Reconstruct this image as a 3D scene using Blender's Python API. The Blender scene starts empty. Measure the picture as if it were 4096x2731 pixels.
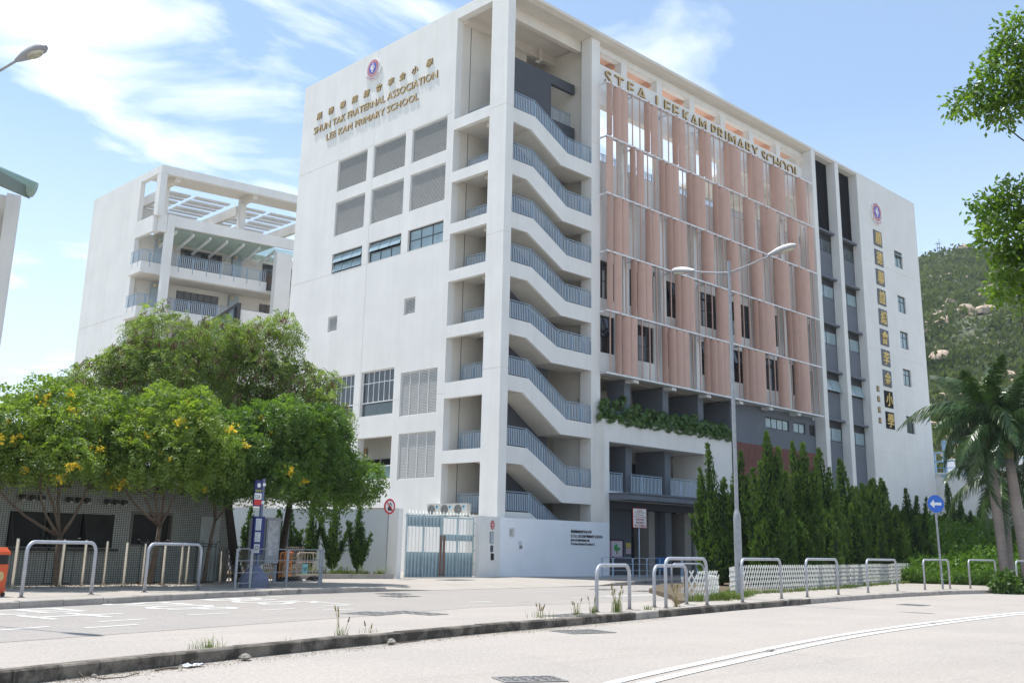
import bpy, math, random
import numpy as np
from mathutils import Vector, Matrix

SC = bpy.context.scene
COL = SC.collection
R = math.radians

# ---------------------------------------------------------------- camera
cam_data = bpy.data.cameras.new("camera")
cam = bpy.data.objects.new("camera", cam_data)
COL.objects.link(cam)
cam_data.sensor_width = 36.0
cam_data.lens = 35.963
cam_data.shift_x = 0.0080
cam_data.shift_y = -0.04769
cam_data.clip_start = 0.1
cam_data.clip_end = 4000.0
_yaw, _pitch, _roll = R(45.875), R(13.952), R(1.3027)
_f = Vector((math.cos(_yaw) * math.cos(_pitch), math.sin(_yaw) * math.cos(_pitch), math.sin(_pitch)))
_r = Vector((math.sin(_yaw), -math.cos(_yaw), 0.0))
_u = _r.cross(_f)
_r2 = _r * math.cos(_roll) + _u * math.sin(_roll)
_u2 = -_r * math.sin(_roll) + _u * math.cos(_roll)
_m = Matrix((_r2, _u2, -_f)).transposed().to_4x4()
_m.translation = Vector((0, 0, 1.5))
cam.matrix_world = _m
SC.camera = cam

# ---------------------------------------------------------------- sun, sky, exposure
SUN_DIR = Vector((-0.10, 0.28, 1.0)).normalized()
sun_data = bpy.data.lights.new("sun", 'SUN')
sun_data.energy = 3.7
sun_data.angle = R(0.53)
sun_data.color = (1.0, 0.965, 0.91)
sun = bpy.data.objects.new("sun", sun_data)
COL.objects.link(sun)
sun.rotation_euler = SUN_DIR.to_track_quat('Z', 'Y').to_euler()
sun.location = (0, 0, 60)

world = bpy.data.worlds.new("World")
SC.world = world
world.use_nodes = True
nt = world.node_tree
nt.nodes.clear()
N = nt.nodes.new
L = nt.links.new
wout = N('ShaderNodeOutputWorld')
bg = N('ShaderNodeBackground')
sky = N('ShaderNodeTexSky')
sky.sky_type = 'NISHITA'
sky.sun_disc = False
sky.sun_elevation = math.asin(SUN_DIR.z)
sky.sun_rotation = math.atan2(SUN_DIR.x, SUN_DIR.y)
sky.altitude = 10
sky.air_density = 1.0
sky.dust_density = 0.5
sky.ozone_density = 1.3
tc = N('ShaderNodeTexCoord')
sep = N('ShaderNodeSeparateXYZ')
L(tc.outputs['Generated'], sep.inputs[0])
zc = N('ShaderNodeMath'); zc.operation = 'MAXIMUM'; zc.inputs[1].default_value = 0.0
L(sep.outputs['Z'], zc.inputs[0])
za = N('ShaderNodeMath'); za.operation = 'ADD'; za.inputs[1].default_value = 0.22
L(zc.outputs[0], za.inputs[0])
dv = []
for ax in 'XY':
    d = N('ShaderNodeMath'); d.operation = 'DIVIDE'
    L(sep.outputs[ax], d.inputs[0]); L(za.outputs[0], d.inputs[1]); dv.append(d)
cmb = N('ShaderNodeCombineXYZ')
L(dv[0].outputs[0], cmb.inputs[0]); L(dv[1].outputs[0], cmb.inputs[1])
mp = N('ShaderNodeMapping')
mp.inputs['Location'].default_value = (2.6, 1.1, 0.3)
mp.inputs['Rotation'].default_value = (0, 0, R(38))
mp.inputs['Scale'].default_value = (1.0, 1.9, 1.0)
L(cmb.outputs[0], mp.inputs[0])
nz = N('ShaderNodeTexNoise')
nz.inputs['Scale'].default_value = 1.55
nz.inputs['Detail'].default_value = 10
nz.inputs['Roughness'].default_value = 0.56
nz.inputs['Distortion'].default_value = 0.45
L(mp.outputs[0], nz.inputs['Vector'])
rmp = N('ShaderNodeValToRGB')
rmp.color_ramp.interpolation = 'EASE'
rmp.color_ramp.elements[0].position = 0.43
rmp.color_ramp.elements[0].color = (0, 0, 0, 1)
rmp.color_ramp.elements[1].position = 0.68
rmp.color_ramp.elements[1].color = (1, 1, 1, 1)
L(nz.outputs[0], rmp.inputs[0])
# thin summer haze that whitens the sky towards the horizon
hz = N('ShaderNodeMapRange')
hz.inputs['From Min'].default_value = 0.02
hz.inputs['From Max'].default_value = 0.40
hz.inputs['To Min'].default_value = 0.60
hz.inputs['To Max'].default_value = 0.15
L(zc.outputs[0], hz.inputs['Value'])
mxm = N('ShaderNodeMath'); mxm.operation = 'MAXIMUM'
cm = N('ShaderNodeMath'); cm.operation = 'MULTIPLY'; cm.inputs[1].default_value = 0.85
L(rmp.outputs[0], cm.inputs[0])
L(cm.outputs[0], mxm.inputs[0]); L(hz.outputs[0], mxm.inputs[1])
tint = N('ShaderNodeMix'); tint.data_type = 'RGBA'; tint.blend_type = 'MULTIPLY'; tint.inputs[0].default_value = 1.0
L(sky.outputs[0], tint.inputs[6]); tint.inputs[7].default_value = (0.84, 1.07, 1.15, 1)
mixc = N('ShaderNodeMix'); mixc.data_type = 'RGBA'
L(mxm.outputs[0], mixc.inputs[0])
L(tint.outputs[2], mixc.inputs[6])
mixc.inputs[7].default_value = (8.4, 8.8, 9.2, 1)
L(mixc.outputs[2], bg.inputs[0])
bg.inputs[1].default_value = 0.10
L(bg.outputs[0], wout.inputs[0])

SC.view_settings.view_transform = 'Standard'
SC.view_settings.look = 'None'
SC.view_settings.exposure = 0.80
SC.view_settings.gamma = 1.0
SC.view_settings.use_curve_mapping = False
SC.cycles.max_bounces = 6
SC.cycles.transparent_max_bounces = 8

# ---------------------------------------------------------------- materials
MATS = {}
def mat(name, color, rough=0.8, var=0.08, scale=3.0, bump=0.0, bscale=40.0, metal=0.0, streak=0.0, spec=0.4,
        color2=None, detail=6, trans=0.0, coat=0.0, wear=None, alpha=1.0):
    """procedural painted / stone / leaf material: base colour broken up by noise, optional vertical streaks and relief"""
    if name in MATS:
        return MATS[name]
    m = bpy.data.materials.new(name)
    m.use_nodes = True
    t = m.node_tree
    b = t.nodes['Principled BSDF']
    b.inputs['Roughness'].default_value = rough
    b.inputs['Metallic'].default_value = metal
    b.inputs['Specular IOR Level'].default_value = spec
    if coat:
        b.inputs['Coat Weight'].default_value = coat
    geo = t.nodes.new('ShaderNodeNewGeometry')
    n1 = t.nodes.new('ShaderNodeTexNoise')
    n1.inputs['Scale'].default_value = scale
    n1.inputs['Detail'].default_value = detail
    n1.inputs['Roughness'].default_value = 0.6
    t.links.new(geo.outputs['Position'], n1.inputs['Vector'])
    mr = t.nodes.new('ShaderNodeMapRange')
    mr.inputs['From Min'].default_value = 0.3
    mr.inputs['From Max'].default_value = 0.7
    t.links.new(n1.outputs[0], mr.inputs['Value'])
    mx = t.nodes.new('ShaderNodeMix'); mx.data_type = 'RGBA'
    c = Vector(color[:3])
    ca = c * (1 - var)
    cb = Vector(color2) if color2 else c * (1 + var)
    mx.inputs[6].default_value = (*ca, 1)
    mx.inputs[7].default_value = (*cb, 1)
    t.links.new(mr.outputs[0], mx.inputs[0])
    last = mx.outputs[2]
    if streak > 0:
        mp_ = t.nodes.new('ShaderNodeMapping')
        mp_.inputs['Scale'].default_value = (1.5, 1.5, 0.07)
        t.links.new(geo.outputs['Position'], mp_.inputs[0])
        n2 = t.nodes.new('ShaderNodeTexNoise')
        n2.inputs['Scale'].default_value = 1.4
        n2.inputs['Detail'].default_value = 8
        n2.inputs['Roughness'].default_value = 0.65
        t.links.new(mp_.outputs[0], n2.inputs['Vector'])
        mr2 = t.nodes.new('ShaderNodeMapRange')
        mr2.inputs['From Min'].default_value = 0.45
        mr2.inputs['From Max'].default_value = 0.75
        mr2.inputs['To Min'].default_value = 0.0
        mr2.inputs['To Max'].default_value = streak
        t.links.new(n2.outputs[0], mr2.inputs['Value'])
        mx2 = t.nodes.new('ShaderNodeMix'); mx2.data_type = 'RGBA'
        t.links.new(mr2.outputs[0], mx2.inputs[0])
        t.links.new(last, mx2.inputs[6])
        mx2.inputs[7].default_value = (c[0] * 0.60, c[1] * 0.60, c[2] * 0.58, 1)
        last = mx2.outputs[2]
    if wear:
        n3 = t.nodes.new('ShaderNodeTexNoise')
        n3.inputs['Scale'].default_value = wear[1]
        n3.inputs['Detail'].default_value = 10
        n3.inputs['Roughness'].default_value = 0.7
        t.links.new(geo.outputs['Position'], n3.inputs['Vector'])
        mr3 = t.nodes.new('ShaderNodeMapRange')
        mr3.inputs['From Min'].default_value = wear[2]
        mr3.inputs['From Max'].default_value = wear[2] + 0.12
        t.links.new(n3.outputs[0], mr3.inputs['Value'])
        mx3 = t.nodes.new('ShaderNodeMix'); mx3.data_type = 'RGBA'
        t.links.new(mr3.outputs[0], mx3.inputs[0])
        t.links.new(last, mx3.inputs[6])
        mx3.inputs[7].default_value = (*wear[0], 1)
        last = mx3.outputs[2]
    t.links.new(last, b.inputs['Base Color'])
    if bump > 0:
        nb = t.nodes.new('ShaderNodeTexNoise')
        nb.inputs['Scale'].default_value = bscale
        nb.inputs['Detail'].default_value = 5
        t.links.new(geo.outputs['Position'], nb.inputs['Vector'])
        bp = t.nodes.new('ShaderNodeBump')
        bp.inputs['Strength'].default_value = bump
        bp.inputs['Distance'].default_value = 0.02
        t.links.new(nb.outputs[0], bp.inputs['Height'])
        t.links.new(bp.outputs[0], b.inputs['Normal'])
    if trans > 0:
        tl = t.nodes.new('ShaderNodeBsdfTranslucent')
        hs = t.nodes.new('ShaderNodeMix'); hs.data_type = 'RGBA'; hs.blend_type = 'MULTIPLY'; hs.inputs[0].default_value = 1
        t.links.new(last, hs.inputs[6]); hs.inputs[7].default_value = (1.25, 1.35, 0.45, 1)
        t.links.new(hs.outputs[2], tl.inputs[0])
        ms = t.nodes.new('ShaderNodeMixShader'); ms.inputs[0].default_value = trans
        t.links.new(b.outputs[0], ms.inputs[1]); t.links.new(tl.outputs[0], ms.inputs[2])
        t.links.new(ms.outputs[0], t.nodes['Material Output'].inputs[0])
    if alpha < 1.0:
        b.inputs['Transmission Weight'].default_value = 0.0
        tp = t.nodes.new('ShaderNodeBsdfTransparent')
        tp.inputs[0].default_value = (0.72, 0.9, 0.86, 1)
        ms = t.nodes.new('ShaderNodeMixShader'); ms.inputs[0].default_value = alpha
        t.links.new(tp.outputs[0], ms.inputs[1]); t.links.new(b.outputs[0], ms.inputs[2])
        t.links.new(ms.outputs[0], t.nodes['Material Output'].inputs[0])
    MATS[name] = m
    return m

WALL = mat('painted_render', (0.78, 0.765, 0.735), 0.85, 0.045, 0.55, 0.10, 60, streak=0.17)
CREAM = mat('cream_render', (0.70, 0.655, 0.585), 0.85, 0.05, 0.8, 0.08, 60, streak=0.08)
PEACH = mat('bounce_tint_ceiling', (0.80, 0.52, 0.40), 0.85, 0.04, 0.8)  # the ceiling's reflected orange light is put into this base colour
DGREY = mat('dark_grey_paint', (0.085, 0.092, 0.108), 0.8, 0.08, 0.8, 0.06, 60, streak=0.1)
MGREY = mat('slate_grey_paint', (0.15, 0.165, 0.195), 0.8, 0.07, 0.8, 0.06, 60, streak=0.1)
BLUEM = mat('blue_grey_metal', (0.30, 0.385, 0.47), 0.45, 0.06, 4, metal=0.15)
BALM = mat('baluster_metal', (0.42, 0.51, 0.61), 0.45, 0.06, 4, metal=0.1)
FIN = mat('terracotta_fin', (0.58, 0.385, 0.315), 0.6, 0.05, 1.5, streak=0.12)
WMETAL = mat('white_metal', (0.74, 0.75, 0.77), 0.4, 0.04, 3)
LOUV = mat('louvre_metal', (0.68, 0.67, 0.64), 0.5, 0.05, 3)
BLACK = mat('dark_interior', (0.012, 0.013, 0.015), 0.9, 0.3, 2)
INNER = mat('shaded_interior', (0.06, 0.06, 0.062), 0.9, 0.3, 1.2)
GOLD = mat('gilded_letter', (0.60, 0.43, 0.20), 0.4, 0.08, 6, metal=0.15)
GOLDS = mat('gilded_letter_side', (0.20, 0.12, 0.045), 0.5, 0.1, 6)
GLASS = mat('window_glass', (0.045, 0.065, 0.07), 0.08, 0.3, 0.7, spec=0.9)
GLASSB = mat('frosted_window_glass', (0.26, 0.35, 0.38), 0.18, 0.15, 1.1, spec=0.8)
GLASSD = mat('dark_window_glass', (0.015, 0.018, 0.022), 0.06, 0.3, 0.7, spec=0.9)
GLASSC = mat('clear_green_glass', (0.25, 0.36, 0.34), 0.06, 0.1, 1, spec=0.9, alpha=0.45)
DFRAME = mat('dark_window_frame', (0.06, 0.062, 0.068), 0.5, 0.1, 3)
GALV = mat('galvanised_steel', (0.30, 0.315, 0.34), 0.5, 0.15, 7, metal=0.25, bump=0.05)
STAIN = mat('stainless_steel', (0.62, 0.56, 0.48), 0.16, 0.05, 4, metal=0.95)
KERB = mat('kerb_concrete', (0.17, 0.15, 0.125), 0.9, 0.3, 2.5, 0.6, 40, wear=((0.055, 0.048, 0.04), 2.4, 0.44))
KERBF = mat('pale_kerb_concrete', (0.34, 0.31, 0.28), 0.9, 0.15, 2.5, 0.3, 50, wear=((0.12, 0.11, 0.10), 2.6, 0.56))
PAVE = mat('pavement_concrete', (0.335, 0.305, 0.27), 0.9, 0.10, 0.9, 0.25, 45, wear=((0.30, 0.27, 0.235), 1.3, 0.60))
SOIL = mat('planting_soil', (0.11, 0.085, 0.055), 0.95, 0.3, 3, 0.5, 30)
WPAINT = mat('road_paint', (0.60, 0.60, 0.575), 0.7, 0.06, 6, wear=((0.40, 0.37, 0.34), 14, 0.60))
BARK = mat('tree_bark', (0.13, 0.095, 0.07), 0.9, 0.3, 9, 0.6, 30)
BARKD = mat('dark_tree_bark', (0.045, 0.035, 0.028), 0.9, 0.3, 9, 0.6, 30)

# ---------------------------------------------------------------- mesh helpers
class MB:
    def __init__(s):
        s.v = []; s.f = []; s.mi = []
    def add(s, vs, fs, m=0):
        o = len(s.v)
        s.v += [tuple(p) for p in vs]
        s.f += [tuple(i + o for i in f) for f in fs]
        s.mi += [m] * len(fs)
        return s
    def box(s, x0, x1, y0, y1, z0, z1, m=0):
        return s.add([(x0, y0, z0), (x1, y0, z0), (x1, y1, z0), (x0, y1, z0), (x0, y0, z1), (x1, y0, z1), (x1, y1, z1), (x0, y1, z1)],
                     [(0, 3, 2, 1), (4, 5, 6, 7), (0, 1, 5, 4), (1, 2, 6, 5), (2, 3, 7, 6), (3, 0, 4, 7)], m)
    def obox(s, c, a, b, d, m=0):
        c = Vector(c); a = Vector(a); b = Vector(b); d = Vector(d)
        vs = [c - a - b - d, c + a - b - d, c + a + b - d, c - a + b - d, c - a - b + d, c + a - b + d, c + a + b + d, c - a + b + d]
        return s.add(vs, [(0, 3, 2, 1), (4, 5, 6, 7), (0, 1, 5, 4), (1, 2, 6, 5), (2, 3, 7, 6), (3, 0, 4, 7)], m)
    def prism(s, poly, z0, z1, m=0, bottom=True):
        n = len(poly)
        vs = [(p[0], p[1], z0) for p in poly] + [(p[0], p[1], z1) for p in poly]
        fs = [tuple(range(n, 2 * n))] + [(i, (i + 1) % n, (i + 1) % n + n, i + n) for i in range(n)]
        if bottom: fs.append(tuple(range(n - 1, -1, -1)))
        return s.add(vs, fs, m)
    def xz(s, poly, y0, y1, m=0):
        """extrude an (x,z) outline along y"""
        n = len(poly)
        vs = [(p[0], y0, p[1]) for p in poly] + [(p[0], y1, p[1]) for p in poly]
        fs = [tuple(range(n)), tuple(range(2 * n - 1, n - 1, -1))] + [(i, i + n, (i + 1) % n + n, (i + 1) % n) for i in range(n)]
        return s.add(vs, fs, m)
    def cyl(s, p0, p1, r0, r1=None, n=8, m=0, caps=True):
        p0 = Vector(p0); p1 = Vector(p1)
        if r1 is None: r1 = r0
        d = (p1 - p0).normalized()
        a = d.orthogonal().normalized(); b = d.cross(a)
        vs = []
        for p, r in ((p0, r0), (p1, r1)):
            for i in range(n):
                t = 2 * math.pi * i / n
                vs.append(p + (a * math.cos(t) + b * math.sin(t)) * r)
        fs = [(i, (i + 1) % n, (i + 1) % n + n, i + n) for i in range(n)]
        if caps:
            fs += [tuple(range(n - 1, -1, -1)), tuple(range(n, 2 * n))]
        return s.add(vs, fs, m)
    def tube(s, pts, rad, n=8, m=0, ref=None):
        pts = [Vector(p) for p in pts]
        k = len(pts)
        rs = rad if isinstance(rad, (list, tuple)) else [rad] * k
        d0 = (pts[1] - pts[0]).normalized()
        a = Vector(ref) if ref else d0.orthogonal().normalized()
        vs = []
        for i, p in enumerate(pts):
            if i == 0: d = pts[1] - pts[0]
            elif i == k - 1: d = pts[-1] - pts[-2]
            else: d = (pts[i + 1] - p).normalized() + (p - pts[i - 1]).normalized()
            d.normalize()
            a = (a - d * a.dot(d)).normalized()
            b = d.cross(a)
            for j in range(n):
                t = 2 * math.pi * j / n
                vs.append(p + (a * math.cos(t) + b * math.sin(t)) * rs[i])
        fs = []
        for i in range(k - 1):
            for j in range(n):
                fs.append((i * n + j, i * n + (j + 1) % n, (i + 1) * n + (j + 1) % n, (i + 1) * n + j))
        fs += [tuple(range(n - 1, -1, -1)), tuple(range((k - 1) * n, k * n))]
        return s.add(vs, fs, m)
    def lathe(s, prof, n=12, m=0, c=(0, 0, 0)):
        vs = []
        for r, z in prof:
            for j in range(n):
                t = 2 * math.pi * j / n
                vs.append((c[0] + r * math.cos(t), c[1] + r * math.sin(t), c[2] + z))
        fs = []
        k = len(prof)
        for i in range(k - 1):
            for j in range(n):
                fs.append((i * n + j, i * n + (j + 1) % n, (i + 1) * n + (j + 1) % n, (i + 1) * n + j))
        fs += [tuple(range(n - 1, -1, -1)), tuple(range((k - 1) * n, k * n))]
        return s.add(vs, fs, m)
    def cells(s, P, us, vs_, depth, T, m=0):
        """wall made of grid cells. P(u,v,d) -> point; depth(uc,vc) -> recess of that cell or None for a hole; T = wall thickness"""
        us = sorted(set(round(a, 4) for a in us)); vs_ = sorted(set(round(a, 4) for a in vs_))
        nu = len(us) - 1; nv = len(vs_) - 1
        D = [[depth((us[i] + us[i + 1]) / 2, (vs_[j] + vs_[j + 1]) / 2) for j in range(nv)] for i in range(nu)]
        def q(a, b, c, d): s.add([a, b, c, d], [(0, 1, 2, 3)], m)
        for i in range(nu):
            for j in range(nv):
                d = D[i][j]
                u0, u1, v0, v1 = us[i], us[i + 1], vs_[j], vs_[j + 1]
                if d is not None:
                    q(P(u0, v0, d), P(u1, v0, d), P(u1, v1, d), P(u0, v1, d))
                    q(P(u0, v0, T), P(u0, v1, T), P(u1, v1, T), P(u1, v0, T))
                dd = T if d is None else d
                e = D[i + 1][j] if i + 1 < nu else None
                ee = T if e is None else e
                if dd != ee: q(P(u1, v0, dd), P(u1, v1, dd), P(u1, v1, ee), P(u1, v0, ee))
                e = D[i][j + 1] if j + 1 < nv else None
                ee = T if e is None else e
                if dd != ee: q(P(u0, v1, dd), P(u1, v1, dd), P(u1, v1, ee), P(u0, v1, ee))
                if i == 0 and d is not None: q(P(u0, v0, d), P(u0, v1, d), P(u0, v1, T), P(u0, v0, T))
                if j == 0 and d is not None: q(P(u0, v0, d), P(u1, v0, d), P(u1, v0, T), P(u0, v0, T))
        return s
    def mesh(s, name, mats, smooth=False):
        me = bpy.data.meshes.new(name)
        me.from_pydata(s.v, [], s.f)
        if not isinstance(mats, (list, tuple)): mats = [mats]
        for x in mats: me.materials.append(x)
        if len(mats) > 1:
            me.polygons.foreach_set('material_index', s.mi)
        if smooth:
            me.polygons.foreach_set('use_smooth', [True] * len(me.polygons))
        me.update()
        return me
    def build(s, name, mats, parent=None, smooth=False, loc=None, rot=None, kind=None, label=None):
        return link(name, s.mesh(name, mats, smooth), parent, loc, rot, kind, label)

def link(name, me, parent=None, loc=None, rot=None, kind=None, label=None):
    o = bpy.data.objects.new(name, me)
    COL.objects.link(o)
    if parent is not None: o.parent = parent
    if loc is not None: o.location = loc
    if rot is not None: o.rotation_euler = rot if isinstance(rot, (tuple, list)) else (0, 0, rot)
    if kind: o['kind'] = kind
    if label: o['label'] = label
    return o

def thing(name, label, cat, loc=(0, 0, 0), rz=0.0, group=None):
    o = bpy.data.objects.new(name, None)
    COL.objects.link(o)
    o.empty_display_size = 0.3
    o.location = loc
    o.rotation_euler = (0, 0, rz)
    return tag(o, label, cat, group)

def tag(o, label, cat, group=None):
    o['label'] = label; o['category'] = cat
    if group: o['group'] = group
    return o

def copy_tree(o, parent=None):
    c = o.copy(); COL.objects.link(c)
    if parent is not None:
        mpi = o.matrix_parent_inverse.copy(); c.parent = parent; c.matrix_parent_inverse = mpi
    for ch in list(o.children):
        copy_tree(ch, c)
    return c

def npmesh(name, verts, k, mats, mi=None, smooth=False):
    """verts: (n*k,3) array, every k vertices one face"""
    me = bpy.data.meshes.new(name)
    nv = len(verts); nf = nv // k
    me.vertices.add(nv); me.loops.add(nv); me.polygons.add(nf)
    me.vertices.foreach_set('co', np.asarray(verts, dtype=np.float32).ravel())
    me.loops.foreach_set('vertex_index', np.arange(nv, dtype=np.int32))
    me.polygons.foreach_set('loop_start', np.arange(0, nv, k, dtype=np.int32))
    me.polygons.foreach_set('loop_total', np.full(nf, k, dtype=np.int32))
    if not isinstance(mats, (list, tuple)): mats = [mats]
    for x in mats: me.materials.append(x)
    if mi is not None: me.polygons.foreach_set('material_index', np.asarray(mi, dtype=np.int32))
    if smooth: me.polygons.foreach_set('use_smooth', np.ones(nf, dtype=bool))
    me.update(calc_edges=True)
    return me

# ---------------------------------------------------------------- lettering
def text_mesh(s, extrude=0.02, bevel=0.0, offset=0.0, shear=0.0, align='LEFT', spacing=1.0, res=3):
    cu = bpy.data.curves.new('lettering', 'FONT')
    cu.body = s
    cu.size = 1.0
    cu.extrude = extrude
    cu.offset = offset
    cu.shear = shear
    cu.resolution_u = res
    cu.space_character = spacing
    cu.align_x = align
    o = bpy.data.objects.new('lettering', cu)
    COL.objects.link(o)
    dg = bpy.context.evaluated_depsgraph_get()
    me = bpy.data.meshes.new_from_object(o.evaluated_get(dg))
    bpy.data.objects.remove(o)
    return me

def text_arrays(s, w, h, extrude, **kw):
    """text as numpy verts fitted into w x h (x right, y up, z out), faces list"""
    me = text_mesh(s, 0.05, **kw)
    n = len(me.vertices)
    co = np.empty(n * 3); me.vertices.foreach_get('co', co); co = co.reshape(-1, 3)
    mn = co.min(0); mx = co.max(0)
    sx = w / (mx[0] - mn[0]); sy = h / (mx[1] - mn[1])
    co[:, 0] = (co[:, 0] - mn[0]) * sx
    co[:, 1] = (co[:, 1] - mn[1]) * sy
    co[:, 2] = (co[:, 2] - mn[2]) / max(mx[2] - mn[2], 1e-6) * extrude
    fs = [tuple(p.vertices) for p in me.polygons]
    bpy.data.meshes.remove(me)
    return co, fs

def place(co, o, right, up, out):
    o = np.array(o); return o + co[:, :1] * np.array(right) + co[:, 1:2] * np.array(up) + co[:, 2:3] * np.array(out)

def lettering(name, s, o, right, up, out, w, h, ex, mats, parent, split=False, **kw):
    """raised lettering; split=True makes each connected letter an object of its own"""
    co, fs = text_arrays(s, w, h, ex, **kw)
    pts = place(co, o, right, up, out)
    if not split:
        mb = MB(); mb.v = [tuple(p) for p in pts]; mb.f = fs
        mb.mi = [1 if abs(np.ptp(co[list(f), 2])) > 1e-4 and len(mats) > 1 else 0 for f in fs]
        return [mb.build(name, mats, parent)]
    par = list(range(len(co)))
    def find(a):
        while par[a] != a:
            par[a] = par[par[a]]; a = par[a]
        return a
    for f in fs:
        r = find(f[0])
        for i in f[1:]: par[find(i)] = r
    key = np.round(co, 4); seen = {}
    for i, kk in enumerate(map(tuple, key)):
        if kk in seen: par[find(i)] = find(seen[kk])
        else: seen[kk] = i
    groups = {}
    for f in fs: groups.setdefault(find(f[0]), []).append(f)
    # merge pieces of one letter (same x span)
    items = []
    for r, fl in groups.items():
        ids = sorted({i for f in fl for i in f})
        items.append([co[ids, 0].min(), co[ids, 0].max(), fl])
    items.sort(key=lambda a: a[0])
    merged = []
    for it in items:
        if merged and it[0] < merged[-1][1] - 0.35 * min(it[1] - it[0], merged[-1][1] - merged[-1][0]):
            merged[-1][1] = max(merged[-1][1], it[1]); merged[-1][2] = merged[-1][2] + it[2]
        else: merged.append(it)
    out_ = []
    for a, b, fl in merged:
        ids = sorted({i for f in fl for i in f}); mp2 = {v: i for i, v in enumerate(ids)}
        mb = MB(); mb.v = [tuple(pts[i]) for i in ids]; mb.f = [tuple(mp2[i] for i in f) for f in fl]
        mb.mi = [1 if abs(np.ptp(co[list(f), 2])) > 1e-4 and len(mats) > 1 else 0 for f in fl]
        out_.append(mb.build(name, mats, parent))
    return out_

XR, ZU, YO = (1, 0, 0), (0, 0, 1), (0, -1, 0)     # right, up, out of a wall that faces -Y

# ================================================================ GROUND
KZ = 0.14
def asphalt(name, c, c2, patch=None):
    m = bpy.data.materials.new(name); m.use_nodes = True
    t = m.node_tree; b = t.nodes['Principled BSDF']
    b.inputs['Roughness'].default_value = 0.88
    b.inputs['Specular IOR Level'].default_value = 0.3
    geo = t.nodes.new('ShaderNodeNewGeometry')
    def noise(sc, det, ro=0.6, stretch=None, dist=0.0):
        n = t.nodes.new('ShaderNodeTexNoise'); n.inputs['Scale'].default_value = sc; n.inputs['Detail'].default_value = det
        n.inputs['Roughness'].default_value = ro; n.inputs['Distortion'].default_value = dist
        if stretch:
            mp_ = t.nodes.new('ShaderNodeMapping'); mp_.inputs['Scale'].default_value = stretch; mp_.inputs['Rotation'].default_value = (0, 0, R(-13))
            t.links.new(geo.outputs['Position'], mp_.inputs[0]); t.links.new(mp_.outputs[0], n.inputs['Vector'])
        else: t.links.new(geo.outputs['Position'], n.inputs['Vector'])
        return n
    def ramp(n, lo, hi, a, bb):
        r_ = t.nodes.new('ShaderNodeMapRange')
        for k_, v_ in zip(('From Min', 'From Max', 'To Min', 'To Max'), (lo, hi, a, bb)): r_.inputs[k_].default_value = v_
        t.links.new(n.outputs[0], r_.inputs['Value']); return r_
    def mix(fac, a, bcol, mode='MIX'):
        x = t.nodes.new('ShaderNodeMix'); x.data_type = 'RGBA'; x.blend_type = mode
        t.links.new(fac.outputs[0], x.inputs[0])
        if isinstance(a, tuple): x.inputs[6].default_value = (*a, 1)
        else: t.links.new(a, x.inputs[6])
        x.inputs[7].default_value = (*bcol, 1)
        return x.outputs[2]
    col = mix(ramp(noise(0.35, 7), 0.35, 0.65, 0, 1), c, c2)
    col = mix(ramp(noise(0.5, 6, 0.6, (0.25, 1.6, 1)), 0.5, 0.72, 0, 0.5), col, tuple(x * 0.78 for x in c))
    col = mix(ramp(noise(75, 3, 0.7), 0.46, 0.60, 0, 0.55), col, tuple(x * 0.55 for x in c))
    col = mix(ramp(noise(95, 2, 0.7), 0.56, 0.66, 0, 0.6), col, (0.48, 0.45, 0.41))
    col = mix(ramp(noise(13, 5, 0.9), 0.50, 0.62, 0, 0.55), col, tuple(x * 0.55 for x in c))
    col = mix(ramp(noise(19, 5, 0.9), 0.53, 0.63, 0, 0.6), col, tuple(min(1, x * 1.5) for x in c))
    col = mix(ramp(noise(0.9, 9, 0.75, (0.12, 2.2, 1), 0.4), 0.56, 0.66, 0, 0.35), col, tuple(x * 0.70 for x in c))
    vo = t.nodes.new('ShaderNodeTexVoronoi'); vo.feature = 'DISTANCE_TO_EDGE'; vo.inputs['Scale'].default_value = 0.33
    wn = noise(1.3, 5, 0.7); wm = t.nodes.new('ShaderNodeVectorMath'); wm.operation = 'MULTIPLY_ADD'; wm.inputs[1].default_value = (1.6, 1.6, 0)
    t.links.new(wn.outputs['Color'], wm.inputs[0]); t.links.new(geo.outputs['Position'], wm.inputs[2]); t.links.new(wm.outputs[0], vo.inputs['Vector'])
    cr = t.nodes.new('ShaderNodeMapRange'); cr.inputs['From Min'].default_value = 0.0; cr.inputs['From Max'].default_value = 0.006; cr.inputs['To Min'].default_value = 0.5; cr.inputs['To Max'].default_value = 0.0
    t.links.new(vo.outputs['Distance'], cr.inputs['Value'])
    msk = ramp(noise(0.16, 3), 0.52, 0.60, 0, 1); mu = t.nodes.new('ShaderNodeMath'); mu.operation = 'MULTIPLY'; t.links.new(cr.outputs[0], mu.inputs[0]); t.links.new(msk.outputs[0], mu.inputs[1])
    col = mix(mu, col, tuple(x * 0.42 for x in c))
    t.links.new(col, b.inputs['Base Color'])
    nb = noise(85, 3, 0.7); bp = t.nodes.new('ShaderNodeBump'); bp.inputs['Strength'].default_value = 0.5; bp.inputs['Distance'].default_value = 0.01
    t.links.new(nb.outputs[0], bp.inputs['Height']); t.links.new(bp.outputs[0], b.inputs['Normal'])
    return m
ROADM = asphalt('beige_surface_dressing', (0.395, 0.355, 0.32), (0.335, 0.31, 0.285))
BAYM = asphalt('pale_grey_asphalt', (0.33, 0.305, 0.28), (0.285, 0.265, 0.25))

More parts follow.
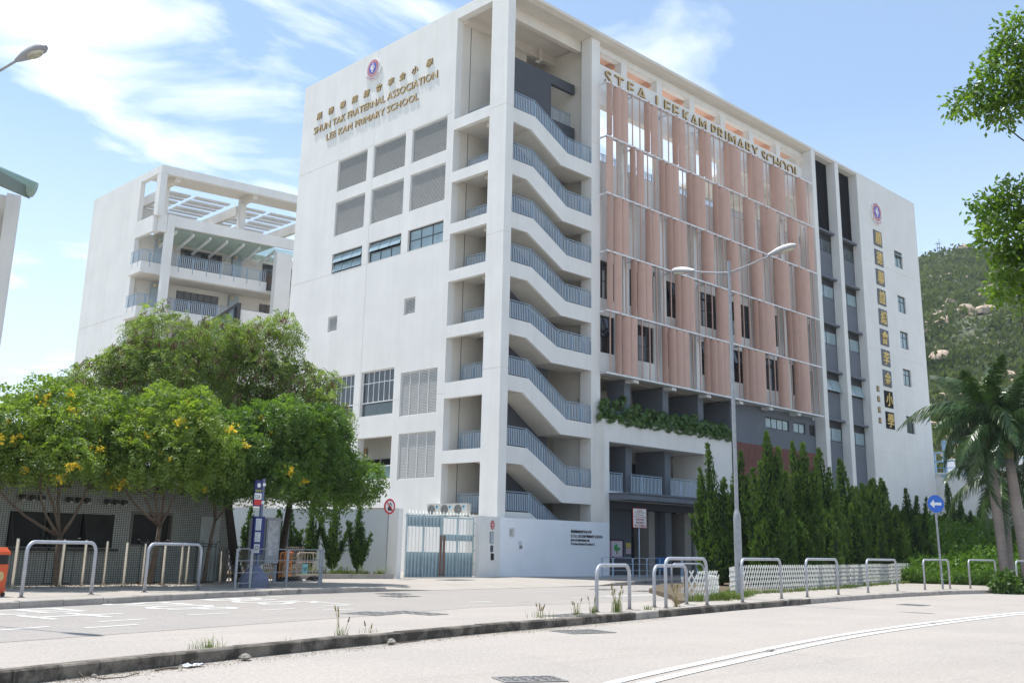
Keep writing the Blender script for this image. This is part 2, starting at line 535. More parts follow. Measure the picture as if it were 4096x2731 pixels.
MB().box(-900, 1500, -900, 1500, -1.2, -0.03).build('ground', mat('rough_grass_ground', (0.10, 0.12, 0.05), 0.95, 0.3, 0.3), kind='structure')
MB().add([(-150, -150, 0), (250, -150, 0), (250, 32.4, 0), (-150, 32.4, 0)], [(0, 1, 2, 3)]).build('road', ROADM, kind='structure')
bay = [(-40, 3.5), (5.73, 16.2), (13.5, 18.3), (18.5, 19.85), (27.4, 20.3), (31, 24.2), (36, 27.5), (47, 28.6), (120, 29.5), (120, 32.3), (-40, 32.3)]
MB().add([(x, y, 0.004) for x, y in bay], [tuple(range(len(bay)))]).build('bus_bay_road', BAYM, kind='structure')

NEAR = [(-30, -2), (-8, 6.3), (0, 9.9), (4.1, 11.48), (5.4, 11.95), (6.94, 12.42), (9.3, 13.02), (11.2, 13.45), (13.55, 13.97), (15.0, 14.2),
        (16.9, 14.55), (20.0, 15.15), (24.3, 16.0), (28.1, 16.65), (33.0, 17.5), (38.8, 18.25), (44.6, 18.62), (50.6, 18.3), (60, 17.0), (80, 12.5), (120, 0)]
MEDB = [(-30, -1.75), (-8, 6.52), (0, 10.12), (4.1, 11.75), (6.94, 12.68), (10.4, 13.62), (13.4, 14.5), (17.4, 15.42), (19.5, 15.85), (22, 16.35), (23.9, 17.3)]
FENCELINE = [(24.6, 17.75), (25.2, 17.7), (26.5, 18.0), (28.9, 18.9), (31.5, 20.2), (34.2, 20.6), (36.3, 21.15), (40.9, 21.9), (43.9, 22.8), (47.4, 23.8), (50, 24.2), (54, 25.2), (58, 26.2), (70, 29), (120, 34)]
BEDB = [(120, 34.5), (70, 31), (58, 29.6), (47, 28.5), (36, 27.2), (31, 24.0), (27.5, 20.4), (24.9, 18.3)]
poly = NEAR + [(120, 30)] + FENCELINE[::-1][1:] + MEDB[::-1]
MB().prism([(x, y) for x, y in poly], -0.02, KZ).build('near_footpath', PAVE, kind='structure')
bed = FENCELINE + BEDB
MB().prism(bed, -0.02, KZ + 0.01).build('planting_bed', SOIL, kind='structure')

FARK = [(-30, 8.5), (-6, 17.6), (4, 21.6), (8.1, 23.35), (9.3, 23.75), (10.55, 24.2), (11.8, 24.75), (13.0, 25.2), (14.2, 25.72), (16.55, 26.55), (18.9, 27.2), (20.7, 27.5),
        (24, 27.85), (27.8, 28.3), (31, 28.75), (33.9, 29.0), (35.6, 29.1), (37.7, 29.8), (40, 30.6), (42.7, 31.1), (50, 31.6), (62, 32.2), (120, 33)]
FZ = [KZ] * 11 + [0.11, 0.012, 0.012, 0.012, 0.03, KZ, KZ, KZ, KZ, KZ, KZ, KZ]
mb = MB()
n = len(FARK)
inner = [(x - 0.25, y + 1.1) for x, y in FARK]
mb.add([(x, y, z) for (x, y), z in zip(FARK, FZ)] + [(x, y, KZ) for x, y in inner] + [(x, y, -0.02) for x, y in FARK],
       [(i, i + 1, i + 1 + n, i + n) for i in range(n - 1)] + [(i, i + 2 * n, i + 1 + 2 * n, i + 1) for i in range(n - 1)])
back = inner + [(150, 120), (-60, 120)]
mb.add([(x, y, KZ) for x, y in back], [tuple(range(len(back)))])
mb.build('far_pavement', PAVE, kind='structure')

def resample(path, step):
    pts = [Vector((x, y, 0)) for x, y in path]
    out = [pts[0]]; acc = 0.0
    for a, b in zip(pts, pts[1:]):
        d = (b - a).length
        while acc + d >= step:
            t_ = (step - acc) / d
            a = a + (b - a) * t_; d = (b - a).length; acc = 0.0; out.append(a.copy())
        acc += d
    return out
def smooth_path(p, k=2):
    for _ in range(k):
        q = [p[0]]
        for a, b in zip(p, p[1:]):
            q += [(a[0] * .75 + b[0] * .25, a[1] * .75 + b[1] * .25), (a[0] * .25 + b[0] * .75, a[1] * .25 + b[1] * .75)]
        p = q + [p[-1]]
    return p
kstone = MB()
_pf = [(-0.09, -0.02), (-0.09, 0.135), (-0.07, 0.155), (0.07, 0.155), (0.09, 0.14), (0.09, -0.02)]
kstone.add([(0.0, y, z) for y, z in _pf] + [(1.0, y, z) for y, z in _pf], [tuple(range(6)), tuple(range(11, 5, -1))] + [(i, i + 6, (i + 1) % 6 + 6, (i + 1) % 6) for i in range(6)])
def kerb(path, name, step, m, x0, x1, skip=None, pale=()):
    root = link(name, None, kind='structure')
    me = kstone.mesh('kerb_stone', m)
    me2 = kstone.mesh('kerb_stone', KERBF)
    pts = resample(path, step)
    rr = random.Random(5)
    for i, (a, b) in enumerate(zip(pts, pts[1:])):
        if a.x < x0 or a.x > x1 or (skip and skip[0] < a.x < skip[1]): continue
        o = link('kerb_stone', me2 if i in pale else me, root)
        d = b - a
        o.location = (a.x, a.y + 0.09, rr.uniform(-0.006, 0.006)); o.rotation_euler = (rr.uniform(-.012, .012), rr.uniform(-.006, .006), math.atan2(d.y, d.x) + rr.uniform(-.006, .006))
        o.scale = (d.length - 0.016, 1.1, 1)
    return root
kerb(NEAR, 'near_kerb', 1.15, KERB, 1.5, 29, pale=(45,))
kerb([p for p in NEAR if p[0] > 27], 'far_near_kerb', 1.15, KERBF, 28, 75)
kerb(FARK, 'far_kerb', 1.15, KERBF, -3, 50, skip=(21.2, 34.3))

def line(name, pts, w, z=0.009, m=WPAINT, label=None, closed=False):
    mb = MB(); P = [Vector((x, y, z)) for x, y in pts]
    vs = []
    for i, p in enumerate(P):
        d = (P[min(i + 1, len(P) - 1)] - P[max(i - 1, 0)]).normalized()
        nrm = Vector((-d.y, d.x, 0)) * w / 2
        vs += [p + nrm, p - nrm]
    mb.add(vs, [(2 * i, 2 * i + 1, 2 * i + 3, 2 * i + 2) for i in range(len(P) - 1)])
    return mb.build(name, m, kind='structure')
C1 = smooth_path([(-25, -8), (-5, 2.2), (2, 5.35), (6, 6.95), (9.6, 8.05), (10.9, 8.4), (13.7, 9.05), (16.6, 9.72), (20.2, 10.4), (26.5, 11.15), (32.6, 11.6), (40, 11.75), (50, 11.4), (62, 10.2), (90, 4)])
C2 = []
for i, p in enumerate(C1):
    a = Vector(C1[max(i - 1, 0)]); b = Vector(C1[min(i + 1, len(C1) - 1)]); d = (b - a).normalized(); C2.append((p[0] + d.y * 0.31, p[1] - d.x * 0.31))
line('centre_line', C1, 0.16); line('centre_line', C2, 0.16)
for a, b, w in [((8.49, 19.25), (9.58, 19.57), .1), ((7.72, 18.04), (8.85, 18.39), .1), ((6.41, 18.22), (7.35, 18.60), .1), ((3.9, 17.3), (5.0, 17.7), .1), ((10.77, 20.21), (11.87, 20.42), .1),
                ((12.94, 20.93), (13.99, 21.18), .1), ((14.2, 20.37), (15.2, 20.5), .1), ((16.15, 23.66), (16.02, 21.84), .1), ((16.02, 21.84), (15.0, 21.65), .1),
                ((16.54, 27.1), (16.45, 25.52), .1), ((19.99, 21.70), (20.87, 21.76), .1), ((24.79, 22.23), (25.52, 22.34), .1), ((26.58, 22.76), (31.4, 23.12), .15), ((26.7, 22.45), (31.0, 22.75), .15),
                ((33.5, 28.2), (36.5, 27.6), .12), ((36.5, 27.6), (35.4, 28.7), .12)]:
    line('lane_marking', [a, b], w)
def road_text(name, s, o, w, h, ang=R(11.5), **kw):
    up = (math.cos(ang), math.sin(ang), 0); rt = (math.sin(ang), -math.cos(ang), 0)
    co, fs = text_arrays(s, w, h, 0.0, **kw)
    pts = place(co, (o[0], o[1], 0.009), rt, up, (0, 0, 1))
    keep = [f for f in fs if True]
    mb = MB(); mb.v = [tuple(p) for p in pts]; mb.f = keep; mb.mi = [0] * len(keep)
    # drop faces that collapsed to nothing or lie underneath
    good = []
    for f in keep:
        a = Vector(mb.v[f[0]]); nn = Vector()
        for i in range(1, len(f) - 1): nn += (Vector(mb.v[f[i]]) - a).cross(Vector(mb.v[f[i + 1]]) - a)
        if nn.z > 1e-7: good.append(f)
    mb.f = good; mb.mi = [0] * len(good)
    return mb.build(name, WPAINT, kind='structure')
road_text('bus_stop_marking', 'STOP', (10.62, 24.25), 2.95, 1.85)
road_text('bus_stop_marking', 'BUS', (13.72, 25.25), 2.65, 1.85)
road_text('bus_stop_marking', '巴士', (7.35, 22.9), 2.9, 2.1, offset=0.0)

# manhole covers
COVER = mat('cast_iron_cover', (0.16, 0.155, 0.15), 0.7, 0.25, 12, wear=((0.26, 0.24, 0.21), 5, 0.55))
def cover(label, c, w, l, rz, z, nx=6, ny=6, rnd=0):
    t_ = thing('manhole_cover', label, 'manhole cover', (c[0], c[1], z), rz, 'iron manhole covers set in the road and pavement')
    f = MB()
    f.box(-w / 2, w / 2, -l / 2, l / 2, 0.0, 0.006); f.build('plate', COVER, t_)
    g = MB(); rr = random.Random(int(c[0] * 10))
    for i in range(nx):
        for j in range(ny):
            x = -w / 2 + (i + .5) * w / nx; y = -l / 2 + (j + .5) * l / ny
            a = R(45) if (i + j) % 2 else R(-45)
            dx, dy = math.cos(a) * w / nx * .36, math.sin(a) * l / ny * .36
            g.obox((x, y, 0.011), (dx, dy, 0), (-dy * .35, dx * .35, 0), (0, 0, 0.004))
    g.box(-w / 2, w / 2, -l / 2, -l / 2 + .03, 0.006, 0.014); g.box(-w / 2, w / 2, l / 2 - .03, l / 2, 0.006, 0.014)
    g.box(-w / 2, -w / 2 + .03, -l / 2 + .031, l / 2 - .031, 0.006, 0.014); g.box(w / 2 - .03, w / 2, -l / 2 + .031, l / 2 - .031, 0.006, 0.014)
    g.build('raised_pattern', mat('worn_iron', (0.30, 0.29, 0.275), 0.55, 0.2, 9, metal=0.4), t_)
    return t_
cover('square patterned iron cover, left of the pair in the beige road beyond the kerb', (14.55, 19.0), 1.05, 0.95, R(20), 0.0)
cover('long patterned iron cover, right of the pair in the beige road beyond the kerb', (15.62, 18.7), 0.62, 1.35, R(8), 0.0, 4, 8)
cover('narrow iron cover let into the strip just behind the broken near kerb', (16.8, 15.1), 1.5, 0.45, R(12), KZ, 9, 3)
cover('worn iron cover in the near carriageway right below the broken near kerb', (15.1, 13.25), 1.0, 0.75, R(-12), 0.0)
cover('iron cover closest to the viewer, cut by the bottom edge of the view', (9.15, 8.85), 0.78, 0.5, R(-25), 0.0)
cover('small iron cover in the grey road, the one nearer the dropped kerb', (20.9, 26.2), 0.9, 0.7, R(10), 0.005)
cover('small iron cover in the grey road, the one farther from the dropped kerb', (20.1, 24.9), 1.0, 0.8, R(10), 0.005)
cover('wide iron cover in the pavement before the school gate', (29.2, 32.6), 1.5, 0.9, R(10), KZ)
cover('dark iron cover in the shaded pavement before the white address wall', (37.5, 30.9), 1.3, 0.7, R(5), KZ)
cover('iron cover in the road under the nearest bare hoop rail, left of two', (31.3, 26.4), 0.9, 0.7, R(5), 0.005)
cover('iron cover in the road under the nearest bare hoop rail, right of two', (31.9, 24.9), 0.9, 0.7, R(5), 0.005)
cover('small iron cover in the far right of the beige road beyond the double white line', (33.1, 15.1), 0.8, 0.8, R(5), 0.0)

# ================================================================ THE SCHOOL (local: x along the street front, y into the block, z up)
OX, OY = 34.98, 36.19
school = thing('school_building', 'large off-white eight-storey school with a corner stair tower, pink fins and gold lettering', 'building', (OX, OY, 0))
S = school
EPS = 0.003
# ---- left flank wall (plane x = 0), u = y
holes = []   # (u0,u1,v0,v1,depth)   depth None = through
for u0, u1 in ((4.77, 7.86), (8.46, 11.56), (12.20, 15.27)):
    holes += [(u0, u1, 23.0, 25.1, None), (u0, u1, 20.05, 22.28, None), (u0, u1, 17.66, 18.92, None)]
for u0, u1 in ((6.93, 7.90), (14.33, 15.27)):
    holes.append((u0, u1, 13.95, 14.91, None))
holes += [(4.80, 7.90, 8.27, 10.70, None), (8.50, 11.54, 8.53, 11.11, None), (12.20, 15.10, 8.53, 11.11, None),
          (4.76, 7.84, 4.88, 7.34, None), (8.45, 11.55, 5.0, 7.30, None), (12.20, 15.30, 5.0, 7.30, None),
          (8.45, 11.50, 0.6, 3.42, None), (12.2, 15.3, 0.6, 3.42, None)]
us = [4.19, 19.77, 11.615, 11.645]; vs = [0.0, 31.56]
for z in (25.17, 17.63, 9.25): vs += [z - 0.014, z + 0.014]
for h in holes: us += h[:2]; vs += h[2:4]
def dflank(u, v):
    for h in holes:
        if h[0] < u < h[1] and h[2] < v < h[3]: return None
    if 11.61 < u < 11.65 and v > 3.4: return 0.02
    for z in (25.17, 17.63, 9.25):
        if z - 0.015 < v < z + 0.015: return 0.02
    return 0.0
mb = MB(); mb.cells(lambda u, v, d: (d, u, v), us, vs, dflank, 0.45)
mb.build('flank_wall', WALL, S)
# rest of the block behind the flank, far side and roof
blk = MB(); blk.box(0.45, 12, 19.4, 19.77, 0, 31.56); blk.box(7.9, 49.95, 12.0, 12.4, 0, 24.2); blk.box(0.45, 9, 4.19, 19.4, 31.2, 31.4)
blk.build('rear_wall', WALL, S)
fl = MB()
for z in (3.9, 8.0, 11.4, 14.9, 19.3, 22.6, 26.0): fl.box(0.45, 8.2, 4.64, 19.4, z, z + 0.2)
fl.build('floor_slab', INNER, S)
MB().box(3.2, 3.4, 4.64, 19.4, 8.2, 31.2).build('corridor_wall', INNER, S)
# ---- louvre panels and windows in the flank
def slats(mb, P, u0, u1, v0, v1, pitch, d0, d1):
    n = int((v1 - v0) / pitch)
    for i in range(n):
        v = v0 + (i + 0.5) * (v1 - v0) / n
        a, b, c, e = P(u0, v + pitch * .34, d1), P(u1, v + pitch * .34, d1), P(u1, v - pitch * .56, d0), P(u0, v - pitch * .56, d0)
        mb.add([a, b, c, e, tuple(Vector(a) - Vector((0, 0, .012))), tuple(Vector(b) - Vector((0, 0, .012))), tuple(Vector(c) - Vector((0, 0, .012))), tuple(Vector(e) - Vector((0, 0, .012)))],
               [(0, 1, 2, 3), (7, 6, 5, 4), (3, 2, 6, 7), (0, 4, 5, 1)])
PL = lambda u, v, d: (d, u, v)
def frame(mb, P, u0, u1, v0, v1, w, d0, d1):
    for a, b, c, e in ((u0, u1, v0, v0 + w), (u0, u1, v1 - w, v1), (u0, u0 + w, v0 + w, v1 - w), (u1 - w, u1, v0 + w, v1 - w)):
        pbox(mb, P, a, b, c, e, d0, d1)
def pbox(mb, P, u0, u1, v0, v1, d0, d1, m=0):
    vs_ = [P(u, v, d) for d in (d0, d1) for u, v in ((u0, v0), (u1, v0), (u1, v1), (u0, v1))]
    mb.add(vs_, [(0, 1, 2, 3), (7, 6, 5, 4), (0, 4, 5, 1), (1, 5, 6, 2), (2, 6, 7, 3), (3, 7, 4, 0)], m)
def louvre(P, u0, u1, v0, v1, pitch=0.075, mull=(), d=0.06, parent=S, m=LOUV, name='louvre_panel'):
    g = 0.012
    f = MB(); frame(f, P, u0 + g, u1 - g, v0 + g, v1 - g, 0.05, d, d + 0.12)
    for u in mull: pbox(f, P, u - .025, u + .025, v0 + .062, v1 - .062, d - .01, d + .12)
    o = f.build(name, m, parent)
    sl = MB(); slats(sl, P, u0 + .062, u1 - .062, v0 + .062, v1 - .062, pitch, d + .01, d + .07)
    sl.build('slats', m, o)
    bk = MB(); pbox(bk, P, u0 + .03, u1 - .03, v0 + .03, v1 - .03, d + .13, d + .16); bk.build('backing', BLACK, o)
    return o
for u0, u1 in ((4.77, 7.86), (8.46, 11.56), (12.20, 15.27)):
    louvre(PL, u0, u1, 23.0, 25.1); louvre(PL, u0, u1, 20.05, 22.28)
louvre(PL, 6.93, 7.90, 13.95, 14.91, 0.07); louvre(PL, 14.33, 15.27, 13.95, 14.91, 0.07)
louvre(PL, 4.80, 7.90, 8.27, 10.70, 0.08, (5.57, 6.35, 7.12)); louvre(PL, 4.76, 7.84, 4.88, 7.34, 0.08, (5.53, 6.3, 7.07))
def window(P, u0, u1, v0, v1, cols, rows, d=0.14, fm=DFRAME, gm=GLASSB, w=0.05, tilt=None, vsplit=None, parent=S, name='window'):
    g = 0.004
    f = MB(); frame(f, P, u0 + g, u1 - g, v0 + g, v1 - g, w, d, d + 0.08)
    uu = [u0 + w + (u1 - u0 - 2 * w) * i / cols for i in range(cols + 1)]
    vv = vsplit if vsplit else [v0 + w + (v1 - v0 - 2 * w) * i / rows for i in range(rows + 1)]
    for u in uu[1:-1]: pbox(f, P, u - w * .4, u + w * .4, v0 + w + g, v1 - w - g, d + .004, d + .07)
    for v in vv[1:-1]: pbox(f, P, u0 + w + g, u1 - w - g, v - w * .4, v + w * .4, d + .002, d + .072)
    o = f.build(name, fm, parent)
    for i in range(cols):
        for j in range(len(vv) - 1):
            p = MB()
            a, b, c, e = uu[i] + w * .4 + g, uu[i + 1] - w * .4 - g, vv[j] + w * .4 + g, vv[j + 1] - w * .4 - g
            if tilt and (i, j) in tilt:
                k = tilt[(i, j)]
                q = [P(a, c, d - k), P(b, c, d - k), P(b, e, d + .02), P(a, e, d + .02)]
                q2 = [P(a, c, d - k + .02), P(b, c, d - k + .02), P(b, e, d + .04), P(a, e, d + .04)]
                p.add(q + q2, [(0, 1, 2, 3), (7, 6, 5, 4), (0, 4, 5, 1), (1, 5, 6, 2), (2, 6, 7, 3), (3, 7, 4, 0)])
            else:
                pbox(p, P, a, b, c, e, d + .03, d + .04)
            p.build('pane', gm, o)
    return o
tl = {(0, 1): .22, (1, 1): .22, (2, 1): .22}
window(PL, 4.77, 7.86, 17.66, 18.92, 3, 2)
window(PL, 8.46, 11.56, 17.66, 18.92, 3, 2, tilt={(0, 1): .2, (1, 1): .2, (2, 1): .2})
window(PL, 12.20, 15.27, 17.66, 18.92, 3, 2, tilt={(0, 1): .2, (1, 1): .2, (2, 1): .2, (0, 0): .16, (1, 0): .16, (2, 0): .16})
for u0, u1 in ((8.50, 11.54), (12.20, 15.10)):
    window(PL, u0, u1, 9.27, 11.11, 6, 2, gm=GLASSD, fm=WMETAL, w=.055, vsplit=[9.33, 10.42, 11.05])
    p = MB(); pbox(p, PL, u0 + .01, u1 - .01, 8.54, 9.22, .2, .22); p.build('glass_balustrade', GLASS, S)
for u0, u1 in ((8.45, 11.55), (12.20, 15.30)):
    p = MB(); pbox(p, PL, u0 + .01, u1 - .01, 5.02, 5.66, .1, .12); p.build('glass_balustrade', GLASSC, S)
    p = MB(); pbox(p, PL, u0 + .01, u1 - .01, 5.665, 5.72, .07, .15); p.build('handrail', WMETAL, S)
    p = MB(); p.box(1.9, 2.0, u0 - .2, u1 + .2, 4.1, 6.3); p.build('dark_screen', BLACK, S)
    p = MB(); p.box(1.88, 1.895, u0 + 1.0, u0 + 1.5, 6.55, 7.0); p.box(1.88, 1.895, u0 + 1.75, u0 + 2.25, 6.55, 7.0); p.build('notice_panel', mat('wood_panel', (0.40, 0.27, 0.14), 0.7), S)
    p = MB(); pbox(p, PL, u0 + .01, u1 - .01, 3.15, 3.41, .06, .3); p.build('shutter_box', mat('bronze_shutter', (0.33, 0.24, 0.17), .5), S)
    p = MB(); p.box(.5, .55, u0 - .2, u1 + .2, .2, 3.1); p.build('roller_shutter', CREAM, S)
MB().box(2.0, 2.1, 8.0, 15.8, 4.1, 7.9).build('inner_wall', CREAM, S)
# ---- corner column and tower
Y1 = 0.45   # plane of the stair balustrades and second column
cc = MB(); cz = [0.0, 10.2, 17.3, 24.4, 31.56]
for a, b in zip(cz, cz[1:]):
    cc.box(0, 0.55, 0, 1.29, a + (0.014 if a else 0), b - (0.014 if b < 31 else 0))
    cc.box(0.02, 0.53, 0.02, 1.27, b - 0.02, b + 0.02) if b < 31 else None
cc.build('corner_column', WALL, S)
def SX(p):  # outline measured on the street plane, carried back to the plane of the stair front
    x, z = p; return ((OX + x) * (OY + Y1) / OY - OX, (z - 1.5) * (OY + Y1) / OY + 1.5)
c2 = MB(); zz = [0, 7.1, 14.65, 24.6, 31.36]
for a, b in zip(zz, zz[1:]):
    c2.box(7.42, 8.18, Y1, 1.25, a + (.014 if a else 0), b - .014)
    c2.box(7.44, 8.16, Y1 + .02, 1.23, b - .02, b + .02) if b < 31 else None
c2.build('second_column', WALL, S)
# left opening beams (plane x=0) and landings
LB = [(24.66, 24.03), (21.53, 20.93), (18.53, 17.97), (15.89, 15.27), (12.85, 12.2), (9.80, 8.96), (6.26, 5.59)]
bm = MB()
for i, (a, b) in enumerate(LB): MB().box(0, 0.30, 1.29 + EPS, 4.19 - EPS, b, a).build('landing_beam', WALL, S)
bm.box(0, 0.45, 1.29 + EPS, 4.19 - EPS, 30.9, 31.56)
bm.build('roof_beam', WALL, S); MB().box(0, .3, 1.29 + EPS, 4.19 - EPS, .14, 2.9).build('low_wall', WALL, S)
FL = [  # (top outline, bottom outline) of each street-side flight
 ([(0.55, 24.3), (2.19, 24.3), (4.85, 22.95), (6.9, 22.93)], [(.55, 23.5), (1.93, 23.45), (4.3, 22.1), (6.9, 22.06)]),
 ([(0.55, 21.38), (2.11, 21.36), (4.8, 19.80), (6.9, 19.76)], [(.55, 20.54), (1.65, 20.52), (4.46, 18.9), (6.9, 18.87)]),
 ([(0.55, 18.46), (2.17, 18.46), (4.83, 17.02), (6.9, 17.0)], [(.55, 17.6), (1.75, 17.6), (4.55, 16.13), (6.9, 16.12)]),
 ([(0.55, 15.8), (2.12, 15.77), (4.78, 14.43), (6.9, 14.42)], [(.55, 14.99), (1.82, 14.98), (4.41, 13.58), (6.9, 13.58)]),
 ([(0.55, 12.81), (2.11, 12.77), (4.15, 11.83), (6.9, 11.79)], [(.55, 11.97), (1.81, 11.95), (3.72, 10.93), (6.9, 10.93)]),
 ([(0.55, 9.9), (2.02, 9.86), (4.9, 8.08), (6.9, 8.04)], [(.55, 9.1), (1.62, 9.1), (4.46, 7.26), (6.9, 7.26)]),
 ([(0.55, 6.38), (2.01, 6.34), (4.91, 4.68), (6.9, 4.64)], [(.55, 5.51), (1.68, 5.5), (4.61, 3.78), (6.9, 3.78)]),
 ([(0.55, 3.18), (2.28, 3.18), (6.0, 1.0), (6.9, 1.0)], [(.55, 2.4), (1.8, 2.4), (5.6, .2), (6.9, .2)])]
SOFF = mat('stair_soffit_render', (0.62, 0.59, 0.53), 0.85, 0.05, 1.0)
def railing(pts, h=1.0, parent=S, posts=(), drop=0.45, bal=0.125, out=(0, -1, 0), name='railing', end_pad=0.0, flat=0.03):
    """metal balustrade along a 3D polyline of its foot; posts = distances along it in plan"""
    P = [Vector(p) for p in pts]
    seg = []; tot = 0
    for a, b in zip(P, P[1:]):
        l = math.hypot(b.x - a.x, b.y - a.y); seg.append((tot, l, a, b)); tot += l
    def at(s):
        for t0, l, a, b in seg:
            if s <= t0 + l + 1e-6: return a.lerp(b, max(0, min(1, (s - t0) / l))), (b - a)
        return P[-1].copy(), (P[-1] - P[-2])
    up = Vector((0, 0, 1)); o_ = Vector(out)
    mb = MB()
    for zz_, t_ in ((h, .022), (h - .10, .014), (.08, .014)):
        for t0, l, a, b in seg:
            d = (b - a); dh = Vector((d.x, d.y, 0)).normalized()
            c = (a + b) / 2 + up * zz_
            mb.obox(c, d / 2 + dh * 0.0, o_ * t_ * .9, up * t_ * .8)
    if not posts: 
        n = max(1, round(tot / 1.05)); posts = [tot * (i + .5) / n for i in range(n)] if n > 1 else [tot * .5]
    for s in posts:
        p, d = at(s)
        dh = Vector((d.x, d.y, 0)).normalized()
        mb.obox(p + up * (h / 2), dh * .022, o_ * .02, up * (h / 2))
        if drop: mb.obox(p + up * ((.75 - drop) / 2) + o_ * .045 + dh * .06, dh * flat, o_ * .012, up * ((.75 + drop) / 2))
    r_ = mb.build(name, BLUEM, parent)
    bb = MB(); n = int(tot / bal)
    for i in range(n):
        p, d = at((i + .5) * tot / n); dh = Vector((d.x, d.y, 0)).normalized()
        a0, a1 = p + up * .09, p + up * (h - .11)
        w = dh * .026; t_ = o_ * .008
        bb.obox((a0 + a1) / 2, w, t_, (a1 - a0) / 2)
    bb.build('balusters', BALM, r_)
    return r_
for i, (top, bot) in enumerate(FL):
    T_ = [SX(p) for p in top]; B_ = [SX(p) for p in bot]
    for q in (T_, B_): q[0] = (0.55 + EPS, q[0][1]); q[-1] = (7.42 - EPS, q[-1][1])
    MB().xz(T_ + B_[::-1], Y1, Y1 + .16).build('stair_parapet', WALL, S)
    inner_top = [(x, z - .18) for x, z in T_]
    MB().xz(inner_top + [(x, z + EPS) for x, z in B_[::-1]], Y1 + .16, 2.1).build('stair_flight', SOFF, S)
    s0 = T_[0][0]
    xs_ = [T_[0][0] + .35, T_[1][0] - .05, T_[1][0] + 1.05, T_[1][0] + 2.1, T_[2][0] + .15, T_[2][0] + 1.15, T_[3][0] - .06]
    if i == 4: xs_ = [T_[0][0] + .35, T_[1][0] - .05, T_[1][0] + 1.05, T_[2][0] + .15, T_[2][0] + 1.15, T_[2][0] + 2.1, T_[3][0] - .06]
    railing([(x, Y1 + .06, z) for x, z in T_], 0.98, posts=[x - s0 for x in xs_], drop=.42, out=(0, -1, 0), name='stair_railing')
    zL, zR = inner_top[0][1], inner_top[-1][1]
    if i < 8:
        ls = MB(); ls.box(0.30, 2.1, 1.3, 4.19, zL - .3, zL); ls.build('landing_slab', SOFF, S)
        rs = MB(); rs.box(5.0, 8.18, 2.1 + EPS, 6.5, zR - .3, zR); rs.build('floor_slab', SOFF, S)
    up_z = (SX(FL[i - 1][0][-1])[1] - .18) if i > 0 else zL + 1.5
    if i > 0: MB().xz([(2.1, zL), (5.0, up_z), (5.0, up_z - .3), (2.1, zL - .3)], 2.36, 4.18).build('stair_flight', SOFF, S)
    # side railing on the mid landing seen from the lane
    if i < 7: railing([(1.02, 1.32, zL + .02), (1.02, 4.0, zL + .02)], 1.0, drop=0.0 if i < 5 else .5, out=(-1, 0, 0), posts=[.7, 1.7, 2.6])
railing([(1.02, 1.32, 3.1), (1.02, 4.0, 3.1)], 1.0, drop=0, out=(-1, 0, 0), posts=[.7, 1.7, 2.6])
sp = MB()
sp.box(2.1, 5.68, 2.105, 2.34, 0, 28.75); sp.box(5.68, 7.75, 2.1, 2.34, 28.17, 28.75); sp.box(5.68, 7.75, 2.1, 2.34, 24.0, 25.95)
sp.build('spine_wall', DGREY, S)
railing([(5.75, 2.4, 25.95), (7.7, 2.4, 25.95)], .98, drop=0, posts=[.05, 1.0, 1.9])
tw = MB()
tw.box(.45, 5.68, 4.19, 4.5, 0, 31.2); tw.box(5.68, 8.18, 6.5, 6.7, 0, 31.2); tw.box(5.4, 5.68, 4.5, 6.5, 0, 31.2)
tw.box(7.9, 8.18, 1.25, 6.5, 0, 31.2)
tw.build('stair_hall_wall', CREAM, S)
jl = MB(); jl.box(1.06, 1.09, 4.175, 4.19, 0, 30.9); jl.build('expansion_joint', DGREY, S)
DOORM = mat('beige_door', (0.50, 0.44, 0.35), .6, .05, 3)
for i in range(2, 7):
    zR = SX(FL[i][0][-1])[1] - .18
    d_ = MB(); d_.box(6.1, 7.3, 6.44, 6.5, zR, zR + 2.05); o = d_.build('lobby_door', DOORM, S)
    g_ = MB(); g_.box(6.35, 6.45, 6.43, 6.438, zR + 1.1, zR + 1.7); g_.box(6.95, 7.05, 6.43, 6.438, zR + 1.1, zR + 1.7); g_.build('vision_panel', GLASSD, o)
FLS = mat('floor_sign_print', (0.10, 0.10, 0.22), .6)
for i, s_ in ((4, '3'), (5, '2'), (6, '1')):
    zR = SX(FL[i][0][-1])[1]
    x0 = 7.885
    r_ = lettering('floor_number', s_, (x0, 1.9, zR + 1.25), (0, -1, 0), ZU, (-1, 0, 0), .16, .3, .006, [FLS], S)
    lettering('floor_number', '/F', (x0, 1.7, zR + 1.25), (0, -1, 0), ZU, (-1, 0, 0), .12, .13, .006, [FLS], S)
    lettering('floor_number', '樓層', (x0, 1.9, zR + 1.05), (0, -1, 0), ZU, (-1, 0, 0), .4, .14, .006, [FLS], S)
LGLOBE = mat('opal_lamp_globe', (0.62, 0.52, 0.33), .4)
for x, y, z in ((3.2, 3.4, 30.98), (6.8, 6.38, 26.9)):
    g_ = MB(); g_.lathe([(.02, -.16), (.12, -.13), (.18, -.05), (.18, 0)], 12, 0, (x, y, z)); g_.build('ceiling_lamp', LGLOBE, S, smooth=True)
pp = MB(); pp.tube([(6.3, 3.6, 31.2), (6.3, 3.6, 30.4), (6.1, 3.6, 30.2), (5.9, 3.6, 30.2)], .07); pp.tube([(7.2, 5.9, 4.2), (7.2, 5.9, 30)], .06); pp.build('drain_pipe', CREAM, S)
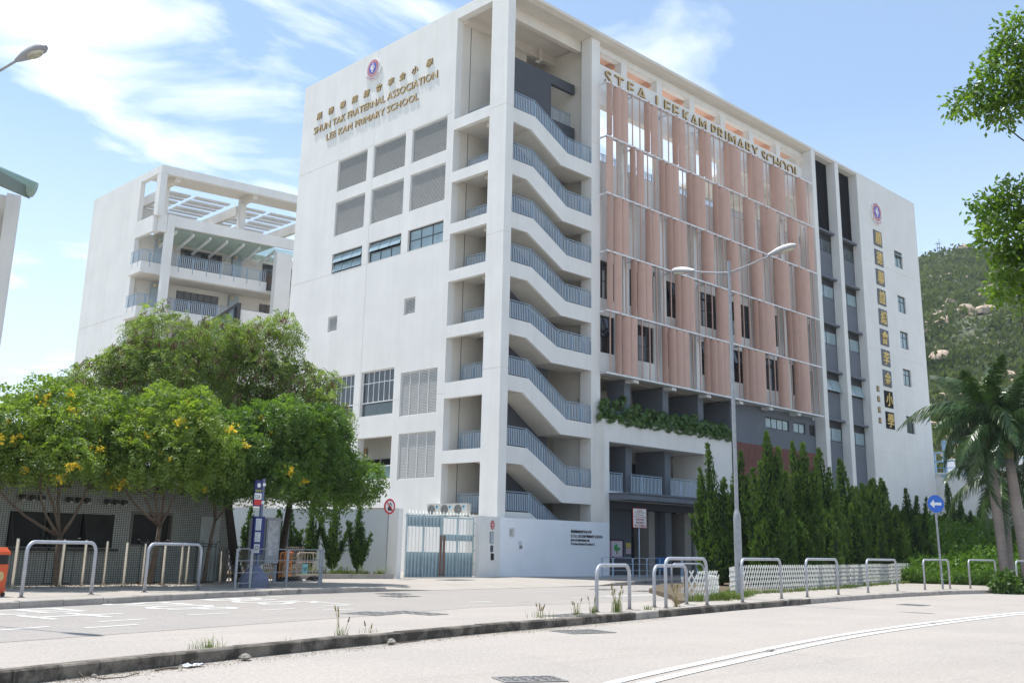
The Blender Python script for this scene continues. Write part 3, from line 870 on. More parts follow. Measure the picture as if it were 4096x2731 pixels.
# ---- roof over tower and street front
rf = MB()
rf.xz([(0.553, 31.38), (32.33, 31.38), (32.33, 31.56), (0.553, 31.56)], 0, 0.30)
rf.add([(.46, .3, 31.55), (32.33, .3, 31.55), (32.33, 5.2, 31.55), (.46, 5.2, 31.55), (.46, .3, 31.25), (32.33, .3, 31.25), (32.33, 5.2, 31.25), (.46, 5.2, 31.25), (.56, 0, 31.38), (32.33, 0, 31.38)],
       [(0, 1, 2, 3), (4, 7, 6, 5), (3, 2, 6, 7), (0, 3, 7, 4), (8, 4, 5, 9)])
rf.build('roof_slab', CREAM, S)
fe = MB(); fe.box(32.33, 39.53, 0, .15, 31.38, 31.56); fe.box(32.33, 50.1, .15, 12.4, 31.30, 31.50); fe.build('roof_edge', WALL, S)
rb = MB(); rb.box(.56, 7.42, 1.3, 1.6, 30.55, 31.25); rb.box(0.46, 8.18, 4.19 - .3, 4.19, 30.7, 31.25); rb.build('roof_beam', CREAM, S)

# ---- street front between the second column and the pier: gantry wall with lettering
COLX = [10.62 + 3.6 * k for k in range(6)] 
YP = 0.80
gw = MB()
oph = [(8.19, 10.62)] + [(c + .57, c + 3.6) for c in COLX[:-1]] + [(COLX[-1] + .57, 32.32)]
us = [8.19, 32.32]; 
for a, b in oph: us += [a, b]
joints = [14.8, 25.65]
for j in joints: us += [j - .012, j + .012]
def dg(u, v):
    if 30.05 < v < 30.87:
        for a, b in oph:
            if a < u < b: return None
    for j in joints:
        if abs(u - j) < .013: return .02
    return 0
gw.cells(lambda u, v, d: (u, YP + d, v), us, [27.42, 30.05, 30.87, 31.25], dg, .5)
gw.build('lettering_wall', WALL, S)
pc = MB(); pc.box(8.19, 32.32, YP + .5 + EPS, 5.2, 31.15, 31.24); pc.box(8.19, 32.32, 4.6, 5.19, 30.3, 31.14)
for c in COLX: pc.box(c + .1, c + .47, YP + .5 + EPS, 4.6 - EPS, 30.7, 31.14)
pc.build('gallery_ceiling', PEACH, S)
for c in COLX:
    q = MB(); q.box(c, c + .57, YP + .002, YP + .45, 23.5, 27.42 - EPS); q.build('gallery_column', WALL, S)
    q = MB(); q.box(c, c + .57, YP - .06, YP + .5, 11.05, 23.49); q.build('facade_column', WALL, S)
# parapets and solid walls by storey
pw = MB()
oph2 = [(8.19, 10.62)] + [(c + .57, c + 3.6) for c in COLX[:-1]] + [(COLX[-1] + .57, 32.32)]
for k, (a, b) in enumerate(oph2):
    pw.box(a + EPS, b - EPS, 1.18, 1.38, 21.2, 24.02)
    pw.box(a + EPS, b - EPS, 1.2, 1.4, 17.9, 21.2 - EPS)
pw.box(8.19, 32.32, 1.41, 3.4, 21.0, 21.3); pw.box(8.19, 32.32, 1.41, 12, 23.3, 23.5)
pw.build('facade_wall', WALL, S)
for k, (a, b) in enumerate(oph2):
    railing([(a + .02, 1.28, 24.02), (b - .02, 1.28, 24.02)], .55, drop=0, posts=[.03, (b - a) / 2, b - a - .07], bal=.14, name='roof_railing')
bk = MB(); bk.box(14.2, 17.0, 9.2, 9.4, 23.5, 27.2); bk.box(20.5, 26.0, 9.2, 9.4, 23.5, 26.4); bk.build('stair_bulkhead', CREAM, S)
rc = MB()
for x in (11.2, 18.4, 25.6): rc.box(x, x + .5, 10.5, 11.0, 23.5, 28.4)
rc.box(8.2, 32.3, 10.5, 11.0, 28.4, 28.9); rc.build('roof_frame', CREAM, S)
# window storeys: wall with openings
wz = [(12.43, 14.62), (15.62, 18.2)]
wins = []
for k, (a, b) in enumerate(oph2):
    w0, w1 = a + .10, b - .12
    if k == 0: w0, w1 = 8.3, 10.4
    wins.append((w0, w1))
us = [8.19, 32.32]; vs = [10.98, 17.9]
for a, b in wins: us += [a, b]
for a, b in wz: vs += [a, b]
def dw(u, v):
    for a, b in wins:
        if a < u < b:
            for c, e in wz:
                if c < v < e: return None
    return 0
fw = MB(); fw.cells(lambda u, v, d: (u, 1.2 + d, v), us, vs, dw, .3); fw.build('window_wall', WALL, S)
PF = lambda u, v, d: (u, 1.2 + d, v)
rr = random.Random(3)
for a, b in wins:
    for c, e in wz:
        til = {(1, 1): .18, (2, 1): .18} if rr.random() < .35 else None
        window(PF, a, b, c, e, 4 if b - a > 1.8 else 3, 2, d=.1, gm=GLASSD, vsplit=[c + .05, c + (e - c) * .42, e - .05], tilt=til)
CURT = mat('white_curtain', (0.45, 0.46, 0.48), .9)
for a, b in wins:
    for c, e in wz:
        cb = MB(); 
        x = a + .2
        while x < b - .4:
            w_ = rr.uniform(.12, .3); cb.box(x, x + w_, 1.75, 1.77, c + .1, e - rr.uniform(.2, .9)); x += w_ + rr.uniform(.25, .7)
        cb.build('curtain', CURT, S)
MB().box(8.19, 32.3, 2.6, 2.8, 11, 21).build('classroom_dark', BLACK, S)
# ---- fins
rows = [(28.46, 25.03, "BBBRRBBRRBBRRBBRRBBBRBBBRBBBRRBBR"), (25.03, 21.49, "BRRBBRRBBBRBBBRBBBRRBBRBBBRRBBRRB"), (21.49, 18.02, "BBBRRBBRBBBRRBBRRBBRRBBRRBBBRBBBR"),
        (18.02, 14.52, "BBRBBBRRRBBBRRRBBRBRRBBBBRRBBBBRR"), (14.52, 10.98, "RBBBRRRBBBBRRBBBBRRBBBBRRBBRBBBRR")]
def fin_mesh(h):
    mb = MB(); n = 10; w = .25; t_ = .04
    ring = [(w * math.cos(2 * math.pi * i / n), t_ * math.sin(2 * math.pi * i / n)) for i in range(n)]
    vs = [(x, y, 0) for x, y in ring] + [(x, y, h) for x, y in ring]
    mb.add(vs, [tuple(range(n - 1, -1, -1)), tuple(range(n, 2 * n))] + [(i, (i + 1) % n, (i + 1) % n + n, i + n) for i in range(n)])
    return mb.mesh('sun_shade_fin', FIN, False)
scr = S
for zt, zb, pat in rows:
    h = zt - zb - .10
    me = fin_mesh(h)
    i = 0
    while i < 33:
        if pat[i] == 'R':
            o = link('sun_shade_fin', me, scr, (8.45 + .72 * i, -.05, zb + .06), R(38.5 - 8.5 * i / 32)); i += 1; continue
        j = i
        while j < 33 and pat[j] == 'B': j += 1
        n = j - i
        angs = {1: [150], 2: [84, 152], 3: [82, 128, 168], 4: [80, 108, 140, 170]}.get(n, [90] * n)
        if i == 0 and n == 1: angs = [165]
        for k in range(n): link('sun_shade_fin', me, scr, (8.45 + .72 * (i + k), -.05, zb + .06), R(angs[k]))
        i = j
for zt in [r_[0] for r_ in rows] + [10.98]:
    low = zt < 11
    f = MB()
    f.box(8.13, 32.03, -.12, -.04, zt - .04, zt + .06)
    f.box(8.13, 32.03, -.04 + EPS, .16 if not low else .62, zt - .01, zt + .02)
    for x in [8.13] + [c + .2 for c in COLX] + [31.9]:
        f.box(x, x + .1, .16 if not low else .62, YP - .07, zt - .06, zt + .03)
        f.box(x - .06, x + .16, YP - .10, YP - .065, zt - .2, zt + .12)
    if low:
        for x in [c + .1 for c in COLX]: f.box(x, x + .45, .1, YP - .065, zt - .22, zt - .02)
    f.build('fin_frame', WMETAL, S)
# ---- bays between piers to the right
pm = MB(); zs = [0, 8.6, 16.5, 24.4, 31.37]
for x0, x1 in ((32.33, 32.88), (35.93, 36.5)):
    for a, b in zip(zs, zs[1:]):
        pm.box(x0, x1, 0, 1.3, a + (.014 if a else 0), b - .014)
        if b < 31: pm.box(x0 + .02, x1 - .02, .02, 1.28, b - .02, b + .02)
pm.build('pier', WALL, S)
YB = .66
for x0, x1 in ((32.88, 35.93), (36.5, 39.53)):
    a, b = x0 + EPS, x1 - EPS
    louvre(lambda u, v, d: (u, YB + d, v), a, b, 25.62, 31.28, .12, parent=S, m=mat('black_louvre_metal', (0.018, 0.018, 0.02), .5), name='black_louvre')
    lz = [25.5, 21.85, 18.25, 14.65, 11.05]
    for k, z in enumerate(lz):
        q = MB(); q.box(a, b, .3, YB + .1, z - .1, z + .05); q.build('window_ledge', MGREY, S)
        q = MB(); q.box(a, b, YB, YB + .12, z - .52, z - .1 - EPS); q.build('transom_panel', mat('black_louvre_metal', (0.018, 0.018, 0.02)), S)
        window(lambda u, v, d: (u, YB - .02 + d, v), a, b, z - 1.55, z - .52 - EPS, 2, 1, d=.02, gm=GLASSB if k else GLASS, tilt={(0, 0): .3, (1, 0): .3} if (k == 3) else None)
        q = MB(); q.box(a, b, YB - .01, YB + .15, (lz[k + 1] + .05 if k < 4 else 3.9), z - 1.55 - EPS); q.build('spandrel', MGREY, S)
    q = MB(); q.box(a, b, 1.3, 1.5, 0, 31.3); q.build('bay_back', CREAM, S)
# ---- sign wall at the far right
wr = [(24.89, 26.33), (21.03, 22.46), (18.0, 19.44), (14.91, 16.3), (11.07, 12.45)]
us = [39.53, 50.1, 45.45, 46.93]; vs = [0, 31.57]
for a, b in wr: vs += [a, b]
for z in (24.4, 17.1, 9.22): vs += [z - .014, z + .014]
def dr(u, v):
    if 45.45 < u < 46.93:
        for a, b in wr:
            if a < v < b: return None
    for z in (24.4, 17.1, 9.22):
        if abs(v - z) < .015: return .02
    return 0
q = MB(); q.cells(lambda u, v, d: (u, d, v), us, vs, dr, .3); q.build('sign_wall', WALL, S)
q = MB(); q.box(39.53, 39.8, .3, 12, 0, 31.3); q.box(49.8, 50.1, .3, 12.4, 0, 31.3); q.build('side_wall', WALL, S)
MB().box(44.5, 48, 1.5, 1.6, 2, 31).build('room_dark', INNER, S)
for k, (a, b) in enumerate(wr):
    window(lambda u, v, d: (u, d, v), 45.45, 46.93, a, b, 2, 2, d=.12, gm=GLASSB if k < 4 else GLASS, w=.07, vsplit=[a + .07, a + (b - a) * .66, b - .07], tilt={(0, 1): .25, (1, 1): .25} if k == 0 else None)
# ---- lower street front
dp = MB()
for c in COLX[:4]:
    q = MB(); q.box(c, c + .57, YP - .08, 2.0 if c < 11 else 3.0, 8.0, 10.95); q.build('dark_pillar', MGREY, S)
q = MB(); q.box(8.19, 21.4, .7, 3.6, 10.99, 11.2); q.box(8.19, 21.4, 4.5, 4.7, 9.9, 10.98); q.build('terrace_ceiling', CREAM, S)
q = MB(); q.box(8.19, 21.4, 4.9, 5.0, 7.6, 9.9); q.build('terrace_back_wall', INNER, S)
window(lambda u, v, d: (u, 4.7 + d, v), 9.0, 21.0, 8.3, 9.85, 12, 2, gm=GLASSD)
q = MB(); q.box(8.19, 21.4, .3, 5, 7.5, 7.75); q.build('terrace_floor', INNER, S)
railing([(8.3, .55, 7.9), (20.0, .55, 7.9)], 1.25, drop=0, bal=.13, name='terrace_railing')
# grey wall with small windows
gz_ = [(25.7, 28.73, 9.66, 10.42), (29.32, 30.9, 9.66, 10.42), (31.46, 32.25, 9.66, 10.42)]
us = [21.4, 32.32]; vs = [0, 10.98]
for g in gz_: us += g[:2]; vs += g[2:]
q = MB(); q.cells(lambda u, v, d: (u, YP + d, v), us, vs, lambda u, v: None if any(g[0] < u < g[1] and g[2] < v < g[3] for g in gz_) else 0, .3)
q.build('slate_wall', MGREY, S)
for n_, g in zip((4, 2, 1), gz_): window(lambda u, v, d: (u, YP + d, v), *g, n_, 1, d=.05, gm=GLASSB if n_ > 1 else GLASSD, w=.06, fm=DFRAME)
RL = mat('red_brown_screen', (0.24, 0.10, 0.085), .6, .08, 2)
q = MB(); x = 21.6
while x < 32.95:
    q.box(x, x + .07, .52, .60, 4.6, 8.38); x += .145
q.box(21.5, 32.98, .605, .66, 4.6, 8.35)
q.build('red_louvre_screen', RL, S)
# portal box
YT = -.14
us = [7.83, 20.1, 8.23, 17.7]; vs = [.0, 8.42, 4.56, 7.2]
q = MB()
q.cells(lambda u, v, d: (u, YT + d, v), us + [9.0, 19.1], vs + [4.1], lambda u, v: None if (8.23 < u < 17.7 and 4.56 < v < 7.2) or (8.23 < u < 19.1 and v < 4.1) else 0, .45)
q.box(7.83, 8.1, YT + .45 + EPS, 3.6, .0, 8.2); q.box(19.8, 20.1, YT + .45 + EPS, 3.6, .0, 8.2)
q.box(17.7 + EPS, 17.95, YT + .45 + EPS, 2.6, 4.56, 7.9)
q.build('portal', WALL, S)
q = MB(); q.box(8.1 + EPS, 19.8 - EPS, .32, 3.6, 7.2, 7.45); q.box(8.1 + EPS, 19.8 - EPS, .32, 3.6, 4.1, 4.5); q.build('portal_slab', CREAM, S)
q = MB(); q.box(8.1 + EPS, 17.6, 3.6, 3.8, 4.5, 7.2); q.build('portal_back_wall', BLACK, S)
q = MB(); q.box(8.11, 17.6, 3.3, 3.55, 6.6, 7.19); q.build('back_beam', CREAM, S)
for c, dd in ((8.3, 2.4), (10.69, 2.4), (14.33, 2.9)):
    q = MB(); q.box(c, c + (.3 if c < 9 else .57), YP - .08, dd, 4.51, 7.19); q.build('dark_pillar', DGREY if c < 9 else MGREY, S)
railing([(8.3, .35, 4.52), (9.95, .35, 4.52)], 1.08, drop=0, posts=[.5, 1.6]); railing([(10.7, .35, 4.52), (13.5, .35, 4.52)], 1.08, drop=0, posts=[.03, 1.0, 1.95, 2.78]); railing([(14.35, .35, 4.52), (17.0, .35, 4.52)], 1.08, drop=0, posts=[.03, 1.0, 1.9, 2.62])
q = MB(); q.tube([(12.2, 2.9, 7.19), (12.2, 2.9, 6.75)], .03, 6); q.tube([(11.3, 2.9, 6.75), (13.6, 2.9, 6.7)], .03, 6); q.build('ceiling_pipe', WMETAL, S)
# canopy
q = MB()
for a, b in ((8.23, 10.75), (10.765, 13.2), (13.215, 15.3), (15.315, 17.6), (17.615, 20.4)):
    q.box(a, b, -1.52, -1.48, 4.09, 4.33)
q.box(8.23, 20.4, -1.47, YT - EPS, 4.11, 4.38); q.box(8.18, 20.45, -1.56, YT - EPS, 4.385, 4.47); q.box(8.2, 8.225, -1.5, YT - EPS, 4.09, 4.33)
q.build('canopy', MGREY, S)
# entrance
q = MB()
q.box(8.3, 17.45, .42, .75, 3.68, 4.08); q.build('entrance_beam', DGREY, S)
q = MB(); q.box(8.3, 11.26, .80, 1.0, .14, 3.67); q.build('entrance_wall', DGREY, S)
for a, b in ((12.84, 13.39), (16.29, 16.93)): MB().box(a, b, .80, 1.9, .14, 3.67).build('pale_pier', mat('warm_grey_stone', (0.30, 0.28, 0.255), .7, .06, 1.5), S)
q = MB(); q.box(13.5, 14.33, 1.2, 2.9, .14, 3.67); q.box(16.95, 17.25, 1.2, 1.5, .14, 3.67); q.build('dark_fin_wall', DGREY, S)
q = MB(); q.box(14.34, 14.92, .74, 1.4, .14, 3.67); q.build('entrance_pillar', MGREY, S)
for a, b in ((11.28, 12.83), (14.93, 16.28)):
    o = window(lambda u, v, d: (u, 1.7 + d, v), a, b, .16, 3.66, 2, 2, gm=GLASSD, vsplit=[.2, 2.3, 3.6], name='glass_door')
    q = MB(); q.tube([(a + .35, 1.6, .9), (a + .35, 1.55, 1.0), (a + .35, 1.55, 1.5), (a + .35, 1.6, 1.6)], .02, 6); q.build('door_handle', STAIN, o)
    q = MB(); q.box(a + .05, a + .3, 1.66, 1.67, 1.98, 2.08); q.box(a + .4, a + .65, 1.66, 1.67, 1.98, 2.08); q.build('door_sticker', WMETAL, o)
PGREY = mat('pale_grey_wall', (0.36, 0.36, 0.365), .8, .05, 1)
q = MB(); q.box(17.3, 19.1, .80, 1.0, .14, 4.08); q.build('plaque_wall', PGREY, S)
PLQ = mat('black_bronze_plaque', (0.03, 0.025, 0.02), .4, .3, 20)
for cx, zz_ in ((17.75, (1.75, 2.11, 2.47, 2.83)), (18.42, (1.39, 1.75, 2.11, 2.47, 2.83, 3.16))):
    for z in zz_:
        o = MB().box(cx - .14, cx + .14, .775, .797, z - .14, z + .14).build('plaque', PLQ, S)
        MB().box(cx - .06, cx + .06, .768, .773, z - .06, z + .06).build('plaque_relief', mat('dull_bronze', (0.16, 0.12, 0.06), .5, .5, 40), o)
MB().box(8.3, 19.7, 3.9, 4.0, .14, 4.08).build('entrance_shade_sheet', BLACK, S)  # dark sheet added behind the doors, interior shade put into its colour
# poster board and notices
o = MB().box(8.6, 10.53, .765, .797, 1.05, 2.05).build('poster_board', BLACK, S)
PINKP = mat('pink_paper', (0.62, 0.42, 0.55), .8, .03)
MB().box(9.45, 10.42, .757, .762, 1.12, 1.98).build('poster', PINKP, o)
MB().box(8.65, 9.38, .757, .762, 1.12, 1.98).build('poster', PINKP, o)
MB().box(9.53, 10.35, .750, .755, 1.2, 1.9).build('poster_sheet', mat('white_paper', (0.6, 0.6, 0.62), .8, .02), o)
tr = MB(); rr = random.Random(8)
for _ in range(9):
    x, z = 9.93 + rr.uniform(-.18, .18), 1.62 + rr.uniform(-.12, .12); r_ = rr.uniform(.07, .12)
    tr.add([(x + r_ * math.cos(t), .745 - _ * .0004, z + r_ * math.sin(t)) for t in [2 * math.pi * k / 9 for k in range(9)]], [tuple(range(9))])
tr.build('printed_tree_crown', mat('printed_green', (0.08, 0.35, 0.12), .8), o)
tr = MB(); tr.add([(9.87, .743, 1.28), (9.99, .743, 1.28), (9.95, .743, 1.56), (9.9, .743, 1.56)], [(0, 1, 2, 3)]); tr.build('printed_tree_trunk', mat('printed_brown', (0.2, 0.11, 0.05), .8), o)
MB().box(10.77, 11.17, .775, .797, 1.62, 1.88).build('yellow_notice', mat('yellow_paper', (0.62, 0.50, 0.12), .8, .04), S)
MB().box(10.77, 11.17, .775, .797, 1.3, 1.59).build('pink_notice', mat('pale_pink_paper', (0.62, 0.45, 0.52), .8, .04), S)
for z0, z1 in ((1.66, 1.84), (1.34, 1.55)):
    q = MB(); z = z0
    while z < z1: q.box(10.82, 11.12 - rr.uniform(0, .08), .770, .773, z, z + .008); z += .03
    q.build('notice_print', mat('print_ink', (0.1, 0.08, 0.1), .8), S)
# intercom boxes by the entrance, right
q = MB(); q.box(19.25, 19.5, YT - .04, YT - EPS, 1.9, 2.15); q.box(19.3, 19.45, YT - .07, YT - EPS, 1.55, 1.66); q.box(19.3, 19.48, YT - .06, YT - EPS, 1.28, 1.48); q.box(19.34, 19.47, YT - .08, YT - EPS, 1.0, 1.18)
q.build('intercom_panel', mat('grey_box_metal', (0.3, 0.3, 0.3), .4, metal=.5), S)

# ---- lettering on the walls
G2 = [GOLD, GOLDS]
YL = (0, -1, 0); XO = (-1, 0, 0)
LN = [('SHUN TAK FRATERNAL ASSOCIATION', 18.31, 5.76, 27.74, .48), ('LEE KAM PRIMARY SCHOOL', 16.77, 7.41, 26.90, .44)]
for s_, u0, u1, z, h in LN:
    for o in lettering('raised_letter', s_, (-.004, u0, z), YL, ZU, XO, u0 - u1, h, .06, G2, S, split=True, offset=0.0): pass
chs = '順德聯誼總會李金小學'
cu = [17.76, 16.45, 15.15, 13.85, 12.62, 11.33, 10.15, 9.03, 7.88, 6.53]
for ch, u in zip(chs, cu):
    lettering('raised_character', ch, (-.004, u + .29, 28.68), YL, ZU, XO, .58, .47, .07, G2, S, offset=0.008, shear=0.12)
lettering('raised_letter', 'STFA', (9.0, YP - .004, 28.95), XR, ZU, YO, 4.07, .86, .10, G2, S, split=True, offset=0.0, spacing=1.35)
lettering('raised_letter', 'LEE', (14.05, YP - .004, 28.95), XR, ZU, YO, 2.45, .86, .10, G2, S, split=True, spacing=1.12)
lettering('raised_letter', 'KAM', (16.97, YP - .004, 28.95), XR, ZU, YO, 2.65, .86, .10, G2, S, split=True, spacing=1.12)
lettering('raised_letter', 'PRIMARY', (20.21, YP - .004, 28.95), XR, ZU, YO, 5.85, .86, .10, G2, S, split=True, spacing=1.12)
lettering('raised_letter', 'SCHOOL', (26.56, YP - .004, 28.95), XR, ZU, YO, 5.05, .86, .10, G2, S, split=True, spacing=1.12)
GOLDF = mat('bright_gilded_character', (0.72, 0.50, 0.15), .4, .08, 6, metal=.25)
z0 = 27.26
for i, ch in enumerate(chs):
    zt = z0 - i * (27.26 - 12.42) / 9
    o = MB().box(41.80, 43.22, -.05, -.003, zt - 1.31, zt).build('sign_panel', MGREY if i < 8 else BLACK, S)
    lettering('character', ch, (41.98, -.052, zt - 1.2), XR, ZU, YO, 1.05, 1.08, .05, [GOLDF], o, offset=0.012, shear=0.1)
for i, ch in enumerate('梁 昇 題 印'.split()):
    zt = [14.28, 13.48, 12.64, 11.82][i]
    o = MB().box(40.6, 41.02, -.03, -.003, zt - .44, zt).build('small_sign_panel', DGREY, S)
    lettering('character', ch, (40.66, -.032, zt - .40), XR, ZU, YO, .3, .35, .02, [GOLDF], o)
# address lettering on the white wall is added with that wall
# ---- school crest (disc, ring, shield and ribbon)
CRED = mat('crest_red', (0.55, 0.12, 0.14), .5, .04); CBLUE = mat('crest_blue', (0.10, 0.14, 0.50), .5, .04); CWHITE = mat('crest_white', (0.74, 0.72, 0.74), .5, .04)
def crest(parent, O, right, out, r):
    O = Vector(O); rt = Vector(right); up = Vector((0, 0, 1)); ou = Vector(out)
    def P(x, y, d): return tuple(O + rt * x * r + up * y * r + ou * d)
    def disc(name, rad, d0, d1, m, n=32, par=None):
        mb = MB(); vs = [P(rad * math.cos(2 * math.pi * i / n), rad * math.sin(2 * math.pi * i / n), d) for d in (d0, d1) for i in range(n)]
        mb.add(vs, [tuple(range(n, 2 * n))] + [(i, (i + 1) % n, (i + 1) % n + n, i + n) for i in range(n)]); return mb.build(name, m, par)
    def outline(name, pts, d0, d1, m, par):
        n = len(pts); mb = MB(); mb.add([P(x, y, d) for d in (d0, d1) for x, y in pts], [tuple(range(n, 2 * n))] + [(i, (i + 1) % n, (i + 1) % n + n, i + n) for i in range(n)]); return mb.build(name, m, par)
    o = disc('crest', 1.0, .003, .10, CWHITE, par=parent)
    a0, a1 = R(205), R(335); k = 14
    rib = [(1.36 * math.cos(a0 + (a1 - a0) * i / k), 1.36 * math.sin(a0 + (a1 - a0) * i / k)) for i in range(k + 1)] + [(1.42, -.25), (1.30, -.42), (1.05, -.20)] + \
          [(1.03 * math.cos(a1 - (a1 - a0) * i / k), 1.03 * math.sin(a1 - (a1 - a0) * i / k)) for i in range(k + 1)] + [(-1.05, -.20), (-1.30, -.42), (-1.42, -.25)]
    outline('ribbon', rib, .003, .085, CWHITE, o)
    disc('red_ring', .94, .101, .108, CRED, par=o)
    disc('blue_field', .62, .109, .114, CBLUE, par=o)
    vase = [(-.1, -.5), (.1, -.5), (.16, -.2), (.36, -.05), (.3, .2), (.12, .25), (.14, .5), (-.02, .56), (-.06, .3), (-.14, .3), (-.2, .36), (-.36, .16), (-.34, -.08), (-.16, -.22)]
    outline('emblem_shape', vase, .115, .13, CWHITE, o)
    mb = MB()
    for x, y in ((.12, .14), (.2, -.02), (-.02, -.3)): mb.add([P(x - .06, y - .05, .134), P(x + .06, y - .05, .134), P(x + .06, y + .05, .134), P(x - .06, y + .05, .134)], [(0, 1, 2, 3)])
    mb.build('emblem_letters', CRED, o)
    def ring_text(s_, rad, c, span, size, m, flip):
        mb = MB(); n = len(s_)
        for i, ch in enumerate(s_):
            if ch == ' ': continue
            a = c + span * ((i + .5) / n - .5) * (1 if flip else -1)
            co, fs = text_arrays(ch, size * .75, size, .004)
            co[:, 0] -= size * .375; co[:, 1] -= size * .5
            th = a - math.pi / 2 + (math.pi if flip else 0)
            x = rad * math.cos(a) + co[:, 0] * math.cos(th) - co[:, 1] * math.sin(th); y = rad * math.sin(a) + co[:, 0] * math.sin(th) + co[:, 1] * math.cos(th)
            mb.add([P(x[j], y[j], .112 + co[j, 2] if rad < 1 else .088 + co[j, 2]) for j in range(len(co))], fs)
        mb.build('ring_lettering', m, o)
    ring_text(chs[::-1][::-1], .78, R(90), R(200), .2, CWHITE, False)
    ring_text('SHUN TAK FRATERNAL ASSOCIATION', .78, R(270), R(170), .13, CWHITE, True)
    ring_text('LEE KAM PRIMARY SCHOOL', 1.19, R(270), R(105), .15, CRED, True)
    return o
crest(S, (0, 12.02, 30.42), YL, XO, .60)
crest(S, (42.55, 0, 28.86), XR, YO, .80)

# ================================================================ STREET FURNITURE AND WALLS
# ---- white address wall right of the corner and the short wall with gate hinges on its left
W_BLUE = mat('fresh_white_wall_paint', (0.80, 0.83, 0.87), .8, .05, .7, .06, 60, streak=.06)
aw = thing('address_wall', 'low white wall with black address lettering in front of the stair tower', 'wall', (OX, OY, 0))
us = [0.0, 8.2, .68, 1.07]; vs = [.10, 2.88, 1.98, 2.39]
q = MB(); q.cells(lambda u, v, d: (u, -.16 + d, v), us, vs, lambda u, v: None if .68 < u < 1.07 and 1.98 < v < 2.39 else 0, .15); q.build('wall', W_BLUE, aw)
louvre(lambda u, v, d: (u, -.16 + d, v), .68, 1.07, 1.98, 2.39, .055, d=.02, parent=aw, name='vent')
INK = mat('black_raised_letter', (0.02, 0.02, 0.022), .5)
for s_, x0, x1, z, h, off in (('順德聯誼總會李金小學', 5.13, 6.74, 2.28, .16, .012), ('S.T.F.A. LEE KAM PRIMARY SCHOOL', 5.13, 7.64, 2.06, .15, .02), ('新界屯門掃管笏路23號', 5.13, 6.57, 1.86, .13, .012), ('23 So Kwun Wat Road Tuen Mun N. T.', 5.13, 7.04, 1.68, .125, .015)):
    lettering('address_lettering', s_, (x0, -.163, z), XR, ZU, YO, x1 - x0, h, .012, [INK], aw, offset=off)
ic = thing('wall_intercom', 'small grey intercom box with a paper notice on the white address wall', 'intercom', (OX + 1.45, OY - .163, 1.5))
MB().box(-.05, .12, -.05, 0, -.05, .1).build('box', mat('grey_box_metal', (0.3, 0.3, 0.3)), ic)
MB().box(-.13, .12, -.006, 0, .12, .3).build('notice', mat('white_paper', (0.6, 0.6, 0.62)), ic)

lw = thing('gate_pier_wall', 'short off-white wall between the slatted gate and the corner of the school', 'wall', (0, 0, 0))
def seg_wall(a, b, t_, z0, z1, name, m, par, off=0):
    a = Vector((a[0], a[1], 0)); b = Vector((b[0], b[1], 0)); d = (b - a); nrm = Vector((-d.y, d.x, 0)).normalized()
    c = (a + b) / 2 + nrm * (t_ / 2 + off)
    return MB().obox((c.x, c.y, (z0 + z1) / 2), d / 2, nrm * t_ / 2, (0, 0, (z1 - z0) / 2)).build(name, m, par)
seg_wall((33.0, 35.25), (34.975, 35.95), .22, .1, 2.88, 'wall', WALL, lw)
_d = (Vector((34.975, 35.95, 0)) - Vector((33.0, 35.25, 0))).normalized(); _n = Vector((_d.y, -_d.x, 0))
def onwall(s, z, o=.004): p = Vector((33.0, 35.25, 0)) + _d * s + _n * o; return Vector((p.x, p.y, z))
# no-smoking style round notice, frame, keypad, latch
rs = thing('round_notice', 'red oval no-entry style notice on the short wall beside the gate', 'sign', onwall(1.25, 2.5))
ang_w = math.atan2(_d.y, _d.x); rs.rotation_euler = (0, 0, ang_w)
def disc_xz(r, y0, y1, n=28, cx=0, cz=0, sx=1.0):
    m_ = MB(); vs = [(cx + sx * r * math.cos(2 * math.pi * i / n), y, cz + r * math.sin(2 * math.pi * i / n)) for y in (y0, y1) for i in range(n)]
    return m_.add(vs, [tuple(range(n, 2 * n)), tuple(range(n - 1, -1, -1))] + [(i, (i + 1) % n, (i + 1) % n + n, i + n) for i in range(n)])
SRED = mat('sign_red', (0.55, 0.03, 0.035), .45, .03); SWH = mat('sign_white', (0.70, 0.70, 0.70), .45, .03); SBLUE = mat('sign_blue', (0.02, 0.12, 0.50), .4, .03); SBLK = mat('sign_black', (0.015, 0.015, 0.015), .5)
disc_xz(.25, 0, -.015).build('rim', SWH, rs); disc_xz(.215, -.016, -.02).build('red_disc', SRED, rs)
m_ = MB(); m_.box(-.12, .12, -.024, -.021, -.02, .035); m_.box(-.12, .12, -.024, -.021, -.08, -.065); m_.build('printed_shape', SWH, rs)
lettering('printed_words', '大廈禁區', (-.13, -.021, .08), XR, ZU, YO, .26, .07, .003, [SWH], rs); lettering('printed_words', 'WARNING', (-.11, -.021, -.15), XR, ZU, YO, .22, .05, .003, [SWH], rs)
nb = thing('notice_frame', 'white framed rules notice below the red round notice by the gate', 'notice', onwall(1.22, 1.92)); nb.rotation_euler = (0, 0, ang_w)
MB().box(-.19, .19, -.02, 0, -.26, .26).build('frame', DFRAME, nb); MB().box(-.17, .17, -.024, -.021, -.24, .24).build('sheet', mat('pale_blue_paper', (0.5, 0.55, 0.58), .6, .03), nb)
q = MB(); rr = random.Random(2)
for i in range(11): q.box(-.14, .14 - rr.uniform(0, .12), -.027, -.025, .2 - i * .037, .208 - i * .037)
q.build('print', mat('faint_ink', (0.25, 0.28, 0.3)), nb)
kp = thing('gate_keypad', 'dark keypad and black handset mounted on the short wall by the gate', 'keypad', onwall(1.22, 1.28)); kp.rotation_euler = (0, 0, ang_w)
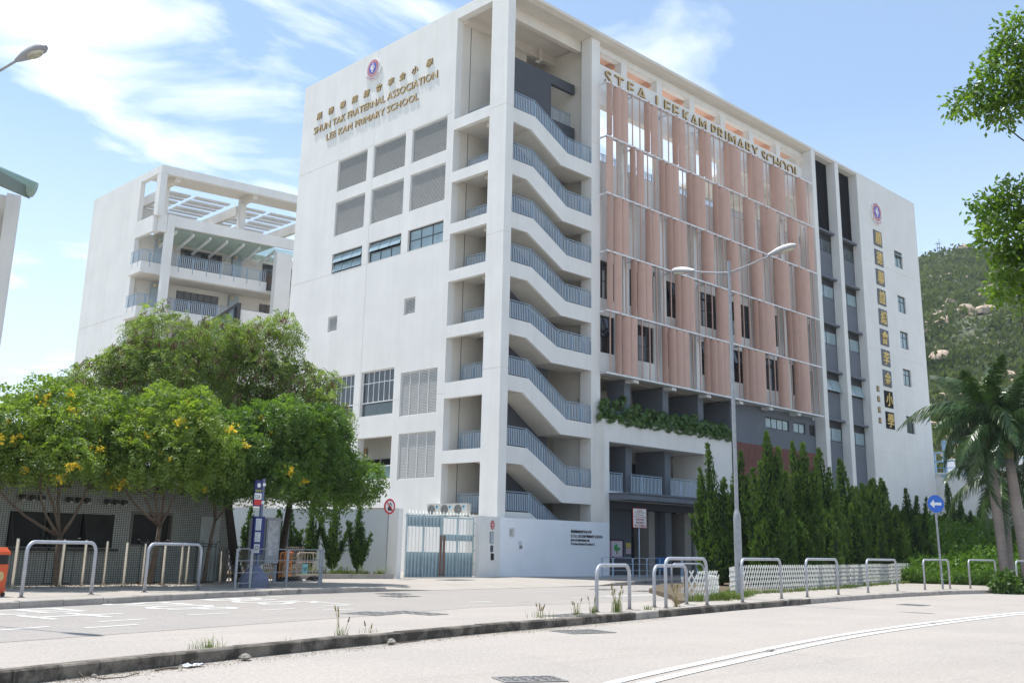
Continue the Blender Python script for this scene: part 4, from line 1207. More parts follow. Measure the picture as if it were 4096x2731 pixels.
MB().box(-.11, .11, -.04, 0, -.0, .28).build('keypad_plate', DGREY, kp); MB().box(-.04, .09, -.1, 0, -.38, -.08).build('handset', SBLK, kp)

# air-conditioner units on the wall behind the gate
acs = []
def ac(x, y, z, rz, label):
    a = thing('air_conditioner', label, 'air conditioner', (x, y, z), rz, 'air conditioner units behind the gate')
    ACM = mat('cream_unit_casing', (0.60, 0.585, 0.53), .5, .04, 3)
    MB().box(-.42, .42, 0, .32, 0, .58).build('casing', ACM, a)
    g_ = disc_xz(.235, -.012, -.002, 24, -.12, .29); g_.build('fan_shroud', mat('fan_grille_grey', (0.32, 0.31, 0.29), .6), a)
    g_ = MB()
    for r_ in (.06, .11, .16, .21): 
        n = 20
        g_.tube([(-.12 + r_ * math.cos(2 * math.pi * k / n), -.02, .29 + r_ * math.sin(2 * math.pi * k / n)) for k in range(n + 1)], .006, 4)
    g_.build('fan_grille', DFRAME, a)
    g_ = MB(); g_.add([(.18, -.006, .47), (.33, -.006, .47), (.18, -.006, .27)], [(0, 1, 2)]); g_.build('logo', mat('logo_cyan', (0.06, 0.45, 0.75)), a)
    g_ = MB(); g_.add([(.16, -.008, .47), (.245, -.008, .47), (.16, -.008, .36)], [(0, 1, 2)]); g_.build('logo', SBLK, a)
    MB().box(-.35, -.25, .02, .3, -.06, -.002).build('foot', DFRAME, a); MB().box(.25, .35, .02, .3, -.06, -.002).build('foot', DFRAME, a)
for u, l_ in ((4.30, 'cream air-conditioner unit farthest from the corner column behind the gate'), (3.30, 'cream air-conditioner unit in the middle of three behind the gate'), (2.28, 'cream air-conditioner unit nearest the corner column behind the gate')):
    ac(OX - .35, OY + u, 2.98, -R(90) + R(12), l_)
shelf = thing('equipment_plinth', 'low off-white block wall carrying the three air-conditioner units', 'wall', (OX, OY, 0)); MB().box(-.65, -.02, 1.4, 5.2, .1, 2.91).build('wall', WALL, shelf)

# ---- slatted folding gate
GATEM = mat('blue_grey_gate_steel', (0.46, 0.56, 0.59), .45, .08, 4, metal=.2)
gate = thing('slatted_gate', 'blue-grey folding gate of tall pointed steel slats left of the school corner', 'gate', (28.75, 35.35, 0))
gv = Vector((33.0 - 28.75, 35.62 - 35.35, 0)); gl = gv.length; gate.rotation_euler = (0, 0, math.atan2(gv.y, gv.x))
def slat_mesh(h):
    m_ = MB(); w = .035
    m_.add([(-w, -.045, .0), (w, .045, .0), (w, .045, h + .07), (-w, -.045, h - .05), (-w + .008, -.055, 0), (w + .008, .035, 0), (w + .008, .035, h + .07), (-w + .008, -.055, h - .05)],
           [(0, 1, 2, 3), (7, 6, 5, 4), (0, 4, 5, 1), (1, 5, 6, 2), (2, 6, 7, 3), (3, 7, 4, 0)])
    return m_.mesh('gate_slat', GATEM)
gm_ = slat_mesh(2.72)
ns = 20
for i in range(ns):
    link('gate_slat', gm_, gate, (.12 + i * (gl - .24) / (ns - 1), 0, .18 + (.0 if i % 5 else .02)))
for k, (a, b) in enumerate(((.04, gl * .25), (gl * .25, gl * .5), (gl * .5, gl * .75), (gl * .75, gl - .04))):
    q = MB(); q.box(a + .01, b - .01, .06, .10, .2, 1.22); q.build('lower_sheet', GATEM, gate)
    q = MB(); q.box(a + .01, b - .01, .06, .10, 2.3 if k < 2 else 1.72, 2.72 if k < 2 else 2.0); q.build('upper_sheet', GATEM, gate)
q = MB()
for x in (.04, gl * .25, gl * .5 - .03, gl * .5 + .05, gl * .75, gl - .04): q.box(x - .03, x + .03, .0, .06, .15, 2.83)
q.box(0, gl * .5, .061, .1, 2.73, 2.79); q.box(gl * .5, gl, .061, .1, 2.70, 2.76); q.box(0, gl, .061, .1, .15, .199)
q.build('gate_frame', GATEM, gate)
q = MB(); q.box(gl * .47, gl * .495, -.07, -.02, .2, 1.95); q.box(gl * .52, gl * .545, -.07, -.02, .2, 1.95); q.build('meeting_post', mat('brown_painted_post', (0.17, 0.09, 0.06), .6), gate)
q = MB()
for z in (.7, 1.3, 1.95, 2.5): q.box(gl - .02, gl + .22, -.03, .02, z, z + .06)
q.build('hinge', GATEM, gate)
gb = thing('playground_fence', 'pale wall and dark openings glimpsed through the slatted gate', 'wall', (31.0, 46, 0)); MB().box(-2.4, 2.4, 0, .3, .14, 2.6).build('wall', WALL, gb)
q = MB(); 
for x in (-1.6, -.2, 1.2): q.box(x, x + .9, -.02, -.003, .9, 1.7)
q.build('dark_opening', DFRAME, gb)

# ---- planter wall and pier left of the gate
bw = thing('boundary_wall', 'pale plastered boundary wall behind the row of slim cypresses', 'wall')
seg_wall((20.6, 46.0), (26.25, 38.9), .2, .1, 2.95, 'wall', mat('cool_white_render', (0.62, 0.65, 0.65), .85, .07, .5, .06, 60, streak=.12), bw)
seg_wall((26.25, 38.9), (27.6, 34.75), .2, .1, 2.95, 'wall', MATS['cool_white_render'], bw)
q = MB(); q.prism([(27.45, 34.3), (27.78, 34.42), (27.62, 34.95), (27.3, 34.85)], .1, 2.98); q.build('end_pier', WALL, bw)
pk = thing('planter_kerb', 'low concrete kerb along the front of the cypress planter', 'kerb')
kp_ = [(21.1, 35.1), (23.0, 34.75), (25.4, 34.55), (27.3, 34.25)]
for a, b in zip(kp_, kp_[1:]):
    n = 2
    for i in range(n):
        p0 = (a[0] + (b[0] - a[0]) * i / n, a[1] + (b[1] - a[1]) * i / n); p1 = (a[0] + (b[0] - a[0]) * (i + .985) / n, a[1] + (b[1] - a[1]) * (i + .985) / n)
        seg_wall(p0, p1, .14, .12, .32, 'kerb_block', KERBF, pk)
MB().prism([(21.1, 35.25), (23.0, 34.9), (25.4, 34.7), (27.3, 34.4), (27.2, 34.9), (26.1, 38.8), (20.6, 45.8), (19.6, 40)], .12, .27).build('planter_soil', SOIL, kind='structure')

# ---- hoop rails
HOOP = mat('galvanised_hoop_steel', (0.40, 0.42, 0.46), .42, .1, 7, metal=.25, bump=.03)
def hoop(a, b, h, label, group, r=.042):
    a = Vector((a[0], a[1], KZ)); b = Vector((b[0], b[1], KZ)); d = b - a; l = d.length
    t_ = thing('hoop_rail', label, 'railing', a, math.atan2(d.y, d.x), group)
    c = min(.22, l * .16); pts = [(0, 0, 0)]
    for k in range(7): t = math.pi / 2 * k / 6; pts.append((c - c * math.cos(t), 0, h - r - c + c * math.sin(t)))
    for k in range(7): t = math.pi / 2 * k / 6; pts.append((l - c + c * math.sin(t), 0, h - r - c + c * math.cos(t)))
    pts.append((l, 0, 0))
    MB().tube(pts, r, 10, ref=(0, 1, 0)).build('bent_tube', HOOP, t_, smooth=True)
    for x in (0, l):
        q = MB(); q.cyl((x, 0, 0), (x, 0, .012), r * 1.9, n=12); q.build('foot_collar', KERB, t_)
    return t_
GR = 'steel hoop rails along the near kerb'
hoop((18.25, 15.6), (19.85, 15.95), 1.05, 'hoop rail standing alone with weeds at its foot, leftmost on the near kerb', GR)
hoop((21.2, 16.25), (23.25, 16.75), 1.03, 'lower hoop rail set just behind the taller one at the lattice corner', GR)
hoop((21.15, 15.86), (23.45, 16.25), 1.22, 'hoop rail overlapping the lower rail behind it, by the start of the lattice', GR)
hoop((25.9, 16.75), (29.4, 17.6), 1.22, 'hoop rail directly in front of the tall street lamp pole', GR)
hoop((31.4, 17.85), (34.5, 18.4), 1.24, 'hoop rail between the lamp pole and the middle of the lattice fence', GR)
hoop((37.8, 18.95), (41.3, 19.45), 1.25, 'hoop rail before the far right end of the lattice fence', GR)
hoop((44.4, 19.7), (47.9, 20.1), 1.28, 'hoop rail touching the blue arrow sign post', GR)
hoop((49.4, 19.8), (53.6, 20.2), 1.30, 'hoop rail between the arrow sign and the leafy kerb bush', GR)
hoop((52.7, 18.9), (56.7, 18.9), 1.30, 'hoop rail cut by the right edge of the view beside the kerb bush', GR)
hoop((33.2, 24.6), (34.9, 24.3), .92, 'small hoop rail far behind the lattice near the entrance bollards', 'steel hoop rails along the near kerb', .035)
GL = 'steel hoop rails along the bus stop pavement'
hoop((9.2, 25.1), (11.2, 26.0), 1.28, 'large hoop rail beside the orange litter bin', GL)
hoop((12.9, 26.65), (14.9, 27.5), 1.28, 'hoop rail on the far pavement right of the one by the bin', GL)

# ---- stainless bollards before the tiled wall
bo = thing('steel_bollard', 'x', 'bollard', (0, 0, 0), 0, 'polished steel bollards before the tiled wall')
MB().lathe([(.052, 0), (.052, 1.24), (.045, 1.262), (.0, 1.265)], 14).build('post', STAIN, bo, smooth=False)
MB().lathe([(.09, 0), (.09, .01), (.055, .014)], 14).build('base_ring', STAIN, bo)
bl = ['polished steel bollard nearest the orange litter bin, left of the first hoop rail', 'steel bollard seen through the left half of the first hoop rail', 'steel bollard seen through the right half of the first hoop rail',
      'first steel bollard right of the first hoop rail', 'middle steel bollard between the two far hoop rails', 'steel bollard just left of the second far hoop rail', 'steel bollard seen through the left half of the second hoop rail',
      'steel bollard seen through the right half of the second hoop rail', 'steel bollard just right of the second far hoop rail', 'short bronze-looking bollard at the end of the folding lattice barrier']
bp_ = [(10.76, 30.1, 1.30), (12.16, 30.4, 1.30), (12.83, 30.5, 1.30), (13.53, 30.65, 1.28), (14.17, 30.7, 1.26), (14.84, 30.9, 1.23), (15.53, 30.95, 1.21), (16.19, 31.1, 1.19), (16.5, 31.3, 1.18), (18.32, 32.4, 1.02)]
for i, ((x, y, h), l_) in enumerate(zip(bp_, bl)):
    o = bo if i == 0 else copy_tree(bo)
    o.location = (x, y, KZ); o['label'] = l_; o.scale = (1, 1, h / 1.265)

# ---- tiled wall
tm = bpy.data.materials.new('small_white_wall_tiles'); tm.use_nodes = True
t_ = tm.node_tree; b_ = t_.nodes['Principled BSDF']; b_.inputs['Roughness'].default_value = .35
br = t_.nodes.new('ShaderNodeTexBrick'); br.offset = 0.0; br.squash = 1.0
br.inputs['Color1'].default_value = (0.36, 0.37, 0.33, 1); br.inputs['Color2'].default_value = (0.29, 0.305, 0.27, 1); br.inputs['Mortar'].default_value = (0.05, 0.05, 0.045, 1)
br.inputs['Scale'].default_value = 1.0; br.inputs['Mortar Size'].default_value = .009; br.inputs['Brick Width'].default_value = .085; br.inputs['Row Height'].default_value = .055; br.inputs['Bias'].default_value = -.2
tcx = t_.nodes.new('ShaderNodeTexCoord'); sx_ = t_.nodes.new('ShaderNodeSeparateXYZ'); cx_ = t_.nodes.new('ShaderNodeCombineXYZ')
t_.links.new(tcx.outputs['Object'], sx_.inputs[0]); t_.links.new(sx_.outputs[0], cx_.inputs[0]); t_.links.new(sx_.outputs[2], cx_.inputs[1]); t_.links.new(cx_.outputs[0], br.inputs['Vector'])
t_.links.new(br.outputs[0], b_.inputs['Base Color']); bpn = t_.nodes.new('ShaderNodeBump'); bpn.inputs['Strength'].default_value = .6; bpn.inputs['Distance'].default_value = .01; bpn.invert = True
t_.links.new(br.outputs['Fac'], bpn.inputs['Height']); t_.links.new(bpn.outputs[0], b_.inputs['Normal'])
tw_ = thing('tiled_kiosk_building', 'low building with small white wall tiles, dark windows and lamps under the trees', 'building', (8.0, 31.35, 0), R(9.5))
def tileP(u, v, d): return (u, d, v)
whole = [(1.2, 2.35, 1.25, 2.55), (3.1, 6.55, 1.2, 2.22), (7.15, 8.75, 1.25, 2.35)]
us = [-9.0, 11.2]; vs = [.1, 3.28]
for h in whole: us += h[:2]; vs += h[2:]
q = MB(); q.cells(tileP, us, vs, lambda u, v: .0 if not any(h[0] < u < h[1] and h[2] < v < h[3] for h in whole) else .18, .35); q.build('tiled_wall', tm, tw_)
q = MB(); q.box(-9.0, 11.2, -.16, 5, 3.285, 3.42); q.build('roof_coping', CREAM, tw_)
q = MB(); q.box(11.0, 11.2, .36, 6, .1, 3.28); q.build('side_wall', tm, tw_)
DKB = mat('dark_bronze_metal', (0.035, 0.033, 0.03), .5)
q = MB(); frame(q, tileP, 1.2, 2.35, 1.25, 2.55, .06, .02, .17); o = q.build('poster_case', DKB, tw_)
MB().box(1.27, 2.28, .14, .17, 1.32, 2.48).build('case_back', mat('deep_green_panel', (0.01, 0.06, 0.05)), o)
rr = random.Random(4)
for x, z, w_, h_, c in ((1.3, 1.9, .28, .35, (.35, .33, .3)), (1.66, 1.92, .45, .38, (.30, .13, .10)), (1.62, 1.38, .35, .42, (.28, .27, .25)), (2.02, 1.4, .2, .4, (.22, .08, .07))):
    MB().box(x, x + w_, .125, .137, z, z + h_).build('poster', mat('poster_print_%d' % int(x * 100), c, .6, .6, 9), o)
for k, x in enumerate((3.15, 4.35, 5.5)):
    q = MB(); q.xz([(x, 1.22), (x + 1.05, 1.22), (x + 1.05, 2.2), (x, 2.2)], .02, .16); o = q.build('service_window', mat('dull_dark_window', (0.02, 0.02, 0.018), .6, .4, 2, spec=.2), tw_)
    q = MB(); q.box(x - .04, x + 1.09, -.3, -.003, 1.1, 1.18); q.build('counter_ledge', DKB, o)
    q = MB(); q.add([(x, 0, 1.2), (x, 0, 2.2), (x, -.32, 1.2), (x + .03, 0, 1.2), (x + .03, 0, 2.2), (x + .03, -.32, 1.2)], [(0, 1, 2), (5, 4, 3), (0, 3, 4, 1), (1, 4, 5, 2), (2, 5, 3, 0)]); q.build('side_screen', DKB, o)
q = MB(); frame(q, tileP, 7.15, 8.75, 1.25, 2.35, .07, -.02, .17); o = q.build('notice_case', mat('greyish_bronze', (0.13, 0.12, 0.10), .5), tw_); MB().box(7.23, 8.67, .12, .17, 1.33, 2.27).build('case_glass', mat('dull_dark_window', (0.02, 0.02, 0.018)), o)
for g0 in (3.35, 4.85, 6.15):
    for k in range(3):
        x = g0 + k * .30
        q = MB(); q.lathe([(.0, 0), (.07, .0), (.09, .05), (.05, .09), (.035, .12)], 10); o = q.build('spot_lamp', DKB, tw_, loc=(x, -.02, 2.62), rot=(R(90), 0, 0))
        q = MB(); q.lathe([(.0, .14), (.05, .14), (.075, .2), (.05, .24)], 10); q.build('lamp_head', DKB, o)
        q = MB(); q.cyl((.0, -.05, .2), (0, -.11, .2), .03, .04); q.build('bulb', mat('frosted_bulb', (0.4, 0.4, 0.38), .3), o)
for i in range(10): MB().box(2.9 + i * .85, 3.2 + i * .85, -.05, -.003, 2.98, 3.22).build('dark_roof_block', mat('brown_block', (0.08, 0.055, 0.04), .8), tw_)
q = MB()
for x in np.arange(1.0, 10.9, .13): q.box(x, x + .02, .3, .32, 3.42, 4.1)
q.box(1.0, 10.9, .325, .35, 4.0, 4.05); q.build('roof_railing', DKB, tw_)
MB().box(9.9, 10.7, -.02, -.003, .14, 2.3).build('white_door', mat('white_door_paint', (0.4, 0.42, 0.4), .6), tw_)

# ---- folding lattice barrier behind the bus stop
def lattice(label, pts, h, step, m, name='lattice_fence', cat='fence', tilt=0.0, z0=KZ + .02, w=.022, posts=None, group=None, base=.02):
    """diagonal slats crossing, each slat an object, following a plan polyline"""
    P = [Vector((x, y, 0)) for x, y in pts]
    t_ = thing(name, label, cat, (P[0].x, P[0].y, z0), 0, group)
    seg = []; tot = 0
    for a, b in zip(P, P[1:]): l = (b - a).length; seg.append((tot, l, a, b)); tot += l
    def at(s):
        s = max(0, min(tot, s))
        for t0, l, a, b in seg:
            if s <= t0 + l + 1e-6: return a.lerp(b, (s - t0) / l) - P[0]
        return P[-1] - P[0]
    rr_ = random.Random(int(tot * 100) + int(P[0].x * 7))
    run = h * .62
    me = {}
    hh = h - base
    def slat_m(l, inc):
        k = (round(l, 2), inc)
        if k not in me:
            q_ = MB(); q_.box(0, l, -.005, .005, -w, w); me[k] = q_.mesh('slat', m)
        return me[k]
    s = -run
    while s < tot:
        for inc in (0, 1):
            s0, s1 = s, s + run
            za, zb_ = (0, hh) if inc == 0 else (hh, 0)
            # clip at the ends
            if s0 < 0: t = -s0 / run; za = za + (zb_ - za) * t; s0 = 0
            if s1 > tot: t = (tot - (s)) / run; zfull = (0, hh) if inc == 0 else (hh, 0); zb_ = zfull[0] + (zfull[1] - zfull[0]) * t; s1 = tot
            if s1 - s0 > .04:
                a = at(s0); b = at(s1); lean = rr_.uniform(-.02, .02)
                va = Vector((a.x, a.y, base + za)); vb = Vector((b.x, b.y, base + zb_)); d = vb - va
                o = link('slat', slat_m(1.0, 0), t_); o.scale = (d.length * 1.03, 1, 1)
                yaw = math.atan2(d.y, d.x); pit = math.asin(max(-1, min(1, d.z / d.length)))
                nrm = Vector((-math.sin(yaw), math.cos(yaw), 0))
                o.location = va + nrm * (.006 if inc else -.006); o.rotation_euler = (tilt + rr_.uniform(-.03, .03), -pit, yaw)
        s += step
    return t_
BRZ = mat('brown_lattice_steel', (0.16, 0.13, 0.11), .5, .15, 5, metal=.3)
lattice('brown folding lattice barrier left part beside the leaning tree trunk', [(18.4, 32.3), (20.3, 33.1)], 1.15, .17, BRZ, 'folding_barrier', 'barrier', w=.02)
lattice('brown folding lattice barrier right part behind the orange road barriers', [(20.4, 33.1), (23.3, 34.9)], 1.15, .17, BRZ, 'folding_barrier', 'barrier', w=.02)

# ---- grey cabinet, bus stop pole
CABM = mat('grey_cabinet_metal', (0.15, 0.155, 0.165), .55, .08, 3)
cb = thing('control_cabinet', 'tall dark grey steel cabinet on legs behind the bus stop pole', 'cabinet', (18.75, 31.4, KZ), R(-28))
MB().box(-.02, .52, -.3, .5, .62, 2.12).build('housing', CABM, cb); MB().box(.53, .98, -.32, .45, .66, 2.16).build('door_housing', mat('light_grey_metal', (0.34, 0.35, 0.38), .5, .05, 3), cb)
MB().box(.58, .92, -.335, -.325, .9, 2.05).build('paper_notices', mat('pale_notice_paper', (0.5, 0.5, 0.52), .7, .3, 8), cb)
q = MB()
for x, y in ((0, -.28), (.9, -.28), (0, .42), (.9, .42)): q.box(x, x + .05, y, y + .05, 0, .615)
q.box(.05, .9, -.27, -.23, .3, .34); q.build('stand', GALV, cb)
bs = thing('bus_stop_pole', 'blue bus stop pole with timetable panel on a conical grey base', 'bus stop', (17.35, 28.6, KZ), R(8))
NAVY = mat('navy_blue_paint', (0.012, 0.02, 0.12), .45, .05)
BSG = mat('blue_grey_base_paint', (0.13, 0.15, 0.22), .6, .1, 3)
q = MB(); n = 8; pr = [(.44, 0), (.44, .26), (.40, .33), (.14, .62), (.07, .66)]; q.lathe(pr, 8); q.build('conical_base', BSG, bs)
q = MB(); q.box(.03, .11, -.04, .04, .6, 3.28); q.build('post', mat('blue_grey_post', (0.12, 0.15, 0.24), .5), bs)
MB().box(-.19, .20, -.06, .055, .98, 2.12).build('timetable_board', NAVY, bs)
MB().box(.115, .22, -.05, .05, 1.0, 2.1).build('board_edge', NAVY, bs)
for z0_, z1_ in ((1.7, 2.05), (1.35, 1.64), (1.02, 1.28)):
    o = MB().box(-.15, .06, -.066, -.061, z0_, z1_).build('timetable_sheet', mat('pale_blue_sheet', (0.5, 0.53, 0.56), .6, .03), bs)
    q = MB(); z = z0_ + .03; 
    while z < z1_ - .02: q.box(-.13, .04 - rr.uniform(0, .06), -.070, -.067, z, z + .008); z += .028
    q.build('print', mat('faint_ink', (0.25, 0.28, 0.3)), o)
q = MB()
for k in range(20): a0_, a1_ = 2 * math.pi * k / 20, 2 * math.pi * (k + 1) / 20; q.add([(-.045 + r_ * math.cos(a), -.0725, 1.17 + r_ * math.sin(a)) for a, r_ in ((a0_, .05), (a1_, .05), (a1_, .065), (a0_, .065))], [(0, 1, 2, 3)])
q.build('no_smoking_ring', SBLK, bs)
sg = MB().box(-.27, .02, -.03, .0, 2.42, 3.22).build('stop_flag', NAVY, bs)
disc_xz(.07, -.031, -.036, 20, -.12, 3.06).build('round_emblem', SWH, sg)
lettering('stop_name', '掃管笏', (-.24, -.031, 2.86), XR, ZU, YO, .24, .07, .003, [mat('yellow_print', (0.6, 0.55, 0.05))], sg)
MB().box(-.26, .015, -.034, -.031, 2.63, 2.82).build('route_panel', SWH, sg)
lettering('route_number', '52A', (-.24, -.035, 2.66), XR, ZU, YO, .2, .11, .002, [SBLK], sg)
MB().box(-.26, .015, -.034, -.031, 2.46, 2.62).build('red_panel', SRED, sg)
for z in (2.5, 3.05): MB().box(.02, .13, -.05, -.041, z, z + .09).build('clamp', SWH, bs)

# ---- three-bar guard rail by the bus stop and by the entrance
def guard(label, pts, h, cat='railing', group='three-bar pedestrian railings', loose_end=None, m=GALV):
    P = [Vector((x, y, KZ)) for x, y in pts]; o_ = P[0]
    t_ = thing('guard_rail', label, cat, P[0], 0, group)
    for i, p in enumerate(P):
        q = MB(); q.box(-.035, .035, -.02, .02, 0, h); q.build('post', m, t_, loc=p - o_)
    for i, (a, b) in enumerate(zip(P, P[1:])):
        q = MB(); a_ = a - o_; b_ = b - o_; up = Vector((0, 0, 1)); c = .1; d = (b_ - a_).normalized()
        a2 = a_ + d * .04; b2 = b_ - d * .04
        q.tube([a2 + up * .2, a2 + up * (h - .08), a2 + d * .08 + up * h, b2 - d * .08 + up * h, b2 + up * (h - .08), b2 + up * .2, b2 - d * .06 + up * .14, a2 + d * .06 + up * .14], .016, 6)
        for z in (.45, .8): q.tube([a2 + up * z * h / 1.15, b2 + up * z * h / 1.15], .013, 6)
        q.build('bars', m, t_)
    return t_
guard('three-bar steel guard rail wrapped round the bus stop pole', [(16.35, 28.0), (16.97, 28.2), (18.6, 28.75), (20.2, 29.25), (20.75, 29.95)], 1.14)
guard('pale blue three-bar railing in front of the address wall and poster board', [(39.0, 33.0), (39.7, 32.9), (41.1, 32.8), (42.1, 32.7), (43.2, 32.75), (44.2, 33.1)], .98, m=mat('pale_blue_rail_paint', (0.36, 0.46, 0.56), .45))
tp = tag(MB().add([(42.95, 32.68, 1.13), (44.3, 33.05, 1.13), (44.35, 33.08, .95), (44.15, 33.0, .42), (42.95, 32.66, .62),
                  (42.95, 32.72, 1.16), (44.3, 33.09, 1.16), (44.37, 33.12, .95), (44.15, 33.06, .42), (42.95, 32.72, .62)],
                 [(0, 1, 2, 3, 4), (9, 8, 7, 6, 5), (0, 5, 6, 1), (1, 6, 7, 2), (2, 7, 8, 3), (3, 8, 9, 4), (4, 9, 5, 0)]).build('blue_cloth', mat('blue_plastic_sheet', (0.01, 0.12, 0.35), .5, .15, 4, .3, 20)),
         'blue plastic sheet hung over the end of the pale railing by the entrance', 'sheet')

# ---- blue-and-white bollards at the entrance
eb = thing('entrance_bollard', 'x', 'bollard', (0, 0, 0), 0, 'blue and white bollards before the entrance')
EBB = mat('pale_blue_bollard_paint', (0.30, 0.42, 0.55), .45)
MB().lathe([(.075, .13), (.075, .85)], 14).build('shaft', EBB, eb, smooth=False); MB().lathe([(.085, 0), (.085, .10), (.078, .129)], 14).build('foot', SWH, eb)
MB().lathe([(.078, .851), (.078, .98), (.06, 1.0), (.0, 1.01)], 14).build('cap', SWH, eb); MB().lathe([(.08, .9), (.08, .93)], 14).build('dark_band', SBLK, eb)
for i, ((x, y), l_) in enumerate(zip([(44.75, 32.5), (46.0, 32.4), (46.9, 32.1), (47.9, 31.8), (50.0, 32.0)],
        ['entrance bollard closest to the blue sheet', 'entrance bollard second from the blue sheet, before the narrow dark slot', 'entrance bollard in front of the black plaques', 'entrance bollard under the intercom boxes', 'entrance bollard just left of the lamp pole, beside the cypress'])):
    o = eb if i == 0 else copy_tree(eb); o.location = (x, y, KZ); o['label'] = l_

# ---- signs
def signpost(label, x, y, h, rz, r=.03, m=GALV):
    t_ = thing('traffic_sign', label, 'traffic sign', (x, y, KZ), rz)
    MB().cyl((0, 0, 0), (0, 0, h), r, n=10).build('post', m, t_, smooth=False)
    return t_
t_ = signpost('round red-ringed no motor vehicles sign on a pale pole by the cypress planter', 26.75, 34.1, 3.1, R(5))
zc_ = 2.88
disc_xz(.315, -.05, -.035, 32, 0, zc_).build('back_plate', GALV, t_); disc_xz(.31, -.051, -.056, 32, 0, zc_).build('red_ring', SRED, t_); disc_xz(.235, -.057, -.060, 32, 0, zc_).build('white_field', SWH, t_)
q = MB(); y = -.0615; z = zc_
q.add([(-.11, y, z - .05), (.11, y, z - .05), (.11, y, z - .16), (-.11, y, z - .16)], [(0, 1, 2, 3)]); q.add([(-.08, y, z + .01), (.08, y, z + .01), (.10, y, z - .05), (-.10, y, z - .05)], [(0, 1, 2, 3)])
q.add([(-.10, y, z - .16), (-.05, y, z - .16), (-.05, y, z - .19), (-.10, y, z - .19)], [(0, 1, 2, 3)]); q.add([(.05, y, z - .16), (.10, y, z - .16), (.10, y, z - .19), (.05, y, z - .19)], [(0, 1, 2, 3)])
for cx in (-.07, .07):
    q.add([(cx + .035 * math.cos(2 * math.pi * k / 12), y, z + .07 + .035 * math.sin(2 * math.pi * k / 12)) for k in range(12)], [tuple(range(12))])
q.add([(-.06, y, z + .09), (.07, y, z + .09), (.03, y, z + .13), (-.02, y, z + .12)], [(0, 1, 2, 3)]); q.add([(-.01, y, z + .12), (.03, y, z + .12), (.03, y, z + .18), (0, y, z + .18)], [(0, 1, 2, 3)])
q.build('vehicle_symbols', SBLK, t_)
q = MB(); a = R(-45); q.obox((0, -.0645, zc_), (.23 * math.cos(a), 0, .23 * math.sin(a)), (-.025 * math.sin(a), 0, .025 * math.cos(a)), (0, .001, 0)); q.build('red_bar', SRED, t_)
t_ = signpost('white board with red words warning that waiting vehicles will be prosecuted', 40.86, 32.2, 3.2, R(-3), m=mat('pale_blue_rail_paint', (0.36, 0.46, 0.56)))
t_.scale = (1.0, 1, 1)
MB().box(-.50, .50, -.05, -.035, 2.42, 3.36).build('board', SRED, t_); MB().box(-.475, .475, -.056, -.051, 2.445, 3.335).build('white_face', SWH, t_)
RINK = mat('dark_red_ink', (0.35, 0.03, 0.04), .6)
for s_, w_, z, h_ in (('Vehicle', .36, 3.215, .075), ('waiting will be', .72, 3.115, .075), ('prosecuted', .58, 3.01, .075), ('without warning', .86, 2.91, .075), ('停車等候', .62, 2.77, .11), ('會被檢控', .62, 2.62, .11), ('而不予警告', .80, 2.47, .11)):
    lettering('sign_words', s_, (-w_ / 2, -.0565, z), XR, ZU, YO, w_, h_, .003, [RINK], t_, offset=.012)
t_ = signpost('round blue keep-left arrow sign on a leaning pole among the hoop rails', 46.3, 19.75, 3.95, R(-38), .045)
t_.rotation_euler = (0, R(-1.0), R(-38))
disc_xz(.40, -.07, -.05, 32, 0, 3.65).build('back_plate', GALV, t_); disc_xz(.385, -.071, -.076, 32, 0, 3.65).build('blue_disc', SBLUE, t_)
q = MB(); y = -.0785; z = 3.65; q.add([(-.28, y, z), (-.08, y, z + .19), (-.08, y, z + .06), (.26, y, z + .06), (.26, y, z - .06), (-.08, y, z - .06), (-.08, y, z - .19)], [(0, 1, 2, 3, 4, 5, 6)]); q.build('white_arrow', SWH, t_)

# ---- street lamps
HEADM = mat('lamp_head_white', (0.70, 0.71, 0.72), .35, .04); HEADG = mat('lamp_head_grey', (0.27, 0.28, 0.31), .45, .06); LENS = mat('lamp_lens_glass', (0.42, 0.41, 0.34), .1, .25, 6, spec=.8)
def lamp_head(par, o, d, tiltup=R(8), s=1.0):
    """teardrop luminaire: white shell over a grey body with a glass bowl; d = unit direction outwards"""
    rz = math.atan2(d[1], d[0])
    root = MB()
    st = [(0, .05, .05, .03), (.12, .085, .075, .05), (.35, .14, .13, .075), (.6, .165, .14, .08), (.82, .15, .115, .07), (.95, .09, .06, .045), (1.0, .02, .015, .01)]
    def shell(zs, key, zoff):
        m_ = MB(); n = 9; vs = []
        for x, w_, up_, dn in st:
            hgt = up_ if key == 'u' else -dn
            for k in range(n): t = math.pi * k / (n - 1); vs.append((x * s, w_ * s * math.cos(t), zoff + hgt * s * math.sin(t)))
        fs = [(i * n + k, i * n + k + 1, (i + 1) * n + k + 1, (i + 1) * n + k) for i in range(len(st) - 1) for k in range(n - 1)]
        fs += [tuple(range(n)), tuple(i * n for i in range(len(st))) + tuple(i * n + n - 1 for i in range(len(st) - 1, -1, -1))]
        return m_.add(vs, fs)
    e = shell(0, 'u', .012).build('head_shell', HEADM, par, smooth=True, loc=o, rot=(0, -tiltup, rz))
    shell(0, 'd', .008).build('head_body', HEADG, e, smooth=True)
    m_ = MB(); n = 16
    m_.add([(.66 * s + .24 * s * math.cos(2 * math.pi * k / n), .12 * s * math.sin(2 * math.pi * k / n), -.055 * s) for k in range(n)] + [(.66 * s + .2 * s * math.cos(2 * math.pi * k / n), .09 * s * math.sin(2 * math.pi * k / n), -.105 * s) for k in range(n)],
           [(k, (k + 1) % n, (k + 1) % n + n, k + n) for k in range(n)] + [tuple(range(n, 2 * n))]); m_.build('lens', LENS, e)
    return e
